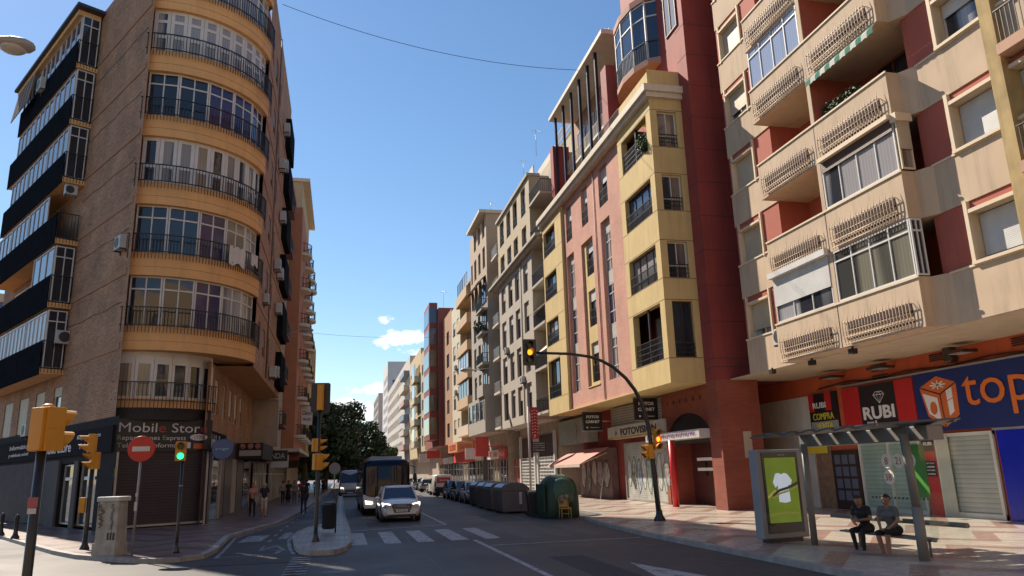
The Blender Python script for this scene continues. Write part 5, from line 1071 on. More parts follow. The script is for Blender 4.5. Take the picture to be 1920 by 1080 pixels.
# long balconies on the left wall, screened in black
SCR = mat("black_screen", (.008, .009, .013), 1.0, .3, spec=.02); FL = [8.0, 11.55, 15.1, 18.65, 22.15, 25.65]
for k, z in enumerate(FL):
    e = 22.6 if k < 5 else 21.5; q = MB(); q.fbox(Lp, 8.9, e, z-.25, z+.02, -.1, 1.1, 0); o = q.build("balcony", ORB, B)
    q = MB(); q.fbox(Lp, 8.95, e, z+.0-.3, z+1.5, 1.1, 1.14); q.build("screen", SCR, o)
    rb = MB(); rails(rb, [Lp.p(8.9, 0, .02), Lp.p(8.9, 0, 1.14)], z+.05, z+1.5, .15, .014, spikes=.25); rb.build("railing", BLK, o)
    zt = z+3.25
    E0 = Fr(tuple(Lp.p(8.97, 0, 0).xy), (-.84, -.543), (.543, -.84))
    gls = k != 2
    if gls: window(B, E0, .1, 1.02, z+.05, zt-.1, .0, 2, .6, FRW, G1, d=.02, name="glazed_end")
    gm = [mat("white_blind", (.4, .42, .5), .3, .1), G1, G2, G2, G2, G2][k]
    if k == 1: window(B, Lp, 9.1, 13, z+1.4, zt-.1, .0, 3, 0, FRW, G2, d=1.0, name="balcony_glazing"); window(B, Lp, 16, 21, z+.05, zt-.6, .0, 4, 0, FRW, G2, d=.1, name="balcony_glazing")
    else:
        s_ = 9.1 if k != 2 else 11.5
        while s_ < 21.5:
            window(B, Lp, s_, s_+4.0, z+1.0, zt-.12, .0, 4 if k else 5, 0, FRW, gm, fw=.09, d=.98, name="balcony_glazing"); s_ += 4.15
q = MB(); q.extr([Lp.p(8.4, 29.05, 0), Lp.p(8.4, 29.05, 1.5), Lp.p(22.5, 29.05, 1.5), Lp.p(22.5, 29.05, 0)], (0, 0, .18), 0); q.fbox(Lp, 8.9, 22.3, 28.75, 29.06, .1, 1.3, 1); q.build("eaves", [mat("eave_dark", (.05, .05, .07), .6), ORB], B)
q = MB()
for i in range(5): s_ = 17.5+i*.9; q.hexa([Lp.p(s_, 28.7, 1.3), Lp.p(s_+.7, 28.7, 1.3), Lp.p(s_+.7, 26.4, 1.55), Lp.p(s_, 26.4, 1.55), Lp.p(s_, 28.7, 1.33), Lp.p(s_+.7, 28.7, 1.33), Lp.p(s_+.7, 26.4, 1.6), Lp.p(s_, 26.4, 1.6)])
q.build("rolled_blind", mat("blind_brown", (.2, .15, .12), .9), B)
ac_unit(B, Lp, 15.8, 26.6, 1.15, .9, .8); ac_unit(B, Fr(tuple(Lp.p(8.9, 0, 0).xy), (-.84, -.543), (.543, -.84)), .15, 9.35, .1, .95, .7); ac_unit(B, Lp, 1.35, 12.9, .02, .8, .65); ac_unit(B, Fr(tuple(Lp.p(8.9, 0, 0).xy), (-.84, -.543), (.543, -.84)), .7, 17.6, .1, .6, .55)
ac_unit(B, Lp, 14.0, 4.8, .05, .9, .7)
# street side: canvas screens, machines
for k in range(6):
    z = SL[k]; q = MB(); q.fbox(Rp, 54.0, 57.9, z+.2, z+2.6, .0, .4, 0); o = q.build("canvas_screen", mat("dark_green_canvas", (.012, .014, .018), 1.0, .2, spec=.02), B)
    if k % 2 == 0: ac_unit(B, Rp, 49.9, z+.3, .05, .8, .7, .4)
    ac_unit(B, Rp, 52.2, z+[.6, 1.4, .3, .9, 1.2, .5][k], .05, .8, .7, .4)
    if k < 5: ac_unit(B, Rp, 44.5, z+.4, .02, .7, .55) if k == 1 else None
# shop fronts on the street side of the corner building
s_ = 39.4
for i, (w_, m1) in enumerate([(1.5, mat("poster_wall", (.16, .13, .12), .5, .9, 9)), (3.2, MIR), (1.8, mat("maroon_stone", (.12, .06, .055))), (3.0, FRD), (2.2, mat("beige_door", (.42, .36, .3), .6)), (3.4, FRD), (3.2, G1)]):
    panel(B, Rg, s_, s_+w_-.25, .14, 3.3, m1, .0, .06, "shop_front"); s_ += w_
for s_ in (40.85, 43.9): q = MB(); q.fbox(Rg, s_, s_+.09, .1, 3.4, .02, .14); q.build("frame", ALU, B)
sg3 = panel(B, Rg, 39.2, 45.0, 3.5, 4.5, mat("shop_sign_dark", (.03, .026, .03)), .0, .15); q = MB(); text_mb(q, "Mobile Store", Rg, 41.8, 4.0, .7, 4.8, .16, 0); q.build("lettering", LW, sg3)
t = thing("round_sign", "round blue shop sign with a pale word across it", "sign", (-5.6, 38.9, 3.5)); rs = pfr(38.9); q = MB()
q.lathe((-5.55, 38.95, 3.55), [(.47, -.06), (.5, -.03), (.5, .03), (.47, .06)], 28, 0, axis='y'); q.build("disc", mat("disc_blue", (.01, .07, .22), .3), t); q = MB(); text_mb(q, "e·cigar", rs, -5.55, 3.55, .16, .62, .02); q.build("lettering", mat("pale_cyan", (.35, .6, .7), .5), t); q = MB(); q.tube([(-6.4, 39.0, 3.55), (-5.9, 39.0, 3.55)], .03, 6); q.build("bracket", BLK, t)
q = MB(); q.fbox(Rg, 50.5, 57.8, 3.3, 4.3, 0, 1.6, 0); q.fbox(pfr(50.5), -6.2, -4.9, 3.5, 3.85, 0, .03, 1); o = q.build("awning", [mat("cafe_awning", (.02, .018, .02), .8), mat("awning_print", (.4, .38, .36), .7)], B)
for i in range(3):
    q = MB(); q.lathe((-6.0+i*.45, 50.46, 4.1), [(.16, -.02), (.17, .02)], 16, 0, axis='y'); q.build("plate_picture", mat("plate_mix", (.45, .2, .15), .5, .8, 12), o)
# ------------------------------------------------------------------ the rest of the left side
fr = lfr(-4.6)
B2 = block("narrow pale building with dark red balconies behind the brick corner block", -4.6, 58.6, 70.5, 27.4, mat("pale_stucco", (.42, .36, .29), .85, .1, dirt=.2), [(63.5, 65.0), (67, 68.6)], [(6+3.5*i, 8+3.5*i) for i in range(6)], 4.3, 8, .2, FRW, fr=lfr(-5.2), gx=1.2)
q = MB(); q.fbox(lfr(-5.2), 58.5, 70.6, 27.3, 27.7, -8, .5); q.build("roof_edge", mat("maroon_trim", (.16, .05, .05), .7), B2)
q = MB(); q.fbox(lfr(-4.6), 58.7, 59.4, 4.35, 7.8, -1.6, 0); q.build("cantilever", mat("pale_stucco", (.42, .36, .29)), B2)
for i in range(6): balcony(B2, lfr(-5.2), 59.6, 62.8, 6+3.5*i, .95, mat("maroon_trim", (.16, .05, .05)), 1.0); window(B2, lfr(-5.2), 60, 62.5, 6+3.5*i, 8.2+3.5*i, .0, 2, 0, FRW, G1, d=.03, name="balcony_door"); ac_unit(B2, lfr(-5.2), 63.2 if i % 2 else 59.2, 6.8+3.5*i, .02, .8, .65, .5)
B3 = block("terracotta and ochre building with rounded white balconies", -4.0, 70.7, 92, 27.3, mat("terracotta_render", (.46, .19, .10), .85, .1, dirt=.12), [(75.5, 77), (80.5, 82), (85.5, 87)], [(6+3.5*i, 8.2+3.5*i) for i in range(6)], 4.6, 10, .2, FRW, fr=lfr(-4.1), gx=2.2)
q = MB(); q.fbox(lfr(-4.1), 70.7, 92, 4.3, 4.6, -2, .5); q.build("ledge", CORN, B3)
q = MB(); q.fbox(lfr(-4.1), 76, 92, 27.3, 32, -9, -.4, 0); q.fbox(lfr(-4.1), 75.8, 92.3, 32, 32.35, -9, .3, 1); q.build("upper_storey", [mat("ochre_stucco", (.5, .36, .2), .85, .1), CORN], B3)
for i in range(6):
    for s_ in (73, 78.3, 83.3, 88.3):
        q = MB(); z = 5.6+3.5*i; q.extr([lfr(-4.1).p(a, z, b) for a, b in arc(s_+.8, 1.3, .9, 10)], (0, 0, .28)); o = q.build("balcony", CORN, B3); rb = MB(); rails(rb, [lfr(-4.1).p(a, 0, b-.05) for a, b in arc(s_+.8, 1.25, .88, 8)], z+.28, z+1.2, .2, .015); rb.build("railing", BLK, o)
t = thing("hanging_sign", "small white lettered sign on the terracotta building", "sign", (-3.6, 80, 8)); q = MB(); q.fbox(pfr(80), -4.0, -2.9, 7.2, 9.0, 0, .15); q.build("board", WHT, t); q = MB(); text_mb(q, "Clinica", pfr(80), -3.45, 8.4, .4, .9, .16); text_mb(q, "dental", pfr(80), -3.45, 7.8, .3, .8, .16); q.build("lettering", JBK, t)
B4 = block("ochre yellow building nearest the street trees", -3.8, 92.3, 116, 20.5, mat("ochre_yellow_render", (.5, .34, .13), .85, .1), [(94+4.4*i, 96+4.4*i) for i in range(5)], [(6+3.6*i, 8.2+3.6*i) for i in range(4)], 4.5, 9, .2, FRB, fr=lfr(-4.0), gx=2, parts=False, shut=0)
for t_, s0, s1_ in ((B2, 58.8, 70), (B3, 71, 91.5)): shops(t_, lfr(-6.3), s0, s1_, .02, [(3.6, G1, FRD, "", WHT), (4, FRD, JBK, "", WHT), (4, GW, SR, "", WHT), (4, G1, FRD, "", WHT), (4, G1, SW, "", WHT)])
for i, (Y, x0, x1, z0, z1, m1, lab) in enumerate([(60, -5.9, -3.9, 3.3, 4.1, JBK, "black hanging bar sign on the shady left pavement"), (66, -5.6, -4.2, 2.9, 3.9, SW, "pale hanging sign behind the black bar sign"), (74, -5.6, -3.8, 3.6, 4.6, REDT, "dark red hanging sign on the shady left pavement"), (82, -5.4, -4.2, 3.0, 4.2, FRD, "dark hanging sign below the white lettered one")]):
    t = thing("hanging_sign", lab, "sign", ((x0+x1)/2, Y, z0)); q = MB(); q.fbox(pfr(Y), x0, x1, z0, z1, -.18, 0); q.tube([(x0, Y+.1, (z0+z1)/2), (-6.4, Y+.1, (z0+z1)/2)], .04, 6); q.build("box", m1, t)
    if i == 0: q = MB(); text_mb(q, "TIENDA", pfr(Y), -4.9, 3.7, .4, 1.6, .01); q.build("lettering", LW, t)
B5 = block("low unseen ochre block added behind the street trees to shade the pavement", -12, 117, 215, 19, mat("ochre_yellow_render", (.5, .34, .13)), [(120+6*i, 122.5+6*i) for i in range(14)], [(6+3.6*i, 8.2+3.6*i) for i in range(3)], 4.5, 9, .2, FRB, fr=lfr(-12), gx=.5, parts=False, shut=0)  # added out of view so its shadow covers the far pavement
# cream block far down the side street
FB = block("pale cream block far down the left side street", 0, 0, 26, 24, mat("far_cream_render", (.58, .48, .33), .85, .08), [(2+4*i, 4+4*i) for i in range(6)], [(4+3.4*i, 6+3.4*i) for i in range(6)], 0, 12, .2, FRW, fr=Fr((-52, 88), (.84, .543), (.543, -.84)), gx=.01, parts=False, shut=0)

# unseen blocks added behind the camera to bounce warm sunlight
OC2 = mat("bounce_ochre_render", (.62, .43, .24), .85, .08, .6, dirt=.2)
for fr_, w_, h_, lab in ((Fr((-50, -22), (1, .06), (-.06, 1)), 44, 24, "unseen ochre block added to bounce sunlight, behind the camera, left of the street"), (Fr((13, -19), (1, -.02), (.02, 1)), 40, 27, "unseen ochre block added to bounce sunlight, behind the camera, right of the street"), (Fr((-8, -52), (1, 0), (0, 1)), 24, 24, "unseen ochre block added to bounce sunlight, farthest behind the camera")):
    block(lab, 0, 0, w_, h_, OC2, [(2+4.4*i, 4+4.4*i) for i in range(int(w_/4.4))], [(5.5+3.5*i, 7.6+3.5*i) for i in range(5)], 0, 12, .2, FRW, fr=fr_, gx=.01, parts=False, shut=0)

# pipes, cables and roof aerials
def pipe(par, fr, s, z0, z1, d=.06, r=.045, m=None, name="drainpipe"): q = MB(); q.tube([fr.p(s, z0, d), fr.p(s, z1, d)], r, 8); q.build(name, m or mat("pipe_brown", (.16, .10, .07), .6), par)
pipe(B, Rp, 47.4, 8, 31, .06, .04); pipe(D, rfr(15.4), 42.6, 6.1, 20.7, .05, .035, mat("pipe_pink", (.4, .22, .18), .6)); pipe(Gb, rfr(15.3), 62.6, 6, 20, .05, .04, mat("pipe_grey", (.3, .28, .25), .6));
q = MB()
for k in range(5): q.tube([Lp.p(.8+i*1.0, SL[k]+2.2+.35*k*.1+.05*math.sin(i*1.9+k), .03) for i in range(9)], .011, 4)
q.build("wall_cable", BLK, B)
def aerial(par, x, y, z, h=2.6):
    q = MB(); q.tube([(x, y, z), (x, y, z+h)], .025, 5)
    q.tube([(x-.5, y, z+h-.15), (x+.6, y, z+h-.15)], .015, 4)
    for i in range(7): q.tube([(x-.45+i*.15, y-.3, z+h-.15), (x-.45+i*.15, y+.3, z+h-.15)], .01, 4)
    q.build("aerial", ALU, par)
for par, x, y, z in ((D, 18.5, 46, 31.0), (Gb, 17, 62, 30.3), (Gb, 17.5, 69, 30.3), (Fb, 16.2, 80, 29.9), (Eb, 16.5, 100, 24.8), (Rb, 16, 120, 28.6), (Cb, 16, 142, 25.2), (B3, -5, 85, 32.3), (B2, -6, 64, 27.7), (FB, -50, 92, 24)): aerial(par, x, y, z)
for par, s_, z in ((Gb, 62.5, 9.4), (Gb, 68.7, 12.9), (Fb, 79.8, 12.8), (Eb, 101.6, 12.4), (Eb, 101.6, 15.8)): ac_unit(par, rfr(15.3 if par != Fb else 14.9), s_, z, .02, .75, .55)
# ------------------------------------------------------------------ street furniture
slab("pavement_near", [(-9, 6), (-3.6, 6), (-3.4, 13.4), (-4.2, 14.2), (-9, 14.6)], -.05, ZK, PAVL, KERB)
LENS_D = mat("signal_lens_dark", (.03, .03, .03), .2); LENS_A = mat("signal_amber_lit", (.9, .35, .02), .3, emit=(1, .22, .01), estr=2.2); LENS_G = mat("signal_green_lit", (.02, .6, .25), .3, emit=(.02, 1, .3), estr=1.6)
def head(par, c, ax, n=3, r=.1, w_=.3, mh=None, lens=None, back=False, board=None, hm=None, dep=.22):
    """signal head: housing, hoods and lenses facing the unit plan direction ax; c is the bottom centre"""
    ax = Vector((*ax, 0)).normalized(); fr = Fr((c[0], c[1]), (ax.y, -ax.x), (ax.x, ax.y)); mh = mh or r*3.0; H = mh*n
    q = MB(); q.fbox(fr, -w_/2, w_/2, c[2], c[2]+H, -dep/2, dep/2); q.fbox(fr, -w_*.36, w_*.36, c[2]+.01, c[2]+H-.01, -dep/2-.06, -dep/2)
    for i in range(1, n): q.fbox(fr, -w_/2-.004, w_/2+.004, c[2]+mh*i-.006, c[2]+mh*i+.006, -dep/2-.004, dep/2+.004)
    o = q.build("signal_housing", hm or YEL, par, bevel=.012)
    for i in range(n):
        zc = c[2]+mh*(i+.5); v = MB(); K = 14; rr = r*1.12
        pts = [(math.cos(math.pi*2*k/K-.5*math.pi), math.sin(math.pi*2*k/K-.5*math.pi)) for k in range(K+1)]
        for k in range(1, K):   # open-bottomed hood
            a, b = pts[k], pts[k+1 if k+1 <= K else K]; La = .06+.22*((a[1]+1)/2); Lb = .06+.22*((b[1]+1)/2)
            v.quad(fr.p(a[0]*rr, zc+a[1]*rr, dep/2), fr.p(b[0]*rr, zc+b[1]*rr, dep/2), fr.p(b[0]*rr, zc+b[1]*rr, dep/2+Lb), fr.p(a[0]*rr, zc+a[1]*rr, dep/2+La))
        v.build("hood", hm or YEL, o, fix=False)
        l_ = MB(); l_.poly([fr.p(r*math.cos(2*math.pi*k/16), zc+r*math.sin(2*math.pi*k/16), dep/2+.012) for k in range(16)]); l_.build("lens", (lens or {}).get(i, LENS_D), o, fix=False)
    if board:
        bw_, e = board; q = MB(); zs_ = (c[2]-e, c[2]+H+e); rd = .07; P = []
        for sx, sz, a0_ in ((1, 1, 0), (-1, 1, 90), (-1, -1, 180), (1, -1, 270)):
            for k in range(5): a = R(a0_+22.5*k); P.append(((bw_/2-rd)*sx+rd*math.cos(a), (zs_[1]-rd if sz > 0 else zs_[0]+rd)+rd*math.sin(a)))
        q.extr([fr.p(a, b, dep/2-.02) for a, b in P], fr.n*.012, 0)
        P2 = [(a*1.045, (b-(c[2]+H/2))*1.02+(c[2]+H/2)) for a, b in P]; q.extr([fr.p(a, b, dep/2-.026) for a, b in P2], fr.n*.01, 1)
        q.build("backboard", [BLKP, mat("board_edge", (.35, .33, .3) if board[0] < .58 else (.03, .03, .03), .5)], par)
    return o
def pole(par, x, y, z0, z1, r0, r1=None, m=BLKP, base=True):
    q = MB(); q.tube([(x, y, z0), (x, y, z0+.5), (x, y, z1)], [r0, r0, r1 or r0], 14)
    if base: q.lathe((x, y, z0), [(r0*2.1, 0), (r0*2.0, .05), (r0*1.3, .16), (r0*1.15, .3)], 14)
    return q.build("pole", m, par)
t = thing("traffic_light", "big yellow signal head seen from behind on a black pole at the near left", "traffic light", (-4.48, 13, 0))
pole(t, -4.48, 13.02, ZK, 2.78, .07); head(t, (-4.42, 13.0, 2.68), (.55, .83), 2, .125, .36, .33, dep=.3)
q = MB(); q.fbox(pfr(12.94), -4.56, -4.42, 1.85, 2.0, 0, .004, 0); q.fbox(pfr(12.94), -4.55, -4.43, 1.76, 1.84, 0, .005, 1); q.build("sticker", [mat("sticker_red", (.35, .1, .1), .6), mat("sticker_white", (.5, .48, .46), .6)], t)
q = MB(); q.lathe((-4.45, 13, 3.34), [(.1, 0), (.1, .03), (.04, .06)], 12); q.build("cap", YEL, t)
t = thing("traffic_light", "black pole with two stacked yellow signal heads by the phone shop", "traffic light", (-7.9, 27.48, ZK))
pole(t, -7.9, 27.48, ZK, 3.7, .07); head(t, (-7.95, 27.3, 3.14), (-.9, -.35), 2, .09, .26, .29, dep=.2); head(t, (-7.82, 27.3, 2.6), (-.8, -.6), 2, .09, .26, .27, dep=.2)
q = MB(); q.box(-8.14, -7.97, 27.3, 27.45, 1.25, 1.72); q.build("push_box", YEL, t, bevel=.01)
t = thing("traffic_light", "small bicycle signal with a lit green lamp on a thin black pole", "traffic light", (-4.6, 24.5, ZK))
pole(t, -4.6, 24.5, ZK, 2.75, .045); head(t, (-4.66, 24.45, 2.73), (.15, -1), 2, .095, .3, .285, lens={0: LENS_G}, dep=.16)
q = MB(); q.tube([(-4.6, 24.5, 2.0), (-4.6, 24.5, 2.03)], .05, 10); q.build("band", ALU, t)
t = thing("traffic_light", "central black pole with a backboard signal above a second yellow signal", "traffic light", (-.78, 26.07, ZK+.01))
pole(t, -.72, 26.07, ZK, 4.9, .062); head(t, (-.7, 25.95, 4.3), (.05, 1), 3, .1, .22, .285, board=(.6, .06), dep=.22)
head(t, (-.72, 26.12, 2.36), (.9, .45), 2, .1, .25, .27, dep=.22); head(t, (-.78, 26.1, 2.95), (.95, .3), 2, .07, .2, .22, dep=.18)
t = thing("traffic_light", "tall curved mast signal reaching over the road with a lit amber lamp", "traffic light", (12.07, 28.14, ZK))
arcp = [(12.07, ZK), (12.0, 1.5), (11.94, 2.76), (11.88, 3.69), (11.66, 4.63), (11.4, 5.15), (11.05, 5.62), (10.56, 6.05), (10.1, 6.3), (9.6, 6.47), (8.8, 6.58), (7.35, 6.62)]
q = MB(); q.tube([(x, 28.14, z) for x, z in arcp], [.105, .1, .09, .085, .08, .075, .07, .065, .062, .06, .055, .05], 12); q.lathe((12.07, 28.14, ZK), [(.24, 0), (.22, .06), (.14, .2), (.11, .4)], 14); q.build("mast", BLKP, t)
head(t, (7.08, 28.05, 6.18), (0, -1), 3, .11, .3, .285, lens={1: LENS_A}, board=(.52, .08), hm=BLKP, dep=.2)
head(t, (12.1, 27.95, 2.78), (.02, -1), 3, .1, .24, .27, lens={1: LENS_A, 0: mat("signal_dark_red", (.1, .02, .01), .3), 2: mat("signal_dark_red2", (.1, .02, .01), .3)}, dep=.2); head(t, (11.78, 28.0, 2.45), (-1, -.25), 2, .1, .24, .27, dep=.22)
q = MB(); 
for z in (3.0, 3.4): q.tube([(11.95, 28.1, z), (12.1, 28.0, z)], .03, 6)
q.build("bracket", BLKP, t)
t = thing("road_sign", "round red no entry sign with a white bar on a thin grey post", "sign", (-5.75, 24.36, ZK))
q = MB(); q.tube([(-5.75, 24.36, ZK), (-5.72, 24.36, 3.3)], .035, 10); q.build("post", mat("galvanised", (.3, .28, .28), .5, .15, metal=.4), t)
q = MB(); q.lathe((-5.72, 24.3, 3.1), [(.36, -.02), (.375, -.01), (.375, .01), (.36, .02)], 32, 0, axis='y'); q.build("disc", mat("sign_red_paint", (.5, .012, .012), .35), t)
q = MB(); q.box(-5.96, -5.48, 24.255, 24.275, 3.03, 3.17); q.build("bar", mat("sign_bar", (.6, .56, .5), .4), t)
q = MB(); q.box(-5.79, -5.71, 24.315, 24.32, 1.35, 1.6); q.box(-5.78, -5.72, 24.315, 24.32, 1.75, 1.85); q.build("sticker", mat("sticker_white", (.5, .48, .46), .6), t)
# utility cabinet
t = thing("utility_cabinet", "grey concrete street cabinet covered in dark scrawls at the left corner", "cabinet", (-6.62, 24.9, ZK)); CC = mat("cabinet_concrete", (.40, .37, .31), .8, .3, 3, bump=.3, dirt=.6)
rz_ = R(-28); ct = Fr((-6.62, 24.85), (math.cos(rz_), math.sin(rz_)), (math.sin(rz_), -math.cos(rz_)))
q = MB(); q.fbox(ct, -.4, .4, ZK, .45, -.45, .05); q.build("plinth", CC, t)
q = MB(); q.hexa([ct.p(-.38, .45, 0), ct.p(.38, .45, 0), ct.p(.38, .45, -.42), ct.p(-.38, .45, -.42), ct.p(-.33, 1.62, -.03), ct.p(.33, 1.62, -.03), ct.p(.33, 1.62, -.4), ct.p(-.33, 1.62, -.4)]); q.fbox(ct, -.36, -.345, .5, 1.6, -.02, .0); q.build("body", CC, t)
q = MB(); q.fbox(ct, -.4, .4, 1.62, 1.76, -.46, .04); q.build("lid", mat("cabinet_lid", (.46, .45, .42), .7, .15, dirt=.3), t, bevel=.03)
q = MB(); rr_ = random.Random(4)
for s_ in (.06, .16, .26): q.fbox(ct, s_, s_+.05, .55, .75, -.005, .012, 0)
for i in range(6): z = .85+.12*i; x = .12+.03*math.sin(i*2); ribbon(q, ct, [(x, z), (x+.09, z+.03), (x+.02, z+.08), (x+.1, z+.1)], .018, .004, 0)
for i in range(5): z = .9+.12*i; x = -.25+.05*math.sin(i*2.7); ribbon(q, ct, [(x, z), (x+.1, z+.08), (x-.03, z+.1), (x+.08, z+.16)], .035, .004, 1)
ribbon(q, ct, [(.2, .7), (.2, 1.2)], .012, .006, 0); q.build("graffiti", [mat("scrawl_black", (.05, .045, .04), .7), mat("scrawl_brown", (.12, .07, .05), .7)], t)
# bollards, litter bin
def bollard(): 
    o = thing("bollard", "", "bollard", (0, 0, 0), "cast iron bollards along the side street kerb")
    q = MB(); q.lathe((0, 0, 0), [(.16, 0), (.15, .06), (.09, .16), (.075, .3), (.07, .72), (.09, .76), (.09, .8), (.06, .86), (.02, .92)], 14); q.build("post", BLKP, o); return o
b0_ = bollard()
for i, (x, y) in enumerate([(-12.42, 34.4), (-13.9, 36.95), (-15.6, 39.9)]):
    lab = ["black bollard on the side street kerb nearest the big yellow signal pole", "black bollard at the left edge of the photo", "black bollard hidden past the left edge"][i]
    if i == 0: place(b0_, (x, y, ZK)); b0_["label"] = lab
    elif i == 1: copy_tree(b0_, (x, y, ZK), 0, lab)
t = thing("litter_bin", "dark cylindrical litter bin behind the central signal pole", "litter bin", (-.4, 29.4, ZK))
q = MB(); q.lathe((-.38, 29.6, ZK+.15), [(.2, 0), (.24, .05), (.25, .8), (.27, .82), (.27, .92), (.24, .95)], 18); q.build("body", BLKP, t); q = MB(); q.tube([(-.12, 29.6, ZK), (-.12, 29.6, 1.5)], .03, 8); q.box(-.2, -.12, 29.55, 29.65, .5, .6); q.build("post", BLKP, t)
t = thing("traffic_mirror", "pale round back of a sign on the median beside the white van", "sign", (-.5, 72, ZK)); q = MB(); q.tube([(-.5, 72, ZK), (-.5, 72, 3.2)], .05, 8); q.build("post", ALU, t); q = MB(); q.lathe((-.5, 71.9, 2.75), [(.5, -.02), (.52, 0), (.5, .02)], 20, 0, axis='y'); q.build("disc", mat("sign_back_grey", (.4, .4, .4), .5), t)
# street lamps
LM = mat("lamp_grey", (.33, .32, .30), .45, .1); LL = mat("lamp_glass", (.5, .48, .42), .25)
def lamp_head(par, c, ax, L=.8):
    ax = Vector(ax).normalized(); up = Vector((0, 0, 1)); sd_ = ax.cross(up); q = MB(); n = 14; pr = [(0, .06), (.12, .09), (.35, .17), (.6, .21), (.85, .18), (.97, .1), (1.0, .02)]
    vs = []
    for t_, r_ in pr:
        for k in range(n): a = 2*math.pi*k/n; vs.append(Vector(c)+ax*(t_*L)+sd_*(r_*math.cos(a)*L/.8)+up*(r_*.55*math.sin(a)*L/.8))
    q.add(vs, [(i*n+k, i*n+(k+1) % n, (i+1)*n+(k+1) % n, (i+1)*n+k) for i in range(len(pr)-1) for k in range(n)], 0, True)
    o = q.build("lamp_head", LM, par); q = MB(); q.ball(tuple(Vector(c)+ax*(L*.6)-up*.05), .17*L/.8, 14, 0, (1.3, 1, .7)); q.build("lamp_glass", LL, o)
t = thing("street_lamp", "large pale street lamp head poking in at the upper left edge", "street lamp", (-8.4, 11.6, 0)); q = MB(); q.tube([(-8.4, 11.6, ZK), (-8.4, 11.6, 7.9), (-8.1, 11.65, 8.6), (-7.4, 11.8, 8.95), (-5.55, 12.0, 8.98)], [.11, .08, .06, .05, .045], 10); q.build("post", mat("lamp_post_green", (.03, .04, .035), .5), t); lamp_head(t, (-5.65, 12.0, 8.97), (1, 0, -.02), .75)
t = thing("street_lamp", "street lamp on a thin arm reaching from the left facades over the pavement", "street lamp", (-5.2, 75, 15)); q = MB(); q.tube([(-4.6, 60.5, 13.0), (-3.8, 60.7, 13.3), (-3.4, 60.8, 13.45)], .045, 8); q.build("arm", LM, t); lamp_head(t, (-3.5, 60.8, 13.42), (1, .05, .05), 1.15)
for i, (px_, Y, x, z) in enumerate([(0, 112, -3.0, 9.6), (0, 130, -1.6, 11.2), (0, 112, -4.2, 10.6), (0, 60, 9.8, 9.4)]):
    t = thing("street_lamp", ["small lamp head low in front of the dark trees", "highest of the small lamp heads in front of the trees", "middle small lamp head in front of the trees", "small pale lamp on an arm in front of the tall tan building"][i], "street lamp", (x, Y, 0), "small distant street lamps" if i < 3 else None)
    if i < 3: q = MB(); q.tube([(x-2.2, Y, 0), (x-2.2, Y, z-.4), (x-1.6, Y, z), (x, Y, z)], .07, 8); q.build("post", FRD, t); lamp_head(t, (x-.2, Y, z), (1, 0, 0), 1.6)
    else: q = MB(); q.tube([(14.4, 74, 12.2), (12.9, 73.8, 12.0)], .05, 8); q.build("arm", LM, t); lamp_head(t, (12.9, 73.8, 12.0), (-1, 0, 0), 1.4)
# overhead wires
def wire(name, a, b, sag_, lab, r=.018):
    P = [Vector(a).lerp(Vector(b), i/24)-Vector((0, 0, sag_*4*(i/24)*(1-i/24))) for i in range(25)]; q = MB(); q.tube(P, r, 5); tag(q.build(name, BLK, None), lab, "cable")
wire("cable", (-4.4, 45, 32.1), (16, 46, 29.9), 1.0, "long dark cable sagging across the sky from the left block to the fin attic")
wire("cable", (-3.6, 92, 18.9), (15.3, 100, 20.2), .4, "faint thin cable crossing the street low in the sky", .016)
# ------------------------------------------------------------------ bus shelter, advert pillar
SG = mat("shelter_grey", (.17, .16, .145), .55, .08); RF = mat("roof_blade", (.05, .055, .065), .5, .1)
TG = bpy.data.materials.new("shelter_glass"); TG.use_nodes = True; n_ = TG.node_tree; n_.nodes.clear(); o_ = N(n_, "ShaderNodeOutputMaterial"); a_ = N(n_, "ShaderNodeBsdfTransparent"); a_.inputs[0].default_value = (.86, .93, .9, 1); gl_ = N(n_, "ShaderNodeBsdfGlossy"); gl_.inputs["Roughness"].default_value = .03
fn_ = N(n_, "ShaderNodeLayerWeight"); fn_.inputs[0].default_value = .12; mx_ = N(n_, "ShaderNodeMixShader"); n_.links.new(fn_.outputs["Facing"], mx_.inputs[0]); n_.links.new(a_.outputs[0], mx_.inputs[1]); n_.links.new(gl_.outputs[0], mx_.inputs[2]); n_.links.new(mx_.outputs[0], o_.inputs[0])
t = thing("bus_shelter", "glass bus shelter with a slatted blade roof and red route numbers", "bus shelter", (12, 16, ZK))
q = MB(); 
q.tube([(11.76, 17.75, ZK), (11.78, 17.75, 2.62)], .085, 10); q.build("post", SG, t); q = MB(); q.tube([(11.8, 14.05, ZK), (11.8, 14.05, 1.2)], .105, 12); q.tube([(11.8, 14.05, 1.2), (11.78, 14.1, 2.7)], .09, 12); q.build("post", SG, t)
q = MB(); q.box(11.95, 12.35, 13.6, 18.2, 2.55, 2.85); q.build("beam", SG, t, bevel=.02)
for i in range(7):
    y0 = 13.5+i*.7; q = MB(); q.hexa([(10.5, y0, 2.86), (10.5, y0+.48, 2.80), (12.75, y0+.48, 2.88), (12.75, y0, 2.96), (10.5, y0+.01, 2.9), (10.5, y0+.47, 2.84), (12.75, y0+.47, 2.92), (12.75, y0+.01, 3.0)]); q.build("roof_blade", RF, t)
q = MB(); q.tube([(10.7, 13.5, 2.87), (10.7, 18.1, 2.87)], .03, 6); q.tube([(12.6, 13.5, 2.93), (12.6, 18.1, 2.93)], .03, 6); q.build("roof_rail", SG, t)
q = MB(); q.quad((12.29, 14.1, .45), (12.29, 16.2, .45), (12.29, 16.2, 2.5), (12.29, 14.1, 2.5)); gp_ = q.build("glass_panel", TG, t, fix=False)
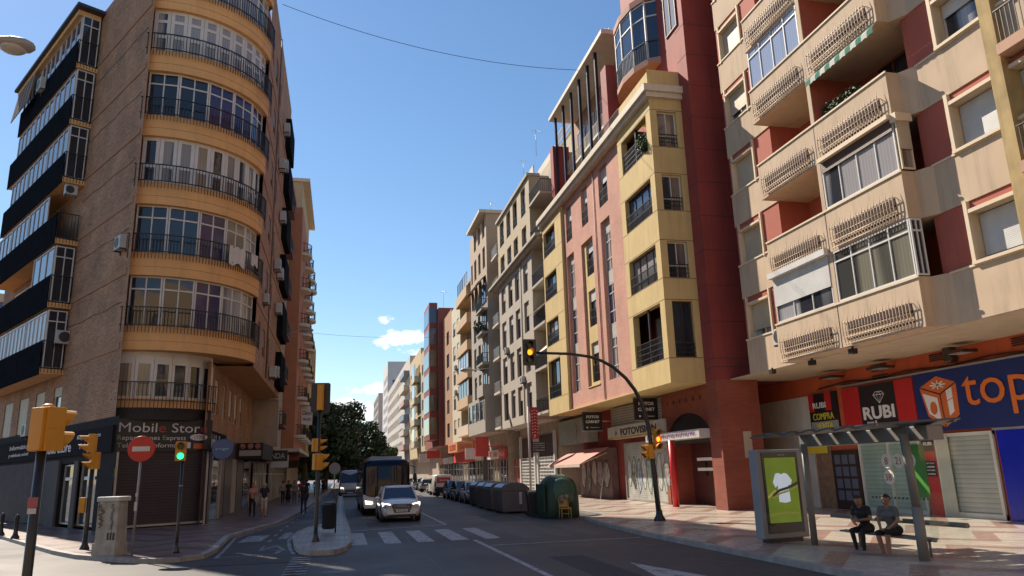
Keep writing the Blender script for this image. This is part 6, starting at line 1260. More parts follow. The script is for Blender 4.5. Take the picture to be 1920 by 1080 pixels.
q = MB(); q.quad((11.95, 13.93, .4), (12.9, 13.93, .4), (12.9, 13.93, 2.5), (11.95, 13.93, 2.5)); q.build("glass_panel", TG, t, fix=False)
sfr = rfr(12.27); q = MB(); cds = [(15.35, 2.14, "8"), (14.97, 2.14, "21"), (14.59, 2.14, "23"), (15.33, 1.78, "38'")]
DCM = [mat("disc_cream", (.8, .74, .62), .6), mat("number_red", (.45, .03, .03), .5)]
for s_, z_, tx in cds:
    q = MB(); q.extr([sfr.p(s_+.165*math.cos(2*math.pi*i/20), z_+.165*math.sin(2*math.pi*i/20), .004) for i in range(20)], sfr.n*.002, 0); text_mb(q, tx, sfr, s_, z_, .16, None, .008, 1, th=.002); q.build("route_disc", DCM, gp_)
q = MB()
for i in range(16): q.fbox(sfr, 14.2+i*.125, 14.26+i*.125, 1.30, 1.345, .002, .004, 0)
for m_i in [0]: q.build("dotted_line", [mat("dot_dark", (.05, .06, .06), .5)], gp_)
q = MB(); q.fbox(sfr, 14.15, 14.75, 1.35, 2.48, .001, .002); q.build("green_film", mat("green_film", (.09, .3, .05), .3), gp_)
q = MB(); q.tube([(12.45, 14.4, .46), (12.45, 17.4, .46)], .04, 8); q.box(12.2, 12.6, 14.5, 17.3, .46, .5)
for y_ in (14.6, 16.9): q.tube([(12.45, y_, .46), (12.45, y_, ZK)], .03, 8)
q.tube([(12.66, 13.7, .8), (12.66, 18.2, .78)], .055, 8); q.build("bench", SG, t)
t = thing("advert_pillar", "grey digital advert pillar showing a white sports shirt on green", "advert panel", (11.5, 18.5, ZK)); ap = Fr((11.72, 18.75), (-1, -.14), (.14, -1))
ap = Fr((10.86, 18.6), (1, .13), (.13, -1))
q = MB(); q.fbox(ap, 0, 1.5, .22, 2.52, -.32, 0); q.build("case", mat("case_grey", (.22, .23, .26), .4, .08), t, bevel=.03); q = MB(); q.fbox(ap, .15, 1.3, ZK, .24, -.26, -.05); q.build("plinth", BLKP, t)
q = MB(); q.fbox(ap, .16, 1.34, .36, 2.44, 0, .015); q.build("bezel", mat("bezel_black", (.012, .012, .014), .15), t)
SCG = mat("screen_green", (.10, .16, .01), .25, .35, 1.2, emit=(.20, .30, .02), estr=.2)
q = MB(); q.fbox(ap, .24, 1.26, .62, 2.3, .015, .018); sc_ = q.build("screen", SCG, t)
def scm(nm, c, k=.28): return mat(nm, tuple(x*.4 for x in c), .3, .1, 3, emit=c, estr=k)
q = MB(); sh = [(.55, 1.88), (.66, 1.9), (.75, 1.86), (.84, 1.9), (.95, 1.86), (1.08, 1.7), (1.02, 1.55), (.96, 1.6), (.97, 1.15), (.8, 1.12), (.6, 1.15), (.6, 1.58), (.52, 1.52), (.45, 1.66)]
q.extr([ap.p(a, b, .0185) for a, b in sh], ap.n*.001, 0); q.build("shirt_picture", scm("shirt_white", (.50, .56, .64), .42), sc_)
q = MB(); ribbon(q, ap, [(.42, 1.33), (.65, 1.45), (.9, 1.5), (1.24, 1.62)], .07, .0215, 0); ribbon(q, ap, [(.42, 1.25), (.65, 1.37), (.9, 1.42), (1.24, 1.54)], .05, .0245, 1); ribbon(q, ap, [(.26, 1.28), (.5, 1.44)], .06, .0215, 2); ribbon(q, ap, [(.3, .82), (.75, .88), (1.2, .84)], .05, .0215, 1); text_mb(q, "marca" if False else "····", ap, .8, 2.37, .02, .2, .02, 3, th=.001)
q.build("stripe_picture", [scm("stripe_black", (.02, .02, .02)), scm("stripe_olive", (.25, .26, .05)), scm("stripe_yellow", (.5, .42, .1)), WHT], sc_)
# ------------------------------------------------------------------ containers, chair
t = thing("recycling_igloo", "rounded dark green glass recycling igloo behind the rattan chair", "container", (9.9, 34.6, 0)); IG = mat("igloo_green", (.012, .045, .028), .6, .3, 1.5, dirt=.6, bump=.2)
q = MB(); vs = []; pr = [(.86, 0), (.9, .04), (.9, .5), (.88, 1.0), (.82, 1.35), (.7, 1.62), (.5, 1.8), (.25, 1.88), (.02, 1.9)]
n = 28
for r_, z in pr:
    for k in range(n):
        a = 2*math.pi*k/n; e = .62; c1 = math.copysign(abs(math.cos(a))**e, math.cos(a)); s1_ = math.copysign(abs(math.sin(a))**e, math.sin(a)); vs.append((9.9+r_*c1, 34.7+r_*s1_, z+.02))
q.add(vs, [(i*n+k, i*n+(k+1) % n, (i+1)*n+(k+1) % n, (i+1)*n+k) for i in range(len(pr)-1) for k in range(n)], 0, True); q.build("shell", IG, t)
q = MB(); q.lathe((9.95, 34.05, 1.02), [(.55, -.5), (.58, -.1), (.57, .2), (.48, .5), (.3, .68), (.02, .75)], 24, 0, 1, .55); q.build("mouth_hood", mat("igloo_green_light", (.03, .09, .055), .45, .15, 1.5, dirt=.2), t)
for k in range(6): q = MB(); a = k*math.pi/3; q.tube([(9.9+.62*math.cos(a), 34.7+.62*math.sin(a), 1.62), (9.9+.3*math.cos(a), 34.7+.3*math.sin(a), 1.9)], .03, 5); q.build("lifting_rib", IG, t)
q = MB(); q.box(9.03, 9.08, 33.9, 35.4, .3, 1.5); q.build("side_panel", IG, t)
t = thing("rattan_chair", "yellow rattan chair with a dark cloth left against the green igloo", "chair", (9.85, 33.4, 0)); RT = mat("rattan", (.42, .26, .05), .6, .25, 12)
q = MB()
for sx in (-.22, .22): q.tube([(9.85+sx, 33.2, 0), (9.85+sx*.95, 33.25, .45)], .02, 6); q.tube([(9.85+sx, 33.62, 0), (9.85+sx*.95, 33.6, .45), (9.85+sx*1.0, 33.72, .8), (9.85+sx*.6, 33.76, .98)], .02, 6)
q.tube([(9.72, 33.76, .98), (9.98, 33.76, .98)], .02, 6); q.tube([(9.64, 33.3, .22), (10.06, 33.3, .22)], .014, 6); q.build("frame", RT, t)
q = MB(); q.box(9.62, 10.08, 33.2, 33.62, .42, .47); q.build("seat", RT, t); q = MB(); q.hexa([(9.66, 33.62, .5), (10.04, 33.62, .5), (10.04, 33.66, .5), (9.66, 33.66, .5), (9.7, 33.74, .92), (10.0, 33.74, .92), (10.0, 33.77, .92), (9.7, 33.77, .92)]); q.build("backrest", RT, t)
q = MB(); q.box(9.68, 9.84, 33.58, 33.64, .62, 1.0); q.ball((9.98, 33.66, .95), .12, 10); q.build("cloth", mat("cloth_mix", (.3, .25, .2), .9, .8, 8), t)
CG = mat("container_grey", (.10, .095, .10), .6, .2, 1.5, dirt=.6, bump=.2); CL = mat("container_lid", (.10, .12, .18), .35, .12)
def container():
    o = thing("waste_container", "", "container", (0, 0, 0), "big grey side loading waste containers in the parking bay")
    q = MB(); pf_ = [(-.68, .08), (-.72, .5), (-.74, 1.12), (.74, 1.12), (.72, .5), (.68, .08)]
    q.extr([(x, -.95, z) for x, z in pf_], (0, 1.9, 0)); 
    for y_ in (-.8, 0, .8): q.extr([(x*1.03, y_-.05, z) for x, z in pf_[:3]]+[(-.6, y_-.05, 1.12), (-.6, y_-.05, .1)], (0, .1, 0))
    q.build("body", CG, o, bevel=.03)
    q = MB(); pl_ = [(-.77, 1.12), (-.74, 1.22), (-.55, 1.42), (-.3, 1.53), (.1, 1.55), (.45, 1.48), (.7, 1.28), (.77, 1.12)]; q.extr([(x, -.97, z) for x, z in pl_], (0, 1.94, 0), smooth=False); q.build("lid", CG, o, bevel=.02)
    q = MB(); q.hexa([(-.71, -.85, 1.285), (-.71, .85, 1.285), (-.5, .85, 1.465), (-.5, -.85, 1.465), (-.73, -.85, 1.3), (-.73, .85, 1.3), (-.52, .85, 1.48), (-.52, -.85, 1.48)]); q.build("flap", CL, o)
    q = MB(); q.box(.18, .32, -.985, -.97, .45, 1.05); q.build("reflector", mat("reflector_white", (.4, .4, .42), .4), o)
    q = MB()
    for x in (-.5, .5): q.box(x-.12, x+.12, -.85, -.7, 0, .1); q.box(x-.12, x+.12, .7, .85, 0, .1)
    q.build("feet", BLK, o); return o
c0 = container()
for i, (x, y) in enumerate([(8.85, 40.0), (8.85, 43.0), (8.95, 46.0), (9.05, 49.2)]):
    lab = ["nearest big grey waste container with a white strip on its end", "second big grey waste container from the green igloo", "third big grey waste container from the green igloo", "farthest big grey waste container next to the parked silver car"][i]
    if i == 0: place(c0, (x, y, 0), R(2)); c0["label"] = lab
    else: copy_tree(c0, (x, y, 0), R(2), lab)
def wheelie():
    o = thing("wheelie_bin", "", "bin", (0, 0, 0), "small black wheelie bins between the containers"); q = MB()
    q.hexa([(-.2, -.25, .05), (.2, -.25, .05), (.2, .25, .05), (-.2, .25, .05), (-.28, -.33, 1.05), (.28, -.33, 1.05), (.28, .33, 1.05), (-.28, .33, 1.05)]); q.build("body", BLKP, o, bevel=.02)
    q = MB(); q.hexa([(-.3, -.36, 1.05), (.3, -.36, 1.05), (.3, .36, 1.05), (-.3, .36, 1.05), (-.26, -.3, 1.13), (.26, -.3, 1.13), (.26, .3, 1.17), (-.26, .3, 1.17)]); q.build("lid", BLKP, o)
    q = MB(); q.lathe((-.24, .28, .1), [(.1, -.03), (.1, .03)], 12, 0, axis='x'); q.lathe((.24, .28, .1), [(.1, -.03), (.1, .03)], 12, 0, axis='x'); q.build("wheels", BLK, o); return o
w0 = wheelie(); place(w0, (9.28, 37.0, 0), R(5)); w0["label"] = "small black wheelie bin touching the nearest grey container"; copy_tree(w0, (9.05, 35.9, 0), R(-8), "small black wheelie bin touching the green igloo")

# ------------------------------------------------------------------ vehicles
TYRE = mat("tyre", (.02, .02, .02), .85); RIM = mat("alloy_rim", (.35, .35, .36), .35, .1, metal=.7); WSC = glass("windscreen", (.012, .02, .05), .03); WSD = glass("car_window", (.012, .014, .018), .04)
HLT = mat("headlight_lit", (.8, .8, .75), .2, emit=(1, .95, .82), estr=2.5); HLD = mat("headlight_glass", (.35, .35, .36), .15); TLR = mat("tail_light", (.25, .01, .01), .25); PLT = mat("number_plate", (.55, .55, .55), .4, .05); PLB = mat("plastic_black", (.02, .02, .022), .5)
def wheels(o, xs, ys, r=.34, w_=.22):
    for x in xs:
        for y in ys:
            sg1 = 1 if x > 0 else -1; q = MB(); q.lathe((x, y, r), [(r*.62, -w_/2), (r*.96, -w_/2), (r, -w_*.3), (r, w_*.3), (r*.96, w_/2), (r*.62, w_/2)], 22, 0, axis='x'); wq = q.build("wheel", TYRE, o)
            q = MB(); q.lathe((x+sg1*w_*.42, y, r), [(r*.66, -.03), (r*.66, .02), (r*.6, .03), (r*.2, .0), (r*.18, .03)], 20, 0, axis='x')
            for k in range(5): a = 2*math.pi*k/5; q.tube([(x+sg1*w_*.46, y, r), (x+sg1*w_*.46, y+r*.6*math.cos(a), r+r*.6*math.sin(a))], r*.08, 5)
            q.build("rim", RIM, wq)
def loft(mb, st, m=0):
    """body from stations (y, [(x,z) right half from bottom centre to top centre]) mirrored in x"""
    rings = []
    for y, h in st: ring = [(x, y, z) for x, z in h]+[(-x, y, z) for x, z in reversed(h) if x > .001]; rings.append(ring)
    n = len(rings[0]); vs = [v for r_ in rings for v in r_]
    mb.add(vs, [(i*n+k, i*n+(k+1) % n, (i+1)*n+(k+1) % n, (i+1)*n+k) for i in range(len(rings)-1) for k in range(n)], m, True)
    mb.add(rings[0], [tuple(range(n))], m); mb.add(rings[-1], [tuple(range(n))], m)
def car(label, paint, L=4.4, W=1.83, H=1.6, suv=True, lit=False, loc=(0, 0), rz=0, group=None, plate="0 1234", det=True, kind="car"):
    o = thing("car" if kind == "car" else kind, label, "car", (0, 0, 0), group); h = W/2; hl = L/2; belt = .98 if suv else .88; hood = .98 if suv else .86; cl = .24
    def sec(w_, zb, zt, crown): return [(0, zb), (w_*.86, zb), (w_*.97, zb+.14), (w_*1.0, zb+.4), (w_*.985, (zb+zt)/2+.12), (w_*.93, zt-.07), (w_*.84, zt-.01), (w_*.45, zt+crown*.7), (0, zt+crown)]
    st = [(-hl, sec(h*.80, cl+.12, .62, .0)), (-hl+.07, sec(h*.88, cl+.04, .74, .02)), (-hl+.25, sec(h*.96, cl, hood-.16, .03)), (-hl+.6, sec(h*.99, cl, hood-.05, .04)), (-hl+1.15, sec(h, cl, hood+.02, .04)), (-.3, sec(h, cl, belt, .0)), (hl-1.0, sec(h, cl, belt+.03, .0)), (hl-.3, sec(h*.96, cl, belt+.02, .0)), (hl-.06, sec(h*.9, cl+.08, belt-.05, .0)), (hl, sec(h*.84, cl+.15, belt-.2, .0))]
    q = MB(); loft(q, st); q.build("body", paint, o)
    yb0, yt0, yt1, yb1 = -hl+1.12, -hl+1.95, hl-.75, hl-.18
    if not suv: yt1, yb1 = hl-.95, hl-.3
    bw_, tw = h*.9, h*.70; zt = H; zb = belt-.03
    A_ = [(-bw_, yb0, zb), (bw_, yb0, zb), (bw_, yb1, zb), (-bw_, yb1, zb)]; T_ = [(-tw, yt0, zt-.07), (tw, yt0, zt-.07), (tw, yt1, zt-.09), (-tw, yt1, zt-.09)]
    q = MB(); q.hexa(A_+T_); cab = q.build("cabin_glass", WSD, o)
    q = MB(); q.quad(*[Vector(p)+Vector((0, -.006, .004)) for p in (A_[0], A_[1], T_[1], T_[0])]); q.build("windscreen", WSC, o, fix=False)
    q = MB(); rp = []
    for y, z, k in ((yt0-.06, zt-.09, .98), (yt0+.1, zt-.03, 1.0), ((yt0+yt1)/2, zt, 1.0), (yt1-.1, zt-.03, .99), (yt1+.1, zt-.1, .95)): rp.append((y, [(0, z-.05), (tw*1.02*k, z-.06), (tw*1.03*k, z-.03), (tw*.9*k, z-.005), (0, z+.012)]))
    loft(q, rp); q.build("roof", paint, o)
    q = MB()
    for s_ in (-1, 1):
        q.tube([(s_*bw_*1.0, yb0-.02, zb), (s_*tw*1.02, yt0, zt-.07)], .04, 6); q.tube([(s_*bw_, yb1, zb), (s_*tw*1.02, yt1, zt-.09)], .055, 6); q.tube([(s_*bw_*1.0, .15, zb), (s_*tw*1.03, .12, zt-.07)], .025, 6); q.tube([(s_*bw_*.995, yb0, zb+.01), (s_*bw_*.995, yb1, zb+.01)], .03, 6)
    q.build("pillars", paint, o)
    for s_ in (-1, 1):
        q = MB(); q.ball((s_*(h+.1), yb0+.42, zb+.1), .1, 10, 0, (1.3, .9, .8)); q.tube([(s_*h*.9, yb0+.45, zb+.02), (s_*(h+.05), yb0+.42, zb+.06)], .03, 6); q.build("mirror", paint, o)
        q = MB(); y_ = -hl+.1; q.hexa([(s_*h*.58, y_-.04, .70), (s_*h*.93, y_+.18, .70), (s_*h*.93, y_+.5, .72), (s_*h*.58, y_+.3, .70), (s_*h*.56, y_+.02, .80), (s_*h*.95, y_+.24, .86), (s_*h*.95, y_+.52, .86), (s_*h*.56, y_+.3, .80)]); q.build("headlight", HLT if lit else HLD, o)
        q = MB(); q.hexa([(s_*h*.6, hl-.06, .78), (s_*h*.9, hl-.14, .78), (s_*h*.9, hl-.4, .78), (s_*h*.6, hl-.3, .78), (s_*h*.6, hl-.03, .92), (s_*h*.93, hl-.1, .94), (s_*h*.93, hl-.4, .94), (s_*h*.6, hl-.3, .92)]); q.build("tail_light", TLR, o)
    y_ = -hl-.012; q = MB(); q.extr([(x*h, y_, z) for x, z in [(-.46, .80), (.46, .80), (.5, .7), (.38, .42), (-.38, .42), (-.5, .7)]], (0, .12, 0)); gr_ = q.build("grille", PLB, o)
    q = MB()
    for z in (.5, .56, .62, .68, .74): q.box(-h*.42, h*.42, y_-.006, y_+.0, z-.006, z+.006)
    q.build("grille_bars", ALU, gr_)
    q = MB()
    for s_ in (-1, 1): q.extr([(s_*x*h, y_+.04+.1*(x > .8), z) for x, z in [(.58, .56), (.86, .58), (.88, .4), (.66, .36), (.56, .42)]], (0, .1, 0))
    q.box(-h*.7, h*.7, y_+.02, y_+.2, .26, .34); q.build("air_intake", PLB, o)
    q = MB(); q.box(-.27, .27, y_-.03, y_-.01, .46, .57, 0); 
    if det: text_mb(q, plate, Fr((0, y_-.03), (1, 0), (0, -1)), 0, .515, .065, .42, .002, 1, th=.002)
    q.build("number_plate", [PLT, PLB], o)
    q = MB(); q.box(-.27, .27, hl+.0, hl+.02, .55, .66); q.build("rear_plate", PLT, o)
    if det and suv:
        q = MB()
        for i in range(4): q.tube([(-.15+i*.1+.05*math.cos(a), y_-.012, .735+.05*math.sin(a)) for a in [k*math.pi/8 for k in range(17)]], .008, 5)
        q.build("badge", ALU, o)
    arch = MB()
    for x in (-h-.004, h+.004):
        for y in (-hl+.88, hl-.85):
            pts = [(x, y+.4*math.cos(a), .33+.4*math.sin(a)) for a in [math.pi*k/12 for k in range(13)]]; arch.extr(pts, (-.05 if x > 0 else .05, 0, 0))
    arch.box(-h*.97, h*.97, -hl+.5, hl-.5, .2, .3); arch.build("wheel_arch", PLB, o)
    wheels(o, (-h+.1, h-.1), (-hl+.88, hl-.85), .35 if suv else .31)
    place(o, (loc[0], loc[1], 0), rz); return o
def vehicle_mat(n, c, r=.3, metal=.0): return mat(n, c, r, .05, 1, metal=metal, coat=.6)
SILV = vehicle_mat("car_silver_white", (.66, .65, .64), .3, .05)
car("silver white crossover car with lit headlights in front of the bus", SILV, 4.4, 1.85, 1.6, True, True, (2.78, 38.3), R(1), plate="1846 HBX")
def van_body(o, paint, L, W, H, nose=.9, wsl=.55, rear=False, low=1.15):
    h = W/2; hl = L/2
    def sec(w_, zb, zt, tp=1.0): return [(0, zb), (w_*.92, zb), (w_, zb+.15), (w_, zb+.75), (w_*.99, zb+(zt-zb)*.6), (w_*.93*tp, zt-.12), (w_*.8*tp, zt-.02), (0, zt)]
    q = MB(); loft(q, [(-hl, sec(h*.9, .4, .78)), (-hl+.12, sec(h*.97, .32, .95)), (-hl+nose, sec(h, .3, low, 1)), (-hl+nose+wsl, sec(h, .3, H-.08, .95)), (-hl+nose+wsl+.3, sec(h, .3, H, .95)), (hl-.1, sec(h, .3, H, .95)), (hl, sec(h*.97, .36, H-.08, .95))]); q.build("body", paint, o)
    q = MB(); y0, y1 = -hl+nose-.01, -hl+nose+wsl-.03; q.quad((-h*.92, y0-.012, low+.02), (h*.92, y0-.012, low+.02), (h*.84, y1-.02, H-.2), (-h*.84, y1-.02, H-.2)); q.build("windscreen", WSC, o, fix=False)
    q = MB()
    for s_ in (-1, 1): q.quad((s_*(h+.006), y0+.15, low), (s_*(h+.006), y1+.9, low), (s_*(h*.965+.008), y1+.9, H-.35), (s_*(h*.97+.008), y1+.2, H-.35))
    q.build("side_window", WSD, o, fix=False)
    for s_ in (-1, 1):
        q = MB(); q.hexa([(s_*h*.62, -hl-.01, .72), (s_*h*.94, -hl+.1, .72), (s_*h*.94, -hl+.4, .72), (s_*h*.62, -hl+.3, .72), (s_*h*.66, -hl+.05, .92), (s_*h*.97, -hl+.16, .98), (s_*h*.97, -hl+.4, .98), (s_*h*.66, -hl+.3, .92)]); q.build("headlight", HLT if not rear else HLD, o)
        q = MB(); q.box(min(s_*(h+.03), s_*(h+.22)), max(s_*(h+.03), s_*(h+.22)), -hl+nose+.05, -hl+nose+.15, low+.05, low+.35); q.tube([(s_*h*.97, -hl+nose+.1, low+.1), (s_*(h+.1), -hl+nose+.1, low+.15)], .03, 5); q.build("mirror", PLB, o)
        q = MB(); q.box(min(s_*h*.82, s_*h*.96), max(s_*h*.82, s_*h*.96), hl-.05, hl+.015, .8, 1.5 if H > 2 else 1.3); q.build("tail_light", TLR, o)
    q = MB(); q.box(-h*.5, h*.5, -hl-.02, -hl+.1, .5, .68); q.box(-h*.85, h*.85, -hl+.0, -hl+.2, .3, .46); q.build("grille", PLB, o); q = MB(); q.box(-.27, .27, -hl-.04, -hl-.02, .38, .49); q.build("number_plate", PLT, o)
    wheels(o, (-h+.12, h-.12), (-hl+.95, hl-1.0), .34)
t = thing("van", "white van with lit headlights far down the street behind the median", "van", (0, 0, 0)); van_body(t, vehicle_mat("van_white", (.42, .42, .42), .35), 5.4, 2.05, 2.6, 1.0, .6, low=1.35); place(t, (.72+.25, 81.5, 0), R(1))
t = thing("van", "small white van with a red printed rear window parked beyond the dark cars", "van", (0, 0, 0)); van_body(t, vehicle_mat("van_white2", (.6, .6, .58), .35), 4.4, 1.8, 1.92, 1.0, .6, True, low=1.1)
q = MB(); q.extr([(x, 2.212, z) for x, z in [(-.66, 1.15), (.66, 1.15), (.62, 1.66), (-.62, 1.66)]], (0, .01, 0)); rw_ = q.build("rear_window", mat("window_film_red", (.45, .02, .04), .3, .1), t); q = MB(); text_mb(q, "Servicio", Fr((0, 2.225), (-1, 0), (0, 1)), 0, 1.42, .18, .8, .002, th=.002); q.build("lettering", WHT, rw_)
q = MB(); q.box(-.8, .8, 2.19, 2.23, .36, .72); q.build("rear_bumper", PLB, t); place(t, (9.5, 74.5, 0), R(181))
# bus
t = thing("bus", "dark blue and white city bus with a black panoramic windscreen", "bus", (0, 0, 0)); BW = vehicle_mat("bus_white", (.6, .6, .57), .35); BBL = vehicle_mat("bus_blue", (.012, .022, .06), .4)
def bsec(w_, zb, zt, tp=.96): return [(0, zb), (w_*.9, zb), (w_, zb+.12), (w_, 1.4), (w_*.995, 2.3), (w_*tp, zt-.25), (w_*.88, zt-.06), (w_*.7, zt), (0, zt+.02)]
q = MB(); loft(q, [(-5.8, bsec(1.2, .34, 2.82)), (-5.7, bsec(1.27, .3, 2.92)), (-5.5, bsec(1.275, .3, 2.95)), (6, bsec(1.275, .3, 2.95))]); q.build("body", BBL, t)
q = MB(); q.extr([(x, -6.30, z) for x, z in [(-1.2, .38), (1.2, .38), (1.26, .6), (1.27, 1.12), (.9, .98), (.4, .92), (-.4, .92), (-.9, .98), (-1.27, 1.12), (-1.26, .6)]], (0, .5, 0)); q.build("front_panel", BW, t, bevel=.04)
q = MB(); nx, nz_ = 16, 6; G = []
def zb_(x): return .93+.18*abs(x/1.22)**2
def zt_(x): return 2.86-.12*max(0, abs(x/1.22)-.8)/.2
for j_ in range(nz_+1):
    for i_ in range(nx+1):
        x = -1.23+2.46*i_/nx; z = zb_(x)+(zt_(x)-zb_(x))*j_/nz_; G.append((x, -6.33+(z-.93)*.12+.15*abs(x/1.22)**2.4, z))
q.add(G, [(j_*(nx+1)+i_, j_*(nx+1)+i_+1, (j_+1)*(nx+1)+i_+1, (j_+1)*(nx+1)+i_) for j_ in range(nz_) for i_ in range(nx)], 0, True)
top = G[-(nx+1):]; q.add(top+[(x, -5.85, z) for x, y, z in top], [(k, k+1, nx+2+k, nx+1+k) for k in range(nx)])
for c_i in (0, nx): col_ = [G[j_*(nx+1)+c_i] for j_ in range(nz_+1)]; q.add(col_+[(x, -5.85, z) for x, y, z in col_], [(k, k+1, nz_+2+k, nz_+1+k) for k in range(nz_)])
wsm = bpy.data.materials.new("bus_windscreen"); wsm.use_nodes = True; wb_ = wsm.node_tree.nodes["Principled BSDF"]; wb_.inputs["Base Color"].default_value = (.004, .006, .018, 1); wb_.inputs["Roughness"].default_value = .03; wb_.inputs["IOR"].default_value = 1.38
q.build("windscreen", wsm, t)
for s_ in (-1, 1):
    q = MB(); q.hexa([(s_*.75, -6.33, .62), (s_*1.12, -6.31, .6), (s_*1.12, -6.2, .6), (s_*.75, -6.2, .62), (s_*.8, -6.32, .74), (s_*1.18, -6.3, .80), (s_*1.18, -6.2, .80), (s_*.8, -6.2, .74)]); q.build("headlight", HLT if s_ < 0 else HLT, t)
    q = MB(); q.tube([(s_*1.2, -5.9, 2.6), (s_*1.5, -6.2, 2.5), (s_*1.5, -6.25, 2.2)], .025, 6); q.ball((s_*1.5, -6.25, 1.95), .14, 10, 0, (.8, .8, 1.7)); q.build("mirror", PLB, t)
    q = MB()
    for i in range(6): q.box(min(s_*1.27, s_*1.285), max(s_*1.27, s_*1.285), -5.4+i*1.85, -3.7+i*1.85, 1.15, 2.3)
    q.build("side_windows", WSD, t)
q = MB(); q.quad((.62, -6.049, 1.1), (1.1, -6.049, 1.15), (1.15, -6.049, 2.6), (.95, -6.049, 2.6)); q.build("windscreen_glare_side", glass("side_glass_warm", (.05, .045, .03), .08), t, fix=False) if False else None
q = MB(); q.tube([(-.5, -6.32, 1.0), (-.15, -6.25, 1.6)], .015, 5); q.tube([(.5, -6.32, 1.0), (.15, -6.25, 1.6)], .015, 5); q.build("wipers", PLB, t)
q = MB(); q.box(-.9, .9, -5.0, 2.5, 2.95, 3.12); q.build("roof_unit", mat("roof_unit_grey", (.3, .32, .36), .5), t, bevel=.05)
wheels(t, (-1.12, 1.12), (-3.4, 2.6), .46, .3); place(t, (2.45, 48.6, 0), R(.5))
# parked cars and scooters
CS = [("dark hatchback parked behind the farthest grey container", (.03, .03, .035), (9.35, 59.0)), ("blue hatchback parked next in the row past the dark hatchback", (.04, .12, .25), (9.45, 64.2)), ("silver hatchback parked between the grey containers and the dark hatchback", (.4, .41, .43), (9.3, 54.0)), ("dark grey car parked right behind the small white van", (.05, .05, .055), (9.9, 80.5)), ("white car far down the parked row", (.5, .5, .5), (10.1, 92)), ("black car farther down the parked row than the white car", (.02, .02, .022), (10.2, 98.5)), ("pale car at the far end of the parked row", (.45, .45, .42), (10.3, 105)), ("grey car at the very end of the parked row", (.2, .2, .21), (10.35, 111.5))]
for i, (lab, c, (x, y)) in enumerate(CS): car(lab, vehicle_mat("car_paint_%d" % i, c, .3, .1), 4.1, 1.75, 1.46, False, False, (x, y), R(0 if i < 3 else 180), "cars parked on the right side of the street", det=False)
def scooter(label, loc, rz, c):
    o = thing("scooter", label, "scooter", (0, 0, 0), "scooters parked between the cars"); q = MB()
    for y in (-.6, .6): q.lathe((0, y, .25), [(.14, -.05), (.25, -.05), (.25, .05), (.14, .05)], 16, 0, axis='x')
    q.build("wheels", TYRE, o); q = MB(); q.hexa([(-.16, .05, .3), (.16, .05, .3), (.12, .85, .5), (-.12, .85, .5), (-.14, .05, .7), (.14, .05, .7), (.1, .85, .72), (-.1, .85, .72)]); q.hexa([(-.2, -.45, .35), (.2, -.45, .35), (.16, -.3, .35), (-.16, -.3, .35), (-.16, -.35, 1.0), (.16, -.35, 1.0), (.12, -.25, 1.0), (-.12, -.25, 1.0)]); q.box(-.14, .14, -.35, .1, .28, .34); q.tube([(0, -.6, .25), (0, -.38, .9)], .04, 6); q.build("bodywork", c, o, bevel=.03)
    q = MB(); q.hexa([(-.15, .0, .72), (.15, .0, .72), (.12, .75, .76), (-.12, .75, .76), (-.14, .0, .82), (.14, .0, .82), (.1, .75, .86), (-.1, .75, .86)]); q.build("seat", PLB, o); q = MB(); q.tube([(-.33, -.2, 1.08), (0, -.33, 1.02), (.33, -.2, 1.08)], .018, 6); q.quad((-.2, -.4, 1.0), (.2, -.4, 1.0), (.15, -.3, 1.35), (-.15, -.3, 1.35)); q.build("handlebar", PLB, o); place(o, (*loc, 0), rz)
scooter("black scooter parked behind the small white van with the red window", (9.2, 69.6), R(70), PLB); scooter("pale scooter parked near the far white car", (9.5, 86.0), R(70), SILV)
# ------------------------------------------------------------------ people
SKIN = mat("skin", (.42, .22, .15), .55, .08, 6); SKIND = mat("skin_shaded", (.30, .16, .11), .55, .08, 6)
def cap_bone(mb, a, b, ra, rb, seg=12, flat=1.0, ax=None):
    a = Vector(a); b = Vector(b); t = (b-a).normalized(); ref = Vector((0, 1, 0)) if abs(t.z) > .6 else Vector((0, 0, 1)); x = t.cross(ref).normalized(); y = x.cross(t).normalized(); rings = []
    L = (b-a).length
    for k in range(1, 5): an = math.pi/2*(1-k/4); rings.append((a-t*ra*math.sin(an), ra*math.cos(an)))
    for k in range(1, 4): rings.append((a.lerp(b, k/4), ra+(rb-ra)*k/4))
    for k in range(0, 4): an = math.pi/2*k/4; rings.append((b+t*rb*math.sin(an), rb*math.cos(an)))
    vs = []
    for c, r in rings:
        for k in range(seg): an = 2*math.pi*k/seg; vs.append(c+x*(r*math.cos(an))+y*(r*flat*math.sin(an)))
    mb.add(vs, [(i*seg+k, i*seg+(k+1) % seg, (i+1)*seg+(k+1) % seg, (i+1)*seg+k) for i in range(len(rings)-1) for k in range(seg)]); mb.add(vs[:seg], [tuple(range(seg))]); mb.add(vs[-seg:], [tuple(range(seg))])
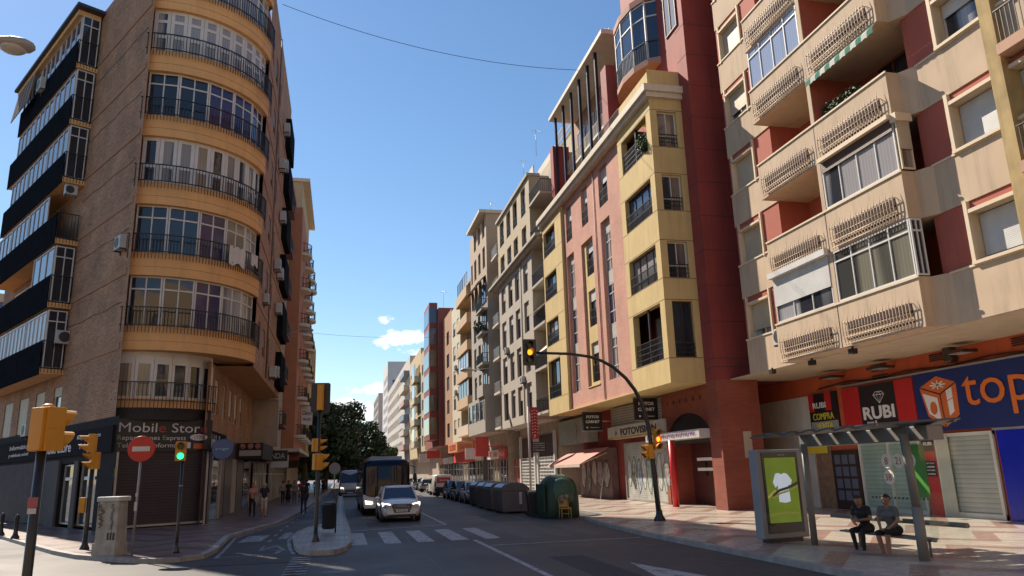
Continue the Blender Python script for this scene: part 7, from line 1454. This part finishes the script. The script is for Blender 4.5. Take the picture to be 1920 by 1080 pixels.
def person(label, loc, rz, J, col, hair, H=1.0, vox=.014, long_hair=False, group=None, fem=False):
    """one continuous body: tapered limbs, torso, head and fingers fused by a voxel remesh, coloured by the nearest limb"""
    o = thing("person", label, "person", (0, 0, 0), group); q = MB(); bones = []
    def bone(a, b, ra, rb, m, flat=1.0): cap_bone(q, a, b, ra, rb, 12, flat); bones.append((Vector(a), Vector(b), (ra+rb)/2, m))
    pv, ch, nk, hd = [Vector(J[k]) for k in ("pelvis", "chest", "neck", "head")]
    sx = .165 if not fem else .145; side = Vector(J.get("side", (1, 0, 0))).normalized(); up_ = (nk-pv).normalized(); fw = side.cross(up_).normalized()*1.0
    bone(pv-side*.07, pv+side*.07, .125, .125, "hip", .95); bone(pv, pv.lerp(ch, .55), .13, .12, "top", .8); bone(pv.lerp(ch, .5), ch, .125, .15, "top", .78)
    bone(ch-side*.06+up_*.06, ch+side*.06+up_*.06, .13, .13, "top", .8); bone(nk-side*sx-up_*.02, nk+side*sx-up_*.02, .062, .062, "top"); bone(nk-up_*.05, hd-up_*.06, .055, .052, "skin")
    hf = Vector(J.get("face", (0, -1, 0))).normalized(); hu = (hd-nk).normalized()
    bone(hd-hu*.04, hd+hu*.03, .078, .086, "skin", 1.1); bone(hd-hu*.08+hf*.03, hd-hu*.03+hf*.025, .048, .062, "skin"); bone(hd+hf*.095-hu*.005, hd+hf*.112-hu*.035, .011, .016, "skin")
    for s_ in (-1, 1):
        e = hd+side*(s_*.092)-hu*.0; bone(e-hu*.02, e+hu*.02, .014, .016, "skin")
        k = "R" if s_ > 0 else "L"; sh, el, wr = nk+side*s_*(sx+.02)-up_*.03, Vector(J["elbow"+k]), Vector(J["wrist"+k])
        bone(sh, sh.lerp(el, .55), .058, .05, "sleeve"); bone(sh.lerp(el, .5), el, .048, .04, col.get("upper", "skin")); bone(el, wr, .042, .028, col.get("fore", "skin"))
        hdv = (wr-el).normalized(); pm = side*(-s_); w1_ = wr+hdv*.075; bone(wr, w1_, .03, .036, "skin", .6)
        ax1 = hdv.cross(pm).normalized()
        for f_ in range(4): 
            b_ = w1_+ax1*(.027-.018*f_); m1 = b_+hdv*(.04-.003*abs(f_-1))+pm*.012; m2 = m1+hdv*.022+pm*.03; bone(b_, m1, .0095, .009, "skin"); bone(m1, m2, .009, .008, "skin")
        tb = wr+hdv*.02+ax1*.03; bone(tb, tb+hdv*.04+ax1*.02+pm*.02, .012, .01, "skin")
        hp, kn, an = pv+side*s_*.085-up_*.02, Vector(J["knee"+k]), Vector(J["ankle"+k]); bone(hp, kn, .088, .058, "thigh"); bone(kn, kn.lerp(an, .35), .055, .056, "shin"); bone(kn.lerp(an, .3), an, .056, .036, "shin")
        td = Vector(J.get("toe"+k, (0, -1, 0))).normalized(); bone(an-Vector((0, 0, .035))-td*.03, an-Vector((0, 0, .04))+td*.15, .04, .034, "shoe", .8)
    if col.get("skirt"): bone(pv, pv-up_*.45, .14, .22, "thigh")
    if J.get("bag"): pass
    me = bpy.data.meshes.new("b"); me.from_pydata([v*H for v in q.v], [], q.f); ob = bpy.data.objects.new("b", me); COL.objects.link(ob)
    md = ob.modifiers.new("r", 'REMESH'); md.mode = 'VOXEL'; md.voxel_size = vox; md2 = ob.modifiers.new("s", 'SMOOTH'); md2.factor = .5; md2.iterations = 2
    dg = bpy.context.evaluated_depsgraph_get(); me2 = bpy.data.meshes.new_from_object(ob.evaluated_get(dg)); bpy.data.objects.remove(ob); me2.name = "body"
    keys = ["skin", "top", "hip", "thigh", "shin", "sleeve", "shoe"]; mm = {k: col.get(k) for k in keys}; mm["skin"] = col.get("skinm", SKIN); mm["sleeve"] = mm["sleeve"] or mm["top"]; mm["hip"] = mm["hip"] or mm["thigh"]; mm["shin"] = mm["shin"] or mm["thigh"]; mm["fore"] = mm["skin"]
    me2.materials.clear()
    for k in keys: me2.materials.append(mm[k])
    ix = {k: i for i, k in enumerate(keys)}
    for p in me2.polygons:
        c = p.center/H; best, bm_ = 1e9, "skin"
        for a, b, r, m in bones:
            ab = b-a; tt = max(0, min(1, (c-a).dot(ab)/max(ab.length_squared, 1e-9))); dd_ = (c-(a+ab*tt)).length-r
            if dd_ < best: best, bm_ = dd_, m
        p.material_index = ix.get(bm_, 0); p.use_smooth = True
    b_ = bpy.data.objects.new("body", me2); COL.objects.link(b_); b_.parent = o
    h_ = MB(); hc = (hd+hu*.02-hf*.02)*H
    vs = []; n = 16
    for i in range(9):
        ph = math.pi*.62*i/8
        for k in range(n):
            a = 2*math.pi*k/n; d_ = hu*math.cos(ph)+(side*math.cos(a)+(-hf)*math.sin(a))*math.sin(ph); r_ = .115*H
            if d_.dot(hf) > .1 and d_.dot(hu) < .55: r_ = .078*H
            vs.append(hc+d_*r_*(1+.03*math.sin(k*2.7+i)))
    h_.add(vs, [(i*n+k, i*n+(k+1) % n, (i+1)*n+(k+1) % n, (i+1)*n+k) for i in range(8) for k in range(n)], 0, True)
    if long_hair: cap_bone(h_, hc-hf*.05*H, hc-hf*.09*H-hu*.27*H, .09*H, .06*H, 10, .6)
    h_.build("hair", hair, o); q2 = MB()
    for s_ in (-1, 1): q2.ball(tuple((hd+hf*.082+side*s_*.034+hu*.012)*H), .011*H, 8)
    q2.build("eyes", mat("eye_dark", (.02, .015, .012), .3), o); q3 = MB(); q3.tube([(hd+hf*.093+side*s_*.024-hu*.058)*H for s_ in (-1, 0, 1)], .005*H, 5); q3.build("mouth", mat("lip", (.28, .1, .08), .5), o)
    place(o, loc, rz); return o
def stand(step=0.0, arm=0.0, bend=.0): 
    return dict(pelvis=(0, 0, .93), chest=(0, .0, 1.25), neck=(0, -.01, 1.46), head=(0, -.03, 1.63), elbowR=(.24, .03+arm*.3, 1.16), wristR=(.25, -.05+arm*.6, .92), elbowL=(-.24, .03-arm*.3, 1.16), wristL=(-.25, -.05-arm*.6, .92),
                kneeR=(.09, -.03-step*.5, .5), ankleR=(.09, .02-step, .09), kneeL=(-.09, -.03+step*.35, .5), ankleL=(-.09, .02+step, .11))
SEAT = dict(pelvis=(0, 0, .60), chest=(0, -.10, .88), neck=(0, -.17, 1.08), head=(0, -.24, 1.24), kneeR=(.13, -.44, .56), ankleR=(.1, -.40, .10), kneeL=(-.13, -.44, .56), ankleL=(-.12, -.32, .10), elbowR=(.24, -.2, .82), wristR=(.08, -.36, .8), elbowL=(-.24, -.18, .82), wristL=(-.08, -.38, .74), face=(0, -1, -.08))
CBK = mat("cloth_black", (.018, .018, .02), .9, .25, 8); CGY = mat("cloth_grey", (.12, .12, .12), .9, .2, 8); CNV = mat("cloth_navy", (.02, .025, .05), .9, .2, 8); CWH = mat("cloth_cream", (.5, .45, .38), .9, .1, 8); CPK = mat("cloth_pink", (.5, .25, .22), .9, .1, 8); CRD = mat("cloth_red", (.35, .03, .05), .9, .1, 8); CDN = mat("denim", (.05, .06, .1), .9, .2, 8); CGR = mat("cloth_grey_light", (.22, .22, .21), .9, .1, 8)
HBK = mat("hair_black", (.02, .015, .012), .6, .3, 30); HBR = mat("hair_brown", (.06, .035, .02), .6, .3, 30); HGY = mat("hair_grey", (.3, .29, .28), .7, .2, 30); SHO = mat("shoe_black", (.02, .02, .02), .6); SHW_ = mat("shoe_pale", (.3, .3, .28), .6)
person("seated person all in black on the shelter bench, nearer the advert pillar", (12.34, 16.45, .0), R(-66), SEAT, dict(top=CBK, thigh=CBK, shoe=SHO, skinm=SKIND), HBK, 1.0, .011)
S2 = dict(SEAT); S2.update(face=(.2, -1, -.15), head=(.02, -.22, 1.25), wristR=(.14, -.34, .7), wristL=(-.1, -.36, .68), ankleR=(.07, -.42, .1), kneeR=(.1, -.45, .58))
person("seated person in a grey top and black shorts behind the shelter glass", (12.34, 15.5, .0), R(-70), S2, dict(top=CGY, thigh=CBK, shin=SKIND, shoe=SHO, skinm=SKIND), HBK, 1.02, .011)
W_ = stand(.12); W_.update(elbowR=(.22, -.05, 1.15), wristR=(.05, -.26, 1.22), face=(.3, -1, -.1))
wom = person("woman with long dark hair in a pale pink top and black trousers by the cafe", (-4.54, 43.6, ZK), R(15), W_, dict(top=CPK, thigh=CBK, shoe=SHO), HBR, 1.0, .014, True, fem=True)
bg_ = MB(); bg_.box(-.0, .24, -.06, .12, .8, 1.12); bo = tag(bg_.build("handbag", mat("bag_cream", (.42, .36, .32), .7)), "cream handbag hanging at the side of the woman in pale pink", "handbag"); place(bo, (-4.42, 43.5, ZK))
person("grey haired man in a dark top and cream shorts walking away by the cafe", (-3.9, 43.1, ZK), R(180), stand(.14, .1), dict(top=CNV, thigh=CWH, shin=SKIN, shoe=SHO), HGY, 1.0, .014)
person("person in dark clothes walking away alone on the bicycle path", (-2.0, 46.1, .02), R(186), stand(.2, .25), dict(top=CBK, thigh=CNV, shoe=SHO, fore="sleeve"), HBK, 1.04, .014)
for i, (lab, x, y, tp, th_, hr, fm_, st_) in enumerate([("person in a long black dress in the group on the left pavement", -3.85, 61.9, CBK, CBK, HBK, True, 0), ("person in a pale top at the back left of the pavement group", -4.3, 62.6, CWH, CDN, HBR, False, .1), ("person in a light grey top in the pavement group", -3.3, 60.4, CGR, CGY, HBR, True, .1), ("person in a red top in the pavement group", -2.95, 62.2, CRD, CDN, HBK, True, .15), ("person in a dark jacket farther off behind the red top", -2.7, 67, CNV, CBK, HBK, False, .15), ("distant person in grey past the pavement group", -2.3, 78, CGY, CBK, HBK, False, .1), ("distant person in black beside the bicycle path", -1.9, 92, CBK, CBK, HBK, False, .1)]):
    dct = dict(top=tp, thigh=th_, shoe=SHO)
    if i == 0: dct["skirt"] = True
    person(lab, (x, y, ZK), R([10, 170, 5, 185, 178, 0, 180][i]), stand(st_, st_), dct, hr, 1.0, .018, i in (0, 2), "people walking on the left pavement", fm_)
person("far person standing on the right pavement by the orange canopy sign", (12.6, 84, ZK), R(20), stand(.08), dict(top=CWH, thigh=CGY, shoe=SHO), HBK, 1.0, .018)
# ------------------------------------------------------------------ trees
BARK = mat("bark", (.09, .07, .05), .9, .3, 4, bump=.5)
def tree(label, x, y, H_, R_, cz, n, leaf, sz=.42, seed=1, lm=None):
    rnd = random.Random(seed); t = thing("broadleaf_tree", label, "tree", (x, y, 0), "dark street trees at the end of the left side"); q = MB(); q.tube([(x, y, 0), (x+.1, y, H_*.25), (x-.1, y+.2, H_*.45)], [.45, .36, .28], 10)
    cl_ = []
    for i in range(22):
        a = rnd.uniform(0, 6.28); e = rnd.uniform(-.35, 1.0); rr_ = R_*(.55+.35*rnd.random()); c = Vector((x+math.cos(a)*rr_*math.cos(e*1.2), y+math.sin(a)*rr_*math.cos(e*1.2), cz+e*(H_-cz)*.78)); cl_.append((c, R_*rnd.uniform(.24, .42)))
        if i % 2 == 0: q.tube([(x, y, H_*.35), tuple((Vector((x, y, H_*.45))).lerp(c, .5)+Vector((0, 0, .3))), tuple(c)], [.2, .12, .04], 6)
    cl_.append((Vector((x, y, cz)), R_*.55)); cl_.append((Vector((x, y, cz+(H_-cz)*.45)), R_*.5)); q.build("trunk", BARK, t); m_ = MB()
    for c, r_ in cl_:
        k = int(n*(r_/R_)**2*1.3/len(cl_)*3)
        for j in range(k):
            d = Vector((rnd.gauss(0, 1), rnd.gauss(0, 1), rnd.gauss(0, 1))).normalized(); p = c+d*r_*(.55+.5*rnd.random()**.6); p.z = c.z+(p.z-c.z)*.8
            a = (d+Vector((rnd.gauss(0, .6), rnd.gauss(0, .6), rnd.gauss(0, .6)))).normalized(); u = a.orthogonal().normalized(); v = a.cross(u); s_ = sz*rnd.uniform(.5, 1.2)
            m_.add([p-u*s_, p-v*s_*.6, p+u*s_, p+v*s_*.6], [(0, 1, 2, 3)], rnd.randrange(2) if rnd.random() < .7 else 0)
    m_.build("crown", lm or [LEAFD, mat("leaf_deep", (.022, .05, .014), .55, .5, 1)], t, fix=False)
TR = [("nearest dark tree, low over the shady left pavement", -4.6, 104, 10.8, 5.0, 6.2, 1), ("tall dark street tree behind the central signal", -3.5, 128, 14.6, 6.0, 8.2, 2), ("broad dark tree whose crown tops the group", .8, 142, 15.0, 5.6, 8.8, 3), ("rounded dark tree on the right of the group", 4.4, 155, 12.6, 4.2, 7.2, 4), ("low dark tree filling the gap above the white van", 1.0, 165, 9, 6.5, 4.8, 5), ("low dark tree under the tall one behind the central signal", -2.2, 120, 8.5, 4.6, 4.6, 6), ("low dark tree at the foot of the broad crowned tree", 1.6, 132, 8.8, 4.4, 5.2, 7)]
for i, (lab, x, y, h_, r_, cz, sd_) in enumerate(TR): tree(lab, x, y, h_, r_, cz, 7500, .4, .40, sd_)
tree("smaller sunlit green tree above the bus roof", 9.0, 190, 10.5, 4.6, 6.5, 5000, .4, .42, 9, [LEAF, mat("leaf_bright", (.10, .18, .03), .6, .4, 1)])
tree("far green tree behind the sunlit one", 5.0, 205, 10, 5, 6.0, 5000, .4, .42, 10, [LEAF, LEAFD])
# far wood closing the street
q = MB(); rnd = random.Random(5)
for i in range(13000):
    x = rnd.uniform(-60, 40); p = Vector((x, 350+rnd.uniform(-8, 8), -.5+rnd.random()**.8*(11+3*math.sin(x*.21)+2*math.sin(x*.7)))); a = Vector((rnd.gauss(0, 1), rnd.gauss(0, 1), rnd.gauss(0, 1))).normalized(); u = a.orthogonal().normalized(); v = a.cross(u); s_ = rnd.uniform(.6, 1.3)
    q.add([p-u*s_, p-v*s_*.7, p+u*s_, p+v*s_*.7], [(0, 1, 2, 3)], rnd.randrange(2))
tag(q.build("distant_trees", [LEAFD, LEAF], None, fix=False), "dark mass of far trees closing the end of the street", "trees", None, "stuff")
